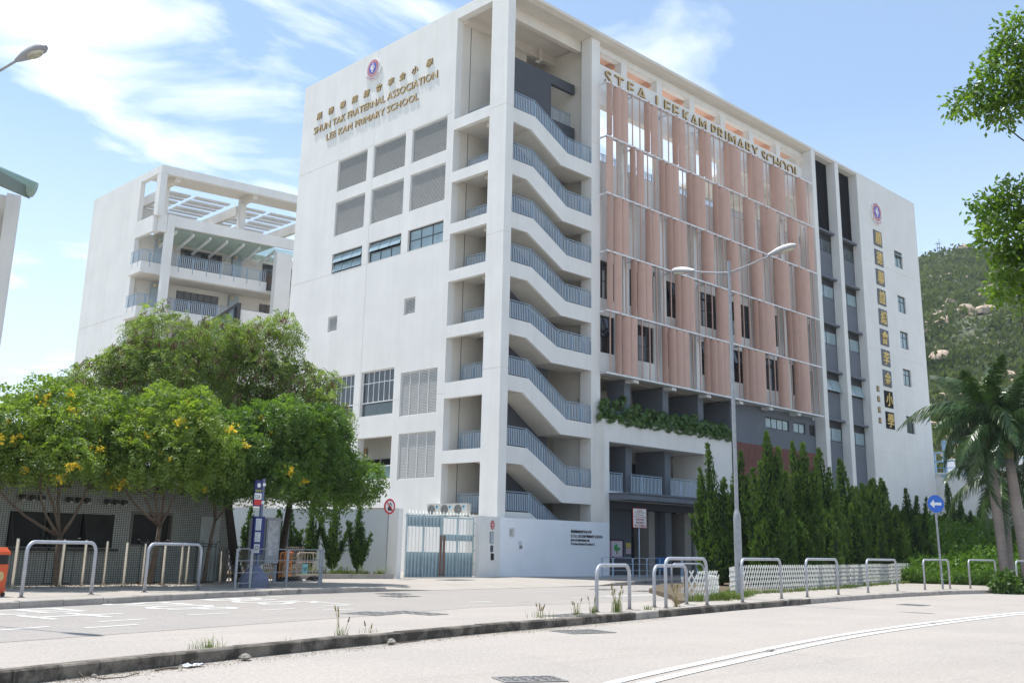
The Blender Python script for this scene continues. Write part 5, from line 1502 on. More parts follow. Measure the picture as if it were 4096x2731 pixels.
sl = thing('street_lamp', 'tall grey twin-arm street lamp standing in front of the pink fins', 'street lamp', (27.6, 17.95, KZ))
prf = [(.115, 0), (.115, 2.35), (.10, 2.5), (.062, 2.62), (.058, 6), (.048, 9.9), (.052, 9.91), (.052, 10.55), (.0, 10.57)]
MB().lathe(prf, 14).build('pole', GALV, sl, smooth=False)
q = MB(); q.cyl((0, 0, 1.62), (0, 0, 1.66), .125, n=14); q.build('pole_band', GALV, sl); MB().box(-.10, -.06, -.14, -.09, .95, 1.05).build('inspection_plate', DFRAME, sl)
for sgn in (1, -1):
    d = Vector((.06, sgn, 0)).normalized()
    q = MB(); q.tube([(0, 0, 10.18), d * .5 + Vector((0, 0, 10.26)), d * 1.5 + Vector((0, 0, 10.50))], [.03, .028, .026], 8); a_ = q.build('arm', GALV, sl)
    q = MB(); q.tube([d * .02 + Vector((0, 0, 10.08)), d * .42 + Vector((0, 0, 10.2))], .012, 6); q.build('brace', GALV, sl)
    lamp_head(sl, tuple(d * 1.42 + Vector((0, 0, 10.5))), (d.x, d.y), R(10), .98)
sl2 = thing('street_lamp', 'street lamp reaching in from the upper left corner against the sky', 'street lamp', (5.45, 22.6, KZ))
MB().lathe(prf, 14).build('pole', GALV, sl2)
d = Vector((.27, -1, 0)).normalized()
q = MB(); q.tube([(0, 0, 10.18), d * .5 + Vector((0, 0, 10.28)), d * 2.32 + Vector((0, 0, 10.62))], [.03, .028, .026], 8); q.build('arm', GALV, sl2)
lamp_head(sl2, tuple(d * 2.25 + Vector((0, 0, 10.60))), (d.x, d.y), R(6), .92)
sp_ = thing('slim_pole', 'slim dark pole standing behind the orange barriers against the pale wall', 'pole', (22.75, 35.3, KZ)); MB().cyl((0, 0, 0), (0, 0, 3.6), .055, .045, 10).build('shaft', mat('dark_blue_grey_steel', (0.10, 0.11, 0.14), .5), sp_)

# ---- orange litter bin
bn = thing('litter_bin', 'orange litter bin with rounded lid and black slot at the left edge', 'litter bin', (8.72, 25.75, KZ), R(20))
ORG = mat('orange_plastic', (0.62, 0.10, 0.03), .4, .06, 3)
def rbox(w, d_, z0, z1, r, m, par, name, t=1.0):
    pts = []
    for cx, cy, a0 in ((w - r, d_ - r, 0), (-w + r, d_ - r, 90), (-w + r, -d_ + r, 180), (w - r, -d_ + r, 270)):
        for k in range(5): a = R(a0 + 22.5 * k); pts.append((cx + r * math.cos(a), cy + r * math.sin(a)))
    q = MB(); n = len(pts); q.add([(x, y, z0) for x, y in pts] + [(x * t, y * t, z1) for x, y in pts], [tuple(range(n - 1, -1, -1)), tuple(range(n, 2 * n))] + [(i, (i + 1) % n, (i + 1) % n + n, i + n) for i in range(n)])
    return q.build(name, m, par)
rbox(.25, .22, .05, .72, .08, ORG, bn, 'body', 1.1); rbox(.24, .21, .721, .93, .08, SBLK, bn, 'slot'); rbox(.285, .26, .931, 1.0, .1, ORG, bn, 'lid', 1.0); rbox(.27, .25, 1.001, 1.10, .1, ORG, bn, 'lid_dome', .75)
rbox(.27, .24, .12, .17, .08, ORG, bn, 'skirt'); disc_xz(.11, -.235, -.245, 20, .02, .45).build('gold_emblem', GOLD, bn)
for x in (-.18, .18): q = MB(); q.cyl((x, -.24, .05), (x, -.19, .05), .05, n=12); q.build('wheel', SBLK, bn)

# ---- orange and silver crowd barriers
def barrier(label, x, y, rz, m, w=.95, plate=True):
    t_ = thing('crowd_barrier', label, 'barrier', (x, y, KZ), rz, 'tubular crowd barriers by the planter')
    q = MB(); h = 1.0; c = .12
    pts = [(-w / 2, 0, .14), (-w / 2, 0, h - c)] + [(-w / 2 + c - c * math.cos(t), 0, h - c + c * math.sin(t)) for t in (.5, 1.0)] + [(-w / 2 + c, 0, h), (w / 2 - c, 0, h)] + [(w / 2 - c + c * math.sin(t), 0, h - c + c * math.cos(t)) for t in (.5, 1.0)] + [(w / 2, 0, h - c), (w / 2, 0, .14)]
    q.tube(pts, .02, 8); q.tube([(-w / 2, 0, .2), (w / 2, 0, .2)], .014, 6); q.tube([(-w / 2, 0, .66), (w / 2, 0, .66)], .012, 6); q.build('frame', m, t_)
    q = MB(); n = 6
    for i in range(1, n): x_ = -w / 2 + w * i / n; q.tube([(x_, 0, .2), (x_, 0, h - .01)], .009, 5)
    q.build('bars', m, t_)
    for sx in (-w / 2, w / 2):
        q = MB(); q.add([(sx - .06, -.3, 0), (sx + .06, -.3, 0), (sx + .06, .3, 0), (sx - .06, .3, 0), (sx - .04, -.08, .15), (sx + .04, -.08, .15), (sx + .04, .08, .15), (sx - .04, .08, .15)],
                        [(3, 2, 1, 0), (4, 5, 6, 7), (0, 1, 5, 4), (1, 2, 6, 5), (2, 3, 7, 6), (3, 0, 4, 7)]); q.build('rubber_foot', SBLK, t_)
    if plate:
        o = MB().box(-.13, .13, -.03, -.022, .25, .6).build('plate', mat('turquoise_plate', (0.18, 0.45, 0.50), .5), t_)
        lettering('plate_mark', 'W', (-.09, -.032, .33), XR, ZU, YO, .18, .16, .003, [SBLK], o)
    return t_
OB = mat('orange_tube_paint', (0.60, 0.23, 0.06), .5, .1, 5); SB = mat('dull_silver_tube', (0.42, 0.34, 0.28), .45, .1, 5, metal=.3)
barrier('orange tubular crowd barrier in front of the folding lattice', 20.75, 32.3, R(40), OB)
barrier('rear orange tubular crowd barrier stacked close behind the front one', 21.05, 32.5, R(42), OB, plate=False)
barrier('rusty silver crowd barrier with turquoise plate beside the planter', 22.1, 33.0, R(10), SB, .8)
barrier('silver crowd barrier standing rightmost by the planter kerb', 22.4, 33.3, R(8), SB, .9, plate=False)
q = MB(); q.cyl((19.9, 32.6, 1.14), (22.2, 34.0, 1.12), .035, n=8); tag(q.build('striped_pole', mat('red_white_pole', (0.5, 0.06, 0.05), .5)), 'red and white bar laid on top of the crowd barriers', 'bar')

# ---- white lattice fence round the planting bed
LATW = mat('white_plastic_lattice', (0.66, 0.66, 0.62), .5, .05, 4)
GF = 'white expanding lattice round the planting bed'
fp = [((24.55, 17.85), (25.0, 17.65), 'white lattice end turned round the bed tip behind the taller hoop rail'), ((25.0, 17.65), (26.6, 18.0), 'white lattice stretch behind the first two hoop rails, sagging in the grass'),
      ((28.6, 18.95), (31.3, 20.15), 'white lattice stretch just right of the lamp pole'), ((31.3, 20.15), (34.2, 20.6), 'white lattice stretch right of the lamp pole, under the tallest cypress'),
      ((34.2, 20.6), (38.3, 21.45), 'white lattice stretch behind the third full hoop rail from the lamp pole'), ((38.3, 21.45), (43.9, 22.8), 'white lattice stretch in the middle, behind the gap between two full hoop rails'), ((43.9, 22.8), (47.6, 23.85), 'white lattice stretch behind the rail left of the arrow sign rail'), ((47.7, 23.9), (51.8, 24.65), 'white lattice stretch next to last before the ground cover'), ((52.0, 24.75), (55.4, 25.4), 'last upright white lattice stretch before the green ground cover'), ((56.0, 25.3), (58.3, 25.6), 'low broken white lattice end in the green ground cover'),
      ((26.7, 18.1), (28.5, 19.7), 'white lattice stretch left of the lamp pole, bent inwards and lowest')]
hs = [.80, .78, .86, .9, .9, .9, .9, .92, .95, .55, .62]
for (a, b, l_), h in zip(fp, hs): lattice(l_, [a, b], h, .19 if h < .88 else .21, LATW, group=GF, w=.021)
q = MB(); q.obox((24.6, 17.75, KZ + .45), (.03, 0, 0), (0, .03, 0), (-.03, 0, .45)); tag(q.build('timber_stake', BARKD), 'dark rotten stake at the left end of the white lattice', 'stake')

# ---- small litter and stones in the gutter
for i, (x, y, s, l_) in enumerate(((7.45, 12.35, .07, 'grey stone beside the near kerb above the white film'), (10.45, 13.1, .075, 'rough stone lying against the near kerb at the twig'), (5.2, 11.75, .03, 'tiny stone left of the plastic film'))):
    rr = random.Random(i); q = MB(); n = 8
    rings = [(0, .0), (.8, .15), (1, .45), (.7, .8), (.2, 1.0)]
    vs = []; 
    for r_, z in rings:
        for k in range(n): t = 2 * math.pi * k / n; j = rr.uniform(.75, 1.2); vs.append((s * r_ * math.cos(t) * j * 1.2, s * r_ * math.sin(t) * j, s * z * 1.2))
    q.add(vs, [(a * n + k, a * n + (k + 1) % n, (a + 1) * n + (k + 1) % n, (a + 1) * n + k) for a in range(4) for k in range(n)] + [tuple(range(4 * n, 5 * n))])
    tag(q.build('stone', mat('grey_stone', (0.25, 0.23, 0.2), .9, .2, 20), loc=(x, y, 0.003)), l_, 'stone')
q = MB(); rr = random.Random(9); nx, ny = 8, 4
vs = [(x / nx * .3 - .15 + rr.uniform(-.01, .01), (y / ny - .5) * .13 + rr.uniform(-.012, .012), .01 + rr.uniform(0, .035)) for y in range(ny + 1) for x in range(nx + 1)]
q.add(vs, [(y * (nx + 1) + x, y * (nx + 1) + x + 1, (y + 1) * (nx + 1) + x + 1, (y + 1) * (nx + 1) + x) for y in range(ny) for x in range(nx)])
tag(q.build('plastic_film', mat('crumpled_plastic', (0.55, 0.57, 0.62), .2, .2, 20), loc=(6.55, 12.05, .003), rot=R(15)), 'crumpled clear plastic film in the gutter at lower left', 'plastic film')
for (pts, r_, l_) in (([(6.0, 11.9, .012), (6.12, 11.93, .02), (6.32, 11.97, .014)], .012, 'short brown stick in the gutter beside the plastic film'), ([(5.0, 11.95, .15), (5.05, 11.7, .03), (5.2, 11.5, .012), (5.45, 11.52, .012), (5.7, 11.7, .02)], .006, 'thin curved twig trailing down from the near kerb'),
                      ([(10.5, 13.12, .02), (10.8, 13.2, .012), (11.2, 13.3, .016)], .010, 'brown twig beside the rough stone at the kerb')):
    q = MB(); q.tube(pts, r_, 6); tag(q.build('twig', BARK), l_, 'twig')
rr = random.Random(17); vv = []
for _ in range(5200):
    s_ = rr.random(); k = int(s_ * (len(NEAR) - 12)) + 2; k = min(k, len(NEAR) - 2)
    a, b = NEAR[k], NEAR[k + 1]; t = rr.random(); x = a[0] + (b[0] - a[0]) * t; y = a[1] + (b[1] - a[1]) * t - .03 - abs(rr.gauss(0, .22))
    r_ = rr.uniform(.003, .011) * (1.6 if rr.random() < .05 else 1); z = .001
    p = [(x + rr.uniform(-r_, r_), y + rr.uniform(-r_, r_), z) for _ in range(1)][0]
    a1 = rr.uniform(0, 6.28)
    c = [(p[0] + r_ * math.cos(a1 + j * 2.094), p[1] + r_ * math.sin(a1 + j * 2.094), z) for j in range(3)]; tp_ = (p[0], p[1], z + r_ * 1.1)
    for j in range(3): vv += [c[j], c[(j + 1) % 3], tp_]
link('gutter_grit', npmesh('gutter_grit', vv, 3, mat('gutter_grit', (0.30, 0.26, 0.20), .95, .35, 40)), kind='stuff')
for i, (x, y) in enumerate(((14.95, 9.2), (24.6, 10.78))):
    t_ = thing('road_stud', ['metal road stud between the double white lines, the nearer one', 'metal road stud between the double white lines, the farther one'][i], 'road stud', (x, y, .003), R(10), 'road studs in the centre line')
    MB().add([(-.09, -.05, 0), (.09, -.05, 0), (.09, .05, 0), (-.09, .05, 0), (-.05, -.03, .025), (.05, -.03, .025), (.05, .03, .025), (-.05, .03, .025)], [(4, 5, 6, 7), (0, 1, 5, 4), (1, 2, 6, 5), (2, 3, 7, 6), (3, 0, 4, 7)]).build('housing', COVER, t_)

# ================================================================ OTHER BUILDINGS AND THE HILL
# ---- school wing behind, on the left (skewed frame: u along its balcony front, v along its flank)
WO = Vector((32.31, 71.0, 0)); UA = R(-8.5)
wing = thing('school_wing', 'separate off-white classroom wing with corner balconies and an open roof frame, behind the trees', 'building', WO)
def wp(u, v, z): return (u * math.cos(UA), u * math.sin(UA) + v, z)
def wbox(u0, u1, v0, v1, z0, z1, name, m, par=None, mb=None):
    q = mb or MB()
    q.add([wp(u0, v0, z0), wp(u1, v0, z0), wp(u1, v1, z0), wp(u0, v1, z0), wp(u0, v0, z1), wp(u1, v0, z1), wp(u1, v1, z1), wp(u0, v1, z1)],
          [(0, 3, 2, 1), (4, 5, 6, 7), (0, 1, 5, 4), (1, 2, 6, 5), (2, 3, 7, 6), (3, 0, 4, 7)])
    return q if mb is not None else q.build(name, m, par or wing)
# flank wall with joint grooves
q = MB(); zz = [0, 18.0, 29.2]
for a, b in zip(zz, zz[1:]):
    wbox(0, .35, 3.4, 12.3, a + (.02 if a else 0), b - .02 if b < 29 else b, '', None, mb=q)
    if b < 29: wbox(.03, .33, 3.42, 12.28, b - .03, b + .03, '', None, mb=q)
q.build('flank_wall', WALL, wing)
wbox(.36, 30, 3.6, 3.9, 0, 24.6, 'corridor_wall', CREAM); wbox(.36, 30, 12.0, 12.3, 0, 25.2, 'rear_wall', CREAM)
wbox(0, 14, 0, .4, 28.55, 29.2, 'roof_beam', WALL); wbox(0, .4, .41, 3.39, 28.6, 29.19, 'roof_beam', WALL); wbox(.4, 14, .41, 3.0, 28.75, 29.0, 'roof_slab', CREAM)
wbox(.36, 14, 6.9, 7.3, 26.7, 27.5, 'roof_beam', WALL); wbox(.36, 14, 11.9, 12.3, 27.4, 28.2, 'roof_beam', WALL)
for u in (1.3, 7.6, 13.6):
    wbox(u, u + .35, 3.01, 11.89, 27.4, 28.2, 'roof_beam', WALL); wbox(u, u + .45, 2.2, 2.7, 25.4, 28.7, 'roof_post', WALL); wbox(u, u + .4, .41, 2.19, 28.2, 28.74, 'bracket_beam', CREAM)
wbox(0, .5, 0, .62, 25.2, 28.54, 'corner_post', WALL)
q = MB()
for k in range(7):
    v = 3.4 + k * 1.1
    for u0, u1 in ((1.8, 4.0), (4.4, 7.3), (8.2, 10.4), (10.8, 13.4)): wbox(u0, u1, v, v + .55 + .25 * ((k + int(u0)) % 2), 28.3, 28.42, '', None, mb=q)
q.build('pergola_slats', WMETAL, wing, kind='stuff')
wbox(.88, 1.42, 0, .45, 0, 25.4, 'front_column', WALL); wbox(9.8, 11.1, 0, .5, 0, 24.1, 'front_pillar', WALL)
wbox(1.43, 30, .1, .35, 24.55, 25.4, 'parapet', WALL); wbox(.0, .3, .46, 3.39, 24.0, 25.3, 'parapet', WALL); wbox(.31, .87, .1, .4, 24.0, 25.35, 'parapet', WALL)
wbox(1.43, 9.79, .36, 3.59, 24.6, 24.75, 'deck', CREAM)
q = MB(); q.add([wp(1.5, .36, 24.5), wp(12, .36, 24.5), wp(12, 3.0, 24.0), wp(1.5, 3.0, 24.0)], [(0, 1, 2, 3)]); q.build('glass_canopy', mat('greenish_canopy_glass', (0.62, 0.72, 0.68), .15, .05, 2, alpha=.45), wing)
for k in range(7):
    u = 1.9 + k * 1.35; q = MB(); a = Vector(wp(u, 3.5, 23.6)); b = Vector(wp(u, .7, 24.35)); q.obox((a + b) / 2, (b - a) / 2, Vector((.08, 0, 0)), (0, 0, .1)); q.build('canopy_bracket', WMETAL, wing)
for k, z in enumerate((21.8, 18.35, 14.95, 11.5)):
    wbox(0, .88 - EPS, 1.3, 1.5, z - .85, z, 'balcony_parapet', WALL); wbox(1.42 + EPS, 9.8 - EPS, 1.3, 1.5, z - .85, z, 'balcony_parapet', WALL); wbox(-.25, -.003, 1.3, 3.4, z - .85, z, 'balcony_parapet', WALL); wbox(.88, 1.42, 1.3, 1.5, z - .85, z, 'balcony_parapet', WALL)
    wbox(-.003, 12, 1.51, 3.59, z - .9, z - .62, 'balcony_slab', CREAM)
    rl = railing([wp(-.2, 1.35, z), wp(9.75, 1.35, z)], .95, wing, drop=.4, bal=.15, out=(math.sin(UA), -math.cos(UA), 0))
    railing([wp(-.2, 3.3, z), wp(-.2, 1.4, z)], .95, wing, drop=.4, bal=.16, out=(-1, 0, 0))
    PW = lambda u, v, d: wp(u, 3.58 + d, v)
    for u0 in (3.7, 10.6):
        window(PW, u0, u0 + 3.4, z - .3, z + 2.15, 6, 2, d=-.02, gm=GLASSD, parent=wing, vsplit=[z - .25, z + 1.5, z + 2.1])
    for u0 in (1.65, 7.9): wbox(u0, u0 + .75, 3.3, 3.59, z - .6, z + 2.4, 'blue_grey_pilaster', mat('pale_blue_panel', (0.36, 0.42, 0.45), .7), wing)
    for u0 in (2.5, 7.3): wbox(u0, u0 + .9, 3.5, 3.59, z - .6, z + 1.5, 'classroom_door', DOORM, wing)
    for u0 in (1.8, 8.0):
        q = MB(); c = wp(u0, 3.15, z + 2.15); q.lathe([(0, -.16), (.13, -.1), (.17, 0), (.12, .1), (0, .14)], 10, 0, c); q.build('wall_globe_lamp', LGLOBE, wing, smooth=True)
# stair shed with glass side in front of the wing
sh = thing('glazed_stair_shed', 'sloping glass-sided stair enclosure between the wing and the main block', 'building', WO)
q = MB(); q.add([wp(1.4, -6, 15.8), wp(3.6, -6, 17.7), wp(3.6, -6, 5), wp(1.4, -6, 5), wp(1.4, -5.8, 15.8), wp(3.6, -5.8, 17.7), wp(3.6, -5.8, 5), wp(1.4, -5.8, 5)], [(0, 1, 2, 3), (7, 6, 5, 4), (0, 4, 5, 1), (1, 5, 6, 2), (0, 3, 7, 4)]); q.build('glass_side', mat('blue_grey_glass', (0.22, 0.29, 0.36), .2, .1, 1), sh)
for u in (1.4, 1.95, 2.5, 3.05, 3.55):
    q = MB(); a = wp(u, -6.06, 5); zt = 15.8 + (u - 1.4) / 2.2 * 1.9; q.box(a[0] - .04, a[0] + .04, a[1] - .04, a[1] + .02, 5, zt); q.build('mullion', DFRAME, sh)
q = MB(); a = Vector(wp(1.1, -6.1, 15.7)); b = Vector(wp(3.65, -6.1, 17.9)); q.obox((a + b) / 2, (b - a) / 2, (0, .12, 0), (0, 0, .14)); q.obox(b + Vector((.12, 0, -6)), (.15, 0, 0), (0, .12, 0), (0, 0, 6.1)); q.build('roof_edge', DFRAME, sh)
wbox(3.95, 12, -5.9, -5.6, 0, 17.6, 'link_wall', WALL, sh)
# ---- building cut by the left edge, with a rounded green eave
lb = thing('green_eaved_building', 'pale building with a rounded green metal eave cut by the left edge', 'building', (17.5, 55.3, 0))
q = MB(); q.add([(-10, -.6, 0), (0, 0, 0), (-6, 14, 0), (-14, 12, 0), (-10, -.6, 18.6), (0, 0, 18.95), (-6, 14, 18.9), (-14, 12, 18.9)], [(0, 1, 5, 4), (1, 2, 6, 5), (2, 3, 7, 6), (3, 0, 4, 7), (4, 5, 6, 7)]); q.build('wall', WALL, lb)
q = MB(); q.add([(-.75, -.32, 0), (.02, -.12, 0), (.14, .12, 0), (-.3, .2, 0), (-.75, -.32, 19.0), (.02, -.12, 19.08), (.14, .12, 19.0), (-.3, .2, 18.95)], [(0, 1, 5, 4), (1, 2, 6, 5), (2, 3, 7, 6), (4, 5, 6, 7)]); q.build('corner_pilaster', WALL, lb)
GRM = mat('pale_green_metal', (0.30, 0.42, 0.36), .35, .05, 2, metal=.1)
q = MB(); q.tube([(-.15, -2.6, 18.75), (-8, 1.6, 21.9)], .42, 14); q.build('rounded_eave', GRM, lb, smooth=True)
q = MB(); q.add([(-.2, -2.2, 18.35), (-8, 2, 21.5), (-12, -4, 20.0), (-3.5, -6.5, 17.6), (-.2, -2.2, 18.95), (-8, 2, 22.1), (-12, -4, 20.5), (-3.5, -6.5, 18.1)], [(0, 1, 2, 3), (7, 6, 5, 4), (0, 4, 5, 1), (3, 2, 6, 7), (0, 3, 7, 4)]); q.build('eave_soffit', mat('dark_green_soffit', (0.16, 0.20, 0.17), .5, .05, 2), lb)
# ---- roof-top court with blue frame at the far right
ct = thing('rooftop_court', 'low pale block with a blue steel frame on its roof, seen between school and palms', 'building', (87.6, 36.8, 0))
MB().box(-1.5, 12, -9, 1.2, 0, 8.15).build('wall', WALL, ct); MB().box(-1.6, 12, -9.1, 1.3, 8.16, 8.3).build('coping', WMETAL, ct)
MB().box(4, 4.3, -9, 1.2, 8.31, 9.75).build('white_hut', WMETAL, ct); MB().box(3.8, 9, -9, 1.4, 9.76, 9.86).build('hut_roof', WALL, ct)
FRB = mat('sky_blue_frame', (0.32, 0.48, 0.62), .45)
q = MB()
for y, h in ((-.0, 9.95), (-.9, 11.0), (-2.6, 11.0), (-4.4, 11.0), (-6.5, 11)): q.box(-1.2, -.95, y - .12, y + .12, 8.31, h); q.box(-1.55, -1.51, y - .2, y + .2, 7.9, 8.28)
q.box(-1.15, -1.0, -8, -.78, 10.7, 10.85); q.box(-1.15, -1.0, -8, .2, 9.9, 10.05); q.box(-1.15, -1.0, -.9, 1.2, 9.2, 9.32); q.box(-1.15, -1.0, -8, -1.1, 9.2, 9.32); q.build('steel_frame', FRB, ct)
q = MB(); q.box(2, 2.12, .4, .52, 8.31, 9.6); q.box(2, 2.12, .0, .9, 9.5, 9.58); q.box(2, 2.1, -.6, 1.1, 8.95, 9.0); q.build('basketball_stand', mat('strong_blue_paint', (0.03, 0.16, 0.42), .4), ct)

# ---- hill
def vnoise(x, y, seed=0):
    r_ = np.random.RandomState(seed); T = r_.rand(64, 64)
    xi = np.floor(x).astype(int); yi = np.floor(y).astype(int); fx = x - xi; fy = y - yi; fx = fx * fx * (3 - 2 * fx); fy = fy * fy * (3 - 2 * fy)
    a = T[xi % 64, yi % 64]; b = T[(xi + 1) % 64, yi % 64]; c = T[xi % 64, (yi + 1) % 64]; d = T[(xi + 1) % 64, (yi + 1) % 64]
    return (a * (1 - fx) + b * fx) * (1 - fy) + (c * (1 - fx) + d * fx) * fy
def hillz(r, az):
    prof = np.interp(az, [-30, 0, 10, 18, 20.07, 20.7, 21.1, 22.2, 23.0, 26, 32, 45, 58], [.1, .2, .25, .276, .2815, .285, .2845, .281, .2775, .262, .2, .1, .0])
    H = 400 * prof
    s = np.clip((r - 120) / 285, 0, 1.25)
    z = H * np.where(s < 1, s ** 1.12, 1 - (s - 1) * .6)
    x, y = r * np.cos(np.radians(az)), r * np.sin(np.radians(az))
    edge = np.clip(s * 4, 0, 1)
    z = z + edge * ((vnoise(x / 45, y / 45, 1) - .5) * 10 * np.clip(1.1 - s, .12, 1) + (vnoise(x / 16, y / 16, 2) - .5) * 4 * np.clip(1.15 - s, .25, 1) + (vnoise(x / 6, y / 6, 3) - .5) * 1.3)
    return z
ra = np.linspace(115, 470, 150); az = np.linspace(-12, 55, 240)
Rg, Ag = np.meshgrid(ra, az, indexing='ij'); Zg = hillz(Rg, Ag) - .5
P = np.stack([Rg * np.cos(np.radians(Ag)), Rg * np.sin(np.radians(Ag)), Zg], -1)
i0 = P[:-1, :-1]; i1 = P[1:, :-1]; i2 = P[1:, 1:]; i3 = P[:-1, 1:]
HILLM = mat('hillside_scrub', (0.065, 0.082, 0.048), .95, .4, .12, color2=(0.12, 0.13, 0.075), detail=10, wear=((0.20, 0.155, 0.12), .07, .60))
link('hill', npmesh('hill', np.stack([i0, i1, i2, i3], 2).reshape(-1, 3), 4, HILLM, smooth=False), kind='structure')
rs_ = np.random.RandomState(11)
def lumps(n, rmin, rmax, a0, a1, smin, smax, flat, seed, keep=None, sink=.3, pts=9):
    rg = np.random.RandomState(seed)
    r_ = np.sqrt(rg.uniform(rmin ** 2, rmax ** 2, n)); a_ = rg.uniform(a0, a1, n)
    x, y = r_ * np.cos(np.radians(a_)), r_ * np.sin(np.radians(a_))
    if keep is not None: k_ = keep(x, y, r_, a_, rg); r_, a_, x, y = r_[k_], a_[k_], x[k_], y[k_]; n = len(x)
    z = hillz(r_, a_) - .5
    s = smin * (smax / smin) ** (rg.rand(n) ** 1.7)
    out = []
    # uneven dome: two rings and a top
    k = 7; th = np.arange(k) * 2 * np.pi / k
    R1_ = 1 + rg.uniform(-.3, .3, (n, k)); R2_ = .68 + rg.uniform(-.25, .2, (n, k)); tw = rg.uniform(0, 6.28, (n, 1))
    el = rg.uniform(.7, 1.4, (n, 1)); rot = rg.uniform(0, 3.14, (n, 1))
    def ring(Rr, h):
        cx, cy = Rr * np.cos(th + tw) * el, Rr * np.sin(th + tw)
        X = x[:, None] + s[:, None] * (cx * np.cos(rot) - cy * np.sin(rot)); Y = y[:, None] + s[:, None] * (cx * np.sin(rot) + cy * np.cos(rot))
        return np.stack([X, Y, z[:, None] + s[:, None] * h], -1)
    A = ring(R1_, np.full((n, k), -sink)); B = ring(R1_ * .95, flat * .45 + rg.uniform(-.1, .1, (n, k)) * flat); C_ = ring(R2_, flat * .85 + rg.uniform(-.15, .1, (n, k)) * flat)
    T = np.stack([x + s * rg.uniform(-.2, .2, n), y + s * rg.uniform(-.2, .2, n), z + s * flat], -1)[:, None].repeat(k, 1)
    def quads(a, b): return np.stack([a, np.roll(a, -1, 1), np.roll(b, -1, 1), b], 2).reshape(-1, 3)
    return np.concatenate([quads(A, B), quads(B, C_), np.stack([C_, np.roll(C_, -1, 1), T, T], 2).reshape(-1, 3)])
rock = mat('pale_granite_boulder', (0.40, 0.31, 0.235), .9, .25, .6, wear=((0.22, 0.19, 0.16), .5, .58))
def kr(x, y, r_, a_, rg): return (vnoise(x / 22 + 7, y / 22 + 3, 5) + .25 * vnoise(x / 7, y / 7, 6)) > rg.uniform(.55, 1.05, len(x)) + np.clip((r_ - 300) / 260, 0, .35)
link('hill_boulders', npmesh('hill_boulders', lumps(9000, 130, 395, 14, 27, .45, 2.1, 1.15, 31, kr), 4, rock, smooth=False), kind='stuff')
for i, (az_, el_, s_, l_) in enumerate(((22.3, .172, 2.7, 'largest smooth boulder on the lower hillside beside the school wall'), (20.72, .288, 2.4, 'lone boulder perched on the crest of the hill'))):
    rr_ = 110.0
    while rr_ < 404 and float(hillz(np.array([rr_]), np.array([az_]))[0]) - 1.5 < el_ * rr_: rr_ += 1
    rr_ = min(rr_, 400); zz_ = float(hillz(np.array([rr_]), np.array([az_]))[0])
    rg = random.Random(i); q = MB(); n = 14; rings = [(1.0, -.5), (1.05, -.1), (.95, .25), (.75, .5), (.42, .66), (.12, .72)]; vs = []
    for r0_, z0_ in rings:
        for k in range(n): t = 2 * math.pi * k / n; j = rg.uniform(.93, 1.07); vs.append((s_ * 1.1 * r0_ * math.cos(t) * j, s_ * r0_ * math.sin(t) * j, s_ * z0_))
    q.add(vs, [(a * n + k, a * n + (k + 1) % n, (a + 1) * n + (k + 1) % n, (a + 1) * n + k) for a in range(5) for k in range(n)] + [tuple(range(5 * n, 6 * n))])
    o = tag(q.build('boulder', rock, smooth=True, loc=(rr_ * math.cos(R(az_)), rr_ * math.sin(R(az_)), zz_ + .5), rot=R(60)), l_, 'boulder')
for i, a_ in enumerate((21.95, 22.05)):
    z_ = float(hillz(np.array([400.]), np.array([a_]))[0]); x_, y_ = 400 * math.cos(R(a_)), 400 * math.sin(R(a_))
    q = MB(); q.cyl((x_, y_, z_ - 1), (x_, y_, z_ + 7 - i), .18, .1, 5)
    for h_ in (3.5, 5.2): q.cyl((x_ - .6, y_ + .6, z_ + h_), (x_ + .6, y_ - .6, z_ + h_), .1, .1, 4)
    tag(q.build('hilltop_mast', GALV), ['taller thin mast on the distant hill ridge', 'shorter thin mast on the distant hill ridge'][i], 'mast')

# ================================================================ VEGETATION
def unit(v): return v / np.maximum(np.linalg.norm(v, axis=-1, keepdims=True), 1e-9)
def blob_points(blobs, density, rg, shell=(.72, 1.04), gravity=0.0):
    """points near the skins of overlapping ellipsoids; blobs = (cx,cy,cz,rx,ry,rz)"""
    P_, N_ = [], []
    B = np.array(blobs, float)
    for b in B:
        a, bb, c = b[3:]; area = 4 * math.pi * (((a * bb) ** 1.6 + (a * c) ** 1.6 + (bb * c) ** 1.6) / 3) ** (1 / 1.6)
        n = int(area * density); d = unit(rg.randn(n, 3)); rad = shell[0] + (shell[1] - shell[0]) * rg.rand(n, 1) ** .7
        lump = 1 + .13 * np.sin(d[:, :1] * 7 + b[0]) * np.sin(d[:, 1:2] * 8 + b[1] * 3) + .10 * np.sin(d[:, 2:] * 11 + b[2] * 5)
        p = b[:3] + d * b[3:] * rad * lump
        inside = np.zeros(n, bool)
        for o in B:
            if o is b: continue
            q = (p - o[:3]) / o[3:]; inside |= (q * q).sum(1) < .45
        P_.append(p[~inside]); N_.append(unit(d / b[3:])[~inside])
    return np.concatenate(P_), np.concatenate(N_)
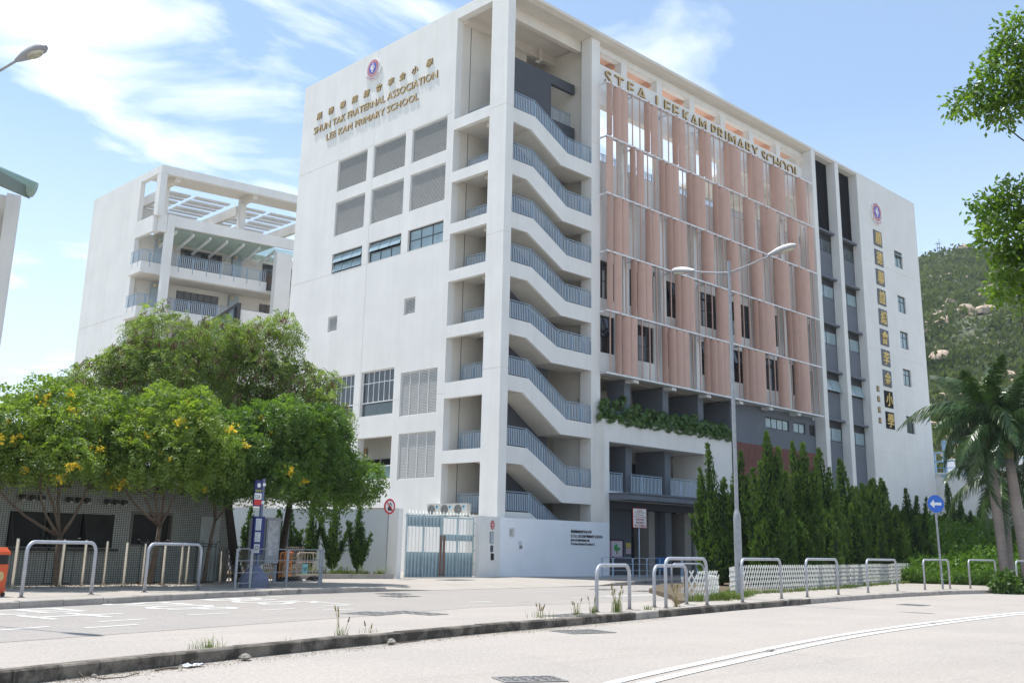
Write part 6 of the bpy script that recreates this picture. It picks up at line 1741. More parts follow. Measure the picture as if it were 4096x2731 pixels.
def sprays(P, Nn, rg, L=.42, n=7, lw=.045, ll=.12, droop=.5, spread=.7, up=.15, fold=.35, jit=.5):
    """feathery compound leaves: pairs of leaflets either side of an arching midrib; returns quads"""
    k = len(P)
    d = unit(Nn + rg.randn(k, 3) * spread + np.array([0, 0, up]))
    side = unit(np.cross(d, rg.randn(k, 3)))
    Ls = L * rg.uniform(.7, 1.25, (k, 1))
    out = []
    for j in range(n):
        t = (j + .6) / n
        c = P + d * Ls * t + np.array([0, 0, -1]) * (Ls * droop * t * t)
        dd = unit(d + np.array([0, 0, -1]) * droop * 1.6 * t)
        for sg in (1, -1):
            s2 = unit(side * sg + dd * .45 + np.array([0, 0, -fold]) + rg.randn(k, 3) * .22 * jit)
            w = unit(np.cross(s2, np.cross(dd, s2)) + rg.randn(k, 3) * .25)
            ln = ll * (1 - .35 * abs(t - .45) * 2) * rg.uniform(.8, 1.2, (k, 1)); wd = lw * rg.uniform(.8, 1.2, (k, 1))
            out.append(np.stack([c, c + s2 * ln * .5 + w * wd * .5, c + s2 * ln, c + s2 * ln * .5 - w * wd * .5], 1))
    return np.concatenate(out).reshape(-1, 3)
def leaves(P, Nn, rg, ll=.1, lw=.045, n=4, spread=.8, droop=.3, scatter=.08):
    out = []; k = len(P)
    for j in range(n):
        c = P + rg.randn(k, 3) * scatter
        d = unit(Nn + rg.randn(k, 3) * spread + np.array([0, 0, -droop])); w = unit(np.cross(d, rg.randn(k, 3)))
        ln = ll * rg.uniform(.7, 1.25, (k, 1)); wd = lw * rg.uniform(.8, 1.2, (k, 1)); b = unit(np.cross(d, w))
        out.append(np.stack([c, c + d * ln * .45 + w * wd * .5 + b * ln * .05, c + d * ln, c + d * ln * .45 - w * wd * .5 + b * ln * .05], 1))
    return np.concatenate(out).reshape(-1, 3)
def limbs(mb, base, targets, r0, rg, sub=2):
    for t in targets:
        b = Vector(base); t = Vector(t); n = 6; pts = []
        side = Vector((rg.uniform(-1, 1), rg.uniform(-1, 1), 0)) * (t - b).length * .12
        for i in range(n + 1):
            f = i / n; p = b.lerp(t, f) + side * math.sin(f * math.pi) + Vector((0, 0, -.12 * (t - b).length * math.sin(f * math.pi) * .5)); pts.append(p)
        mb.tube(pts, [r0 * (1 - .82 * i / n) for i in range(n + 1)], 6)
        for s_ in range(sub):
            f = rg.uniform(.35, .85); p = b.lerp(t, f) + side * math.sin(f * math.pi) + Vector((0, 0, -.06 * (t - b).length * math.sin(f * math.pi)))
            e = p + Vector((rg.uniform(-1, 1), rg.uniform(-1, 1), rg.uniform(.2, 1))).normalized() * (t - b).length * rg.uniform(.3, .55)
            mb.tube([p, p.lerp(e, .5) + Vector((0, 0, .05)), e], [r0 * .35, r0 * .2, r0 * .07], 5)
_rg = np.random.RandomState(21); _n = 30000; _r = np.sqrt(_rg.uniform(125 ** 2, 403 ** 2, _n)); _a = _rg.uniform(13, 27, _n)
_x, _y = _r * np.cos(np.radians(_a)), _r * np.sin(np.radians(_a)); _z = hillz(_r, _a) - .5
_k = vnoise(_x / 11, _y / 11, 12) + .5 * vnoise(_x / 3.5, _y / 3.5, 13) > _rg.uniform(.3, .95, _n)
_P = np.stack([_x, _y, _z + _rg.uniform(0, 1.6, _n)], 1)[_k]
link('hill_scrub', npmesh('hill_scrub', leaves(_P, np.tile([-.7, -.3, .75], (len(_P), 1)), _rg, 1.25, 1.0, 5, .9, -.4, .7), 4, mat('hill_shrub_leaves', (0.075, 0.12, 0.045), .95, .4, .06, color2=(0.17, 0.20, 0.10), detail=8, trans=.3)), kind='stuff')
LEAF_Y = mat('yellow_elder_leaf', (0.12, 0.215, 0.040), .5, .35, 1.6, color2=(0.27, 0.36, 0.075), trans=.5, spec=.5)
LEAF_D = mat('deep_green_leaf', (0.080, 0.165, 0.035), .5, .35, 1.6, color2=(0.18, 0.29, 0.06), trans=.46, spec=.5)
LEAF_L = mat('leadtree_leaf', (0.14, 0.22, 0.06), .55, .35, 2.0, color2=(0.28, 0.36, 0.11), trans=.5, spec=.4)
POD = mat('brown_seed_pod', (0.13, 0.060, 0.035), .6, .5, 3, color2=(0.28, 0.15, 0.10))
PETAL = mat('yellow_petal', (0.80, 0.58, 0.05), .6, .12, 8, trans=.25)
_fl = None
def tree(label, base, fork, blobs, leafm, dens, rg_seed, trunk_r=.09, flowers=0, pods=0, kindname='flowering_tree', lean=None, sp=None, barkm=BARK, sub=2, zone=None, cat='tree', ground=KZ):
    rg = np.random.RandomState(rg_seed); rr_ = random.Random(rg_seed); limb_to = list(blobs)
    fine = []
    for b in blobs:
        fine.append((b[0], b[1], b[2], b[3] * .72, b[4] * .72, b[5] * .72))
        for k in range(9):
            d = unit(rg.randn(3)); f = rg.uniform(.62, .95); s_ = rg.uniform(.26, .44)
            fine.append((b[0] + d[0] * b[3] * f, b[1] + d[1] * b[4] * f, b[2] + d[2] * b[5] * f, b[3] * s_, b[4] * s_, b[5] * s_ * 1.05))
    blobs = fine
    t_ = thing(kindname, label, cat, (base[0], base[1], ground))
    off = np.array([base[0], base[1], ground])
    mb = MB(); f = Vector(fork) - Vector(off); mid = f * .5 + Vector((rr_.uniform(-.06, .06), rr_.uniform(-.06, .06), 0))
    mb.tube([(0, 0, -.05), mid * .3, mid, f], [trunk_r * 1.35, trunk_r * 1.1, trunk_r, trunk_r * .85], 9)
    mb.build('trunk', barkm, t_, smooth=True)
    lb_ = MB(); limbs(lb_, f, [(b[0] - off[0], b[1] - off[1], b[2] - off[2] + b[5] * .1) for b in limb_to], trunk_r * .62, rr_, sub); lb_.build('branches', barkm, t_, smooth=True)
    P_, N_ = blob_points(blobs, dens, rg)
    kw = sp or {}
    q = sprays(P_, N_, rg, **kw)
    P2, N2 = blob_points([(b[0], b[1], b[2], b[3] * .7, b[4] * .7, b[5] * .7) for b in blobs], dens * .3, rg, (.5, 1))
    q2 = sprays(P2, N2, rg, **kw)
    link('crown', npmesh('crown', np.concatenate([q, q2]) - off, 4, leafm), t_)
    if flowers:
        global _fl
        if _fl is None:
            g = np.random.RandomState(77); pp_ = g.randn(16, 3) * .055; dd = unit(g.randn(16, 3) + np.array([0, -.4, .2]))
            _fl = npmesh('flower_cluster', leaves(pp_, dd, g, .075, .05, 3, .5, 0, .01), 4, PETAL)
        c_ = [i for i in range(len(P_)) if N_[i][1] < .0 and P_[i][1] < base[1] - 1.2 and (zone is None or zone(P_[i]))]
        for i in rr_.sample(c_, min(flowers, len(c_))):
            o = link('flower_cluster', _fl, t_, tuple(P_[i] + N_[i] * .22 - off), (rr_.uniform(0, 6), rr_.uniform(0, 6), rr_.uniform(0, 6))); s = rr_.uniform(.65, 1.5); o.scale = (s, s, s)
    if pods:
        idx = [i for i in range(len(P_)) if N_[i][1] < .35]; idx = rr_.sample(idx, min(pods, len(idx))); vv = []
        for i in idx:
            c = P_[i] + N_[i] * .12 - off; n = rr_.randint(7, 15)
            for _ in range(n):
                d = unit(np.array([rg.randn() * .45, rg.randn() * .45, -1.0])); a = c + rg.randn(3) * .07; w = unit(np.cross(d, rg.randn(3))) * .011; l = rg.uniform(.14, .26)
                vv += [a - w, a + w, a + w * 1.3 + d * l, a - w * 1.3 + d * l]
        link('seed_pods', npmesh('seed_pods', np.array(vv), 4, POD), t_, kind='stuff')
    return t_
SPY = dict(L=.36, n=4, lw=.062, ll=.125, droop=.45, spread=.6)
SPL = dict(L=.46, n=6, lw=.045, ll=.13, droop=.75, spread=.55, fold=.1)
# five yellow-flowering trees along the tiled wall
tree('yellow-flowered tree whose twin trunks rise behind the first hoop rail, leftmost crown', (12.3, 30.95), (12.15, 30.75, 1.5), [(10.2, 30.3, 4.6, 1.5, 1.5, 1.0), (11.6, 29.9, 4.9, 1.3, 1.4, 1.0), (10.9, 29.6, 3.7, 1.6, 1.3, .75), (12.6, 30.0, 4.2, 1.2, 1.3, .9), (9.3, 30.3, 3.7, 1.3, 1.3, .8)], LEAF_Y, 44, 1, .085, 42, sp=SPY)
tree('yellow-flowered tree forking in front of the bronze notice case', (15.3, 31.35), (15.15, 30.7, 1.9), [(13.6, 29.9, 4.7, 1.3, 1.4, 1.1), (14.7, 29.5, 5.1, 1.3, 1.3, .9), (14.0, 29.3, 3.8, 1.4, 1.2, .75), (15.3, 29.4, 4.1, 1.2, 1.3, .9), (12.9, 29.9, 3.9, 1.1, 1.2, .8)], LEAF_Y, 44, 2, .08, 22, sp=SPY)
tree('slender tree with a wire trunk guard between notice case and barrier', (17.35, 31.7), (17.4, 31.4, 2.1), [(16.9, 30.4, 4.9, 1.3, 1.3, 1.0), (16.2, 30.2, 3.9, 1.2, 1.2, .9), (17.8, 30.5, 4.4, 1.2, 1.3, .9)], LEAF_D, 46, 3, .06, 5, sp=SPY)
tree('dark leafy tree with a thick trunk leaning left behind the cabinet', (19.3, 32.9), (17.9, 31.6, 2.9), [(18.4, 30.4, 5.3, 1.4, 1.3, 1.0), (19.5, 30.1, 4.6, 1.3, 1.3, 1.0), (18.7, 30.2, 3.7, 1.3, 1.1, .8), (17.6, 30.7, 3.5, 1.1, 1.0, .6), (19.9, 30.2, 3.6, 1.05, 1.1, .75)], LEAF_D, 46, 4, .15, 3, sp=SPY, barkm=BARKD)
tree('dark leafy tree at the right end of the row, overhanging the slim cypresses', (20.9, 32.9), (20.5, 31.8, 2.9), [(20.9, 30.5, 4.8, 1.4, 1.3, 1.0), (21.6, 30.4, 4.0, 1.25, 1.2, .9), (21.0, 30.5, 3.3, 1.1, 1.0, .65), (20.3, 30.4, 5.4, 1.1, 1.2, .8), (22.3, 30.7, 3.65, .75, .9, .6)], LEAF_D, 46, 5, .12, 0, sp=SPY, barkm=BARKD)
# tall lead tree with brown pods behind them
tree('tall airy tree hung with brown seed pods behind the flowering row', (18.0, 35.2), (18.0, 34.5, 4.2), [(16.4, 34.2, 8.6, 1.3, 1.5, .95), (18.2, 33.6, 8.4, 1.4, 1.5, 1.0), (19.9, 33.0, 8.6, 1.3, 1.4, 1.0), (17.2, 34.0, 7.3, 1.7, 1.5, .9), (19.3, 33.2, 7.3, 1.6, 1.5, .9), (20.9, 32.0, 7.2, 1.1, 1.2, .8), (21.2, 31.6, 6.0, 1.0, 1.2, .9), (15.3, 34.6, 7.6, .9, 1.1, .5), (14.3, 34.9, 6.9, 1.0, 1.1, .55), (15.6, 34.4, 6.4, 1.2, 1.2, .7), (13.7, 35.1, 6.4, .7, .9, .4), (19.6, 32.9, 6.1, 1.2, 1.3, .8)],
     LEAF_L, 27, 6, .16, 0, pods=420, kindname='lead_tree', sp=SPL, barkm=BARKD, sub=4)
# tree guards (black wire hoops)
def tree_guard(label, x, y, r=.34, h=1.25):
    t_ = thing('tree_guard', label, 'tree guard', (x, y, KZ), 0, 'black wire guards round the street tree trunks')
    q = MB()
    for z in (.05, h - .08, h): q.tube([(r * math.cos(a), r * math.sin(a), z) for a in np.linspace(0, 2 * math.pi, 17)], .012, 5)
    q.build('ring', DKB, t_)
    for k in range(8):
        a = 2 * math.pi * k / 8; c, s = math.cos(a), math.sin(a); q = MB(); q.tube([(r * c, r * s, 0), (r * c, r * s, h), ((r + .06) * c, (r + .06) * s, h + .09), ((r + .14) * c, (r + .14) * s, h + .08)], .008, 4); q.build('upright', DKB, t_)
tree_guard('black wire guard round the twin-trunk tree behind the first hoop rail', 12.3, 30.95, .4); tree_guard('black wire guard round the tree in front of the notice case', 15.3, 31.35, .36); tree_guard('black wire guard round the slender tree left of the folding barrier', 17.35, 31.7, .33)

# ---- cypresses and junipers
CYP = mat('cypress_scale_leaf', (0.04, 0.10, 0.02), .7, .35, 1.4, color2=(0.125, 0.21, 0.042), trans=.28, spec=.3)
CYPI = mat('cypress_shade_core', (0.012, 0.028, 0.009), .9, .3, 3)  # near-black green stands in for the shade deep inside the crown
def spire(base, tip, r, rg, dens, bulge=.3, tw=.1):
    """points and outward directions on a curved, lumpy flame-shaped spire"""
    base = np.array(base, float); tip = np.array(tip, float); Lh = np.linalg.norm(tip - base)
    n = int(dens * 2 * math.pi * r * Lh * .62)
    t = rg.rand(n) ** 1.15; a = rg.uniform(0, 2 * math.pi, n)
    prof = np.where(t < bulge, .55 + .45 * np.sin(t / bulge * math.pi / 2), np.cos((t - bulge) / (1 - bulge) * math.pi / 2) ** .8)
    lump = 1 + .20 * np.sin(a * 3 + t * 14 + base[0] * 5) + .16 * np.sin(a * 5 - t * 23 + base[1] * 3)
    rad = r * prof * lump * rg.uniform(.82, 1.06, n)
    ax = unit(tip - base); s1 = unit(np.cross(ax, [0.3, 1, 0.1])); s2 = np.cross(ax, s1)
    bend = np.outer(np.sin(t * math.pi), s1 * math.sin(base[0] * 3) + s2 * math.cos(base[1] * 2)) * tw * r * 2
    o = np.outer(np.cos(a), s1) + np.outer(np.sin(a), s2)
    P_ = base + np.outer(t, tip - base) + bend + o * rad[:, None]
    return P_, unit(o * .55 + ax * .9)
def tufts(P, Nn, rg, l=.13, w=.035, n=3):
    out = []; k = len(P)
    for j in range(n):
        d = unit(Nn + rg.randn(k, 3) * .42 + np.array([0, 0, .25])); s = unit(np.cross(d, rg.randn(k, 3))) * w * rg.uniform(.7, 1.3, (k, 1)); c = P + rg.randn(k, 3) * .02; ln = l * rg.uniform(.6, 1.4, (k, 1))
        out.append(np.stack([c - s * .5, c + s * .5, c + s * .75 + d * ln * .6, c + d * ln], 1))
    return np.concatenate(out).reshape(-1, 3)
def conifer(label, base, spires, seed, dens=130, trunk=.07, l=.13, w=.04, group=None, name='cypress_tree', inner=True):
    rg = np.random.RandomState(seed); bx, by, bz = base
    t_ = thing(name, label, 'tree', base, 0, group)
    mb = MB(); top = max(s[1][2] for s in spires); mb.tube([(0, 0, -.1), (0, 0, .5), (0, 0, top * .45)], [trunk, trunk * .9, trunk * .4], 7); mb.build('trunk', BARK, t_, smooth=True)
    Q = []; core = MB()
    for b, tp_, r in spires:
        P_, N_ = spire(b, tp_, r, rg, dens)
        Q.append(tufts(P_, N_, rg, l, w))
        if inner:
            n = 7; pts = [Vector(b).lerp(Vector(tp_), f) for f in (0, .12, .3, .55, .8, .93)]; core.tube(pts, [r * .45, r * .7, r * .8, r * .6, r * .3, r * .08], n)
    if inner: core.build('shade_core', CYPI, t_)  # solid core added inside the tufts to block light through the crown
    link('crown', npmesh('crown', np.concatenate(Q), 4, CYP), t_)
    return t_
GC = 'slim cypresses in the planter by the boundary wall'
def slim(label, x, y, h, seed, arms):
    sp_l = [((0, 0, .3), (arms[0], 0, h), .21)]
    for dx, dy, z0, z1, r in arms[1:]: sp_l.append(((dx * .2, dy * .2, z0 * .7), (dx * 1.1, dy * 1.1, z1), r * .85))
    conifer(label, (x, y, .22), sp_l, seed, 230, .06, .10, .032, GC)
slim('slim cypress nearest the white end pier of the boundary wall', 26.2, 35.3, 2.75, 41, (-.05, (-.42, .2, .8, 2.15, .17), (.35, -.3, .6, 1.7, .16), (.1, -.1, .5, 1.9, .22)))
slim('tallest slim cypress with two raised side arms, second from the white pier', 25.25, 35.7, 3.25, 42, (.0, (-.5, .3, .9, 2.2, .15), (.5, -.35, .8, 2.1, .15), (-.1, .1, .4, 1.9, .25)))
slim('slim cypress with a forked left arm, third from the white pier', 24.4, 36.2, 2.95, 43, (.08, (-.45, .3, .7, 1.8, .16), (.42, -.2, .9, 2.35, .14), (0, 0, .3, 1.6, .25)))
slim('bushy low cypress, fourth from the white pier', 23.7, 36.6, 2.55, 44, (-.03, (-.35, .25, .6, 1.9, .17), (.38, -.2, .5, 1.75, .17), (.05, .1, .4, 1.7, .25)))
slim('cypress standing just right of the slim dark pole', 23.3, 36.9, 2.5, 45, (.0, (-.3, .2, .6, 1.7, .16), (.32, -.2, .6, 1.6, .15)))
slim('narrow cypress left of the slim dark pole, under the overhanging leaves', 22.2, 37.3, 2.6, 46, (.04, (-.15, .1, .6, 1.8, .18), (.16, -.1, .7, 2.1, .15)))
# big junipers: (x, y, top) spires given in plan around each tree
_FA = sorted((math.degrees(math.atan2(y, x)), math.hypot(x, y)) for x, y in FENCELINE)
def juniper(label, x, y, z0, tops, seed, body, dens=120):
    D0 = math.hypot(x, y); k_ = max(1.0, (float(np.interp(math.degrees(math.atan2(y, x)) - 1.25, [a for a, _ in _FA], [d for _, d in _FA])) + 1.8) / D0)
    x, y = x * k_, y * k_
    tops = [(a * k_, b * k_, 1.5 + (c - 1.5) * k_, r * k_) for a, b, c, r in tops]; body = (body[0], body[1] * k_, body[2] * k_)
    """tops: (dx,dy,z,r); body: number of low filler spires and body radius, height"""
    rr_ = random.Random(seed); sp_l = []
    for dx, dy, zt, r in tops: sp_l.append(((dx * .35, dy * .35, .25), (dx, dy, zt - z0), r))
    nb_, br_, bh_ = body
    tops2 = []
    for dx, dy, zt, r in tops:      # side tips leaning off each main tip
        for j in range(3):
            a = rr_.uniform(0, 6.28); f = rr_.uniform(.45, .82); tops2.append(((dx * .6, dy * .6, (zt - z0) * f * .45), (dx + math.cos(a) * r * 1.25, dy + math.sin(a) * r * 1.25, (zt - z0) * f), r * rr_.uniform(.42, .6)))
    sp_l += tops2
    for i in range(nb_ + 7):
        a = 2 * math.pi * (i * .618 + rr_.random() * .3); rad = br_ * rr_.uniform(.55, 1.05); sp_l.append(((math.cos(a) * rad * .6, math.sin(a) * rad * .6, .1), (math.cos(a) * rad, math.sin(a) * rad, bh_ * rr_.uniform(.35, 1.0)), rr_.uniform(.22, .42)))
    return conifer(label, (x, y, z0), sp_l, seed, dens, .12, .13, .038, 'dark junipers in the planting bed', 'juniper_tree')
juniper('widest juniper with long arms reaching left toward the canopy, left of the bed', 38.0, 25.6, .2, [(-1.05, .45, 3.45, .28), (-.75, .0, 6.0, .30), (-.6, .6, 4.0, .3), (-.1, -.3, 3.9, .4), (.25, -1.0, 5.65, .38), (-.35, -.5, 4.5, .4), (.75, -1.0, 4.7, .34), (-.7, .5, 4.6, .3)], 51, (11, 1.15, 2.9))
juniper('tallest juniper with a pointed tip over the red screen', 38.4, 23.5, .2, [(.0, -.1, 6.45, .42), (.3, -.45, 5.85, .40), (-.35, .4, 4.9, .4), (.6, -.6, 4.8, .34), (-.1, -.4, 4.1, .4), (-.5, .1, 3.9, .38)], 52, (10, 1.0, 3.0))
juniper('juniper with two close tips right of the tallest one', 39.1, 22.3, .2, [(-.1, .25, 6.05, .34), (.15, -.1, 6.0, .40), (.4, -.55, 5.4, .32), (-.2, .0, 4.1, .42), (.3, -.5, 4.2, .4)], 53, (9, 1.0, 3.1))
juniper('juniper with one clear pointed tip before the pale pier', 39.6, 21.6, .2, [(.05, .1, 5.75, .36), (.2, -.25, 4.95, .28), (-.25, .2, 4.5, .36), (.35, -.4, 4.0, .34)], 54, (8, .9, 3.0))
juniper('juniper with a thick curling top in the middle of the bed', 40.3, 20.9, .2, [(-.25, .1, 5.35, .42), (.2, -.35, 4.2, .40), (-.3, .3, 4.0, .4), (.1, .0, 3.6, .45)], 55, (9, 1.05, 3.2))
juniper('rounded juniper right of the curling one, with short tips', 41.5, 20.4, .2, [(-.2, .3, 4.4, .34), (.0, .0, 4.55, .36), (.35, -.3, 4.6, .42), (.55, -.8, 3.5, .4)], 56, (10, 1.15, 3.2))
juniper('low juniper filling the gap behind the lattice at the bed middle', 42.6, 23.6, .2, [(.0, .0, 3.6, .45), (-.5, .3, 3.3, .4), (.5, -.4, 3.4, .4)], 57, (9, 1.3, 2.6))
juniper('broad dark juniper low behind the tallest tip', 40.4, 25.0, .2, [(.0, .0, 4.2, .5), (-.6, .4, 3.8, .45), (.5, -.3, 4.1, .45), (.9, -.7, 3.6, .4)], 58, (9, 1.3, 3.0))
juniper('juniper with a flat shoulder just left of the arrow sign gap', 46.6, 22.6, .2, [(-.5, .3, 4.6, .36), (-.2, .1, 5.0, .36), (.2, -.2, 4.8, .4), (.4, -.6, 3.7, .38)], 59, (9, 1.2, 3.3))
juniper('narrow juniper spire standing before the sign wall', 47.6, 21.7, .2, [(.0, .0, 4.55, .30), (.12, -.45, 4.25, .22), (.25, -.85, 4.15, .16), (.1, -.2, 3.2, .35)], 60, (7, .95, 2.6))
juniper('juniper spire behind the round blue arrow sign', 48.4, 20.0, .2, [(-.2, .0, 4.8, .30), (.15, -.4, 4.0, .24), (-.1, .5, 3.3, .35)], 61, (8, 1.1, 2.9))
juniper('juniper right of the blue arrow sign before the sunlit bank', 49.6, 20.4, .2, [(.0, .0, 3.85, .28), (.0, -.4, 4.05, .26), (-.1, .4, 3.4, .35), (.4, -.7, 3.4, .35)], 62, (8, 1.1, 2.7))
juniper('last juniper, partly behind the palm trunks', 53.0, 20.9, .3, [(.0, .0, 4.1, .34), (.3, -.6, 3.6, .34), (-.3, .6, 3.7, .34)], 63, (9, 1.3, 2.7))
juniper('dark low juniper between the palms and the arrow sign', 50.5, 23.3, .3, [(.0, .0, 3.7, .4), (.5, -.5, 3.4, .4), (-.5, .5, 3.8, .4)], 64, (9, 1.4, 2.6))

# ---- royal palms
FROND = mat('palm_frond_leaf', (0.028, 0.070, 0.022), .32, .4, 1.2, color2=(0.075, 0.145, 0.035), trans=.2, spec=.6)
PTR = mat('palm_trunk_grey', (0.27, 0.235, 0.21), .9, .12, 2.0, .3, 30)
PSH = mat('palm_crownshaft_green', (0.09, 0.13, 0.03), .4, .2, 1.5, color2=(0.16, 0.14, 0.04))
def frond_mesh(L, droop, seed):
    rg = np.random.RandomState(seed); n = 52
    t = np.linspace(.12, 1, n); ang0 = .0
    x = L * (t - .22 * droop * t ** 3); z = L * (-.62 * droop * t ** 2.3)
    rach = np.stack([x, np.zeros(n), z], -1); tang = unit(np.gradient(rach, axis=0))
    out = []
    for sg in (1, -1):
        for rep in range(2):
            s = np.stack([np.zeros(n), np.full(n, float(sg)), np.zeros(n)], -1)
            d = unit(s * .8 + tang * .5 + np.array([0, 0, -.25 - .5 * rep]) + rg.randn(n, 3) * .16)
            ln = (.95 * np.sin(np.clip(t * .9 + .12, 0, 1) * math.pi) ** .55 * L * .21)[:, None] * rg.uniform(.8, 1.1, (n, 1))
            w = unit(np.cross(d, tang + rg.randn(n, 3) * .3)) * .03
            b0 = rach; b1 = rach + d * ln * .5 + np.array([0, 0, -.05]) * ln; b2 = rach + d * ln * .9 + np.array([0, 0, -.55]) * ln
            tw = unit(tang) * .026
            out.append(np.stack([b0 - tw, b0 + tw, b1 + tw * 1.1, b1 - tw * 1.1], 1)); out.append(np.stack([b1 - tw * 1.1, b1 + tw * 1.1, b2 + tw * .15, b2 - tw * .15], 1))
    V = np.concatenate(out).reshape(-1, 3)
    k = 14; ti = np.linspace(0, 1, k); rx = L * (ti - .22 * droop * ti ** 3); rz = L * (-.62 * droop * ti ** 2.3); rr_ = []
    for i in range(k - 1):
        w0, w1 = .035 * (1 - ti[i] * .85), .035 * (1 - ti[i + 1] * .85)
        for a, b in (((0, 1), (0, 0)), ((0, 0), (0, -.6))):
            pass
        rr_ += [(rx[i], -w0, rz[i]), (rx[i], w0, rz[i]), (rx[i + 1], w1, rz[i + 1]), (rx[i + 1], -w1, rz[i + 1]), (rx[i], 0, rz[i] - w0 * 1.3), (rx[i], w0, rz[i]), (rx[i + 1], w1, rz[i + 1]), (rx[i + 1], 0, rz[i + 1] - w1 * 1.3),
                (rx[i], -w0, rz[i]), (rx[i], 0, rz[i] - w0 * 1.3), (rx[i + 1], 0, rz[i + 1] - w1 * 1.3), (rx[i + 1], -w1, rz[i + 1])]
    return npmesh('frond', np.concatenate([V, np.array(rr_)]), 4, FROND)
FRS = [frond_mesh(4.3, .95, 1), frond_mesh(4.0, 1.35, 2), frond_mesh(3.6, .55, 3), frond_mesh(4.2, 1.15, 4)]
def palm(label, x, y, z0, ztrunk, zshaft, seed, lean=(0, 0), n=15, r=.24):
    rr_ = random.Random(seed); t_ = thing('royal_palm', label, 'palm tree', (x, y, z0), 0, 'royal palms by the road')
    H, S_ = ztrunk - z0, zshaft - z0; lx, ly = lean
    pts = [(lx * f, ly * f, H * f) for f in (0, .1, .3, .6, .85, 1)]
    MB().tube(pts, [r * 1.2, r * 1.02, r * 1.0, r * 1.12, r * .95, r * .82], 14).build('trunk', PTR, t_, smooth=True)
    q = MB()
    for k in range(int(H / .22)): f = (k + 1) * .22 / H; q.tube([(lx * f, ly * f, H * f - .006), (lx * f, ly * f, H * f + .006)], r * (1.06 if f < .3 else 1.1 if f < .75 else .95), 14) if f < .98 else None
    q.build('leaf_scar_rings', mat('palm_ring', (0.20, 0.17, 0.15), .9, .1, 2), t_)
    MB().tube([(lx, ly, H), (lx, ly, H + (S_ - H) * .25), (lx, ly, H + (S_ - H) * .7), (lx, ly, S_ + .3)], [r * .9, r * .88, r * .62, r * .3], 12).build('crownshaft', PSH, t_, smooth=True)
    for k in range(n):
        a = 2 * math.pi * (k * .381966 * 1.0) + rr_.uniform(-.2, .2); lvl = k / (n - 1)
        el = R(-42 + 112 * lvl ** 1.1)
        o = link('frond', FRS[(k + seed) % 4 if lvl < .75 else 2], t_, (lx, ly, S_ + .1 + .15 * lvl), (rr_.uniform(-.3, .3), -el, a)); s = rr_.uniform(.92, 1.15); o.scale = (s, s, s)
    return t_
palm('royal palm with the paler grey trunk, left of the pair', 56.3, 20.75, .55, 7.25, 8.9, 1, (-.35, .12), 22, .24)
palm('royal palm with the thicker brownish trunk, right of the pair', 56.4, 19.7, .5, 6.5, 8.2, 2, (-.45, .2), 21, .26)
palm('smaller palm crown low behind the two thick trunks', 60.5, 22.0, .5, 4.6, 5.9, 3, (0, 0), 15, .2)
palm('palm cut by the right edge behind the pair', 60.5, 19.4, .5, 7.6, 9.0, 4, (0, 0), 18, .22)

# ---- fig branches hanging into the upper right corner
FIG = mat('fig_leaf', (0.055, 0.135, 0.018), .35, .35, 3.0, color2=(0.19, 0.30, 0.045), trans=.5, spec=.6)
ft = thing('overhanging_fig_tree', 'fresh green fig branches hanging in from the upper right corner', 'tree', (17.2, 2.2, 0))
rg = np.random.RandomState(91); off = np.array([17.2, 2.2, 0])
MB().tube([(0, 0, -.1), (.1, 0, 2), (-.2, .1, 4.5), (-.5, .3, 6.5)], [.4, .34, .3, .22], 12).build('trunk', BARK, ft, smooth=True)
fb = [(13.15, 4.75, 7.35, .26, .22, .14), (13.2, 4.55, 7.42, .22, .22, .18), (13.25, 4.4, 7.6, .26, .26, .26), (13.3, 4.25, 7.85, .24, .24, .26), (13.35, 4.1, 8.15, .25, .25, .3), (13.3, 4.35, 7.2, .26, .25, .18), (13.5, 3.85, 7.6, .4, .4, .5), (13.9, 3.4, 8.0, .7, .6, .7),
      (13.2, 4.65, 5.9, .2, .2, .12), (13.25, 4.5, 5.75, .3, .26, .25), (13.2, 4.55, 5.45, .28, .25, .25), (13.3, 4.3, 5.95, .3, .28, .22), (13.35, 4.25, 5.5, .34, .3, .34), (13.3, 4.4, 5.05, .28, .26, .24), (13.25, 4.55, 4.85, .2, .2, .16), (13.4, 4.1, 5.1, .34, .3, .3), (13.8, 3.5, 5.4, .7, .6, .6), (13.3, 4.45, 4.72, .12, .12, .14),
      (15.0, 2.6, 6.8, 1.3, 1.1, 1.4), (16.5, 2.0, 8.2, 1.6, 1.5, 1.2)]
bb = MB(); rr = random.Random(6)
for b in fb: limbs(bb, (-.35, .2, 5.6) if b[2] < 6.5 else (-.45, .25, 6.3), [(b[0] - off[0] + .1, b[1] - off[1] - .1, b[2])], .035, rr, 0)
bb.build('branches', BARKD, ft, smooth=True)
P_, N_ = blob_points(fb[:18], 260, rg, (.35, 1.12)); P2, N2 = blob_points(fb[18:], 60, rg, (.6, 1.1))
link('crown', npmesh('crown', np.concatenate([leaves(P_, N_, rg, .085, .042, 4, .9, .35, .06), leaves(P2, N2, rg, .11, .055, 3, .9, .35, .08)]) - off, 4, FIG), ft)
q = MB(); q.tube([(-3.95, 2.2, 4.8), (-3.93, 2.2, 4.3), (-3.9, 2.21, 3.75)], .004, 4); q.build('hanging_root', BARKD, ft)

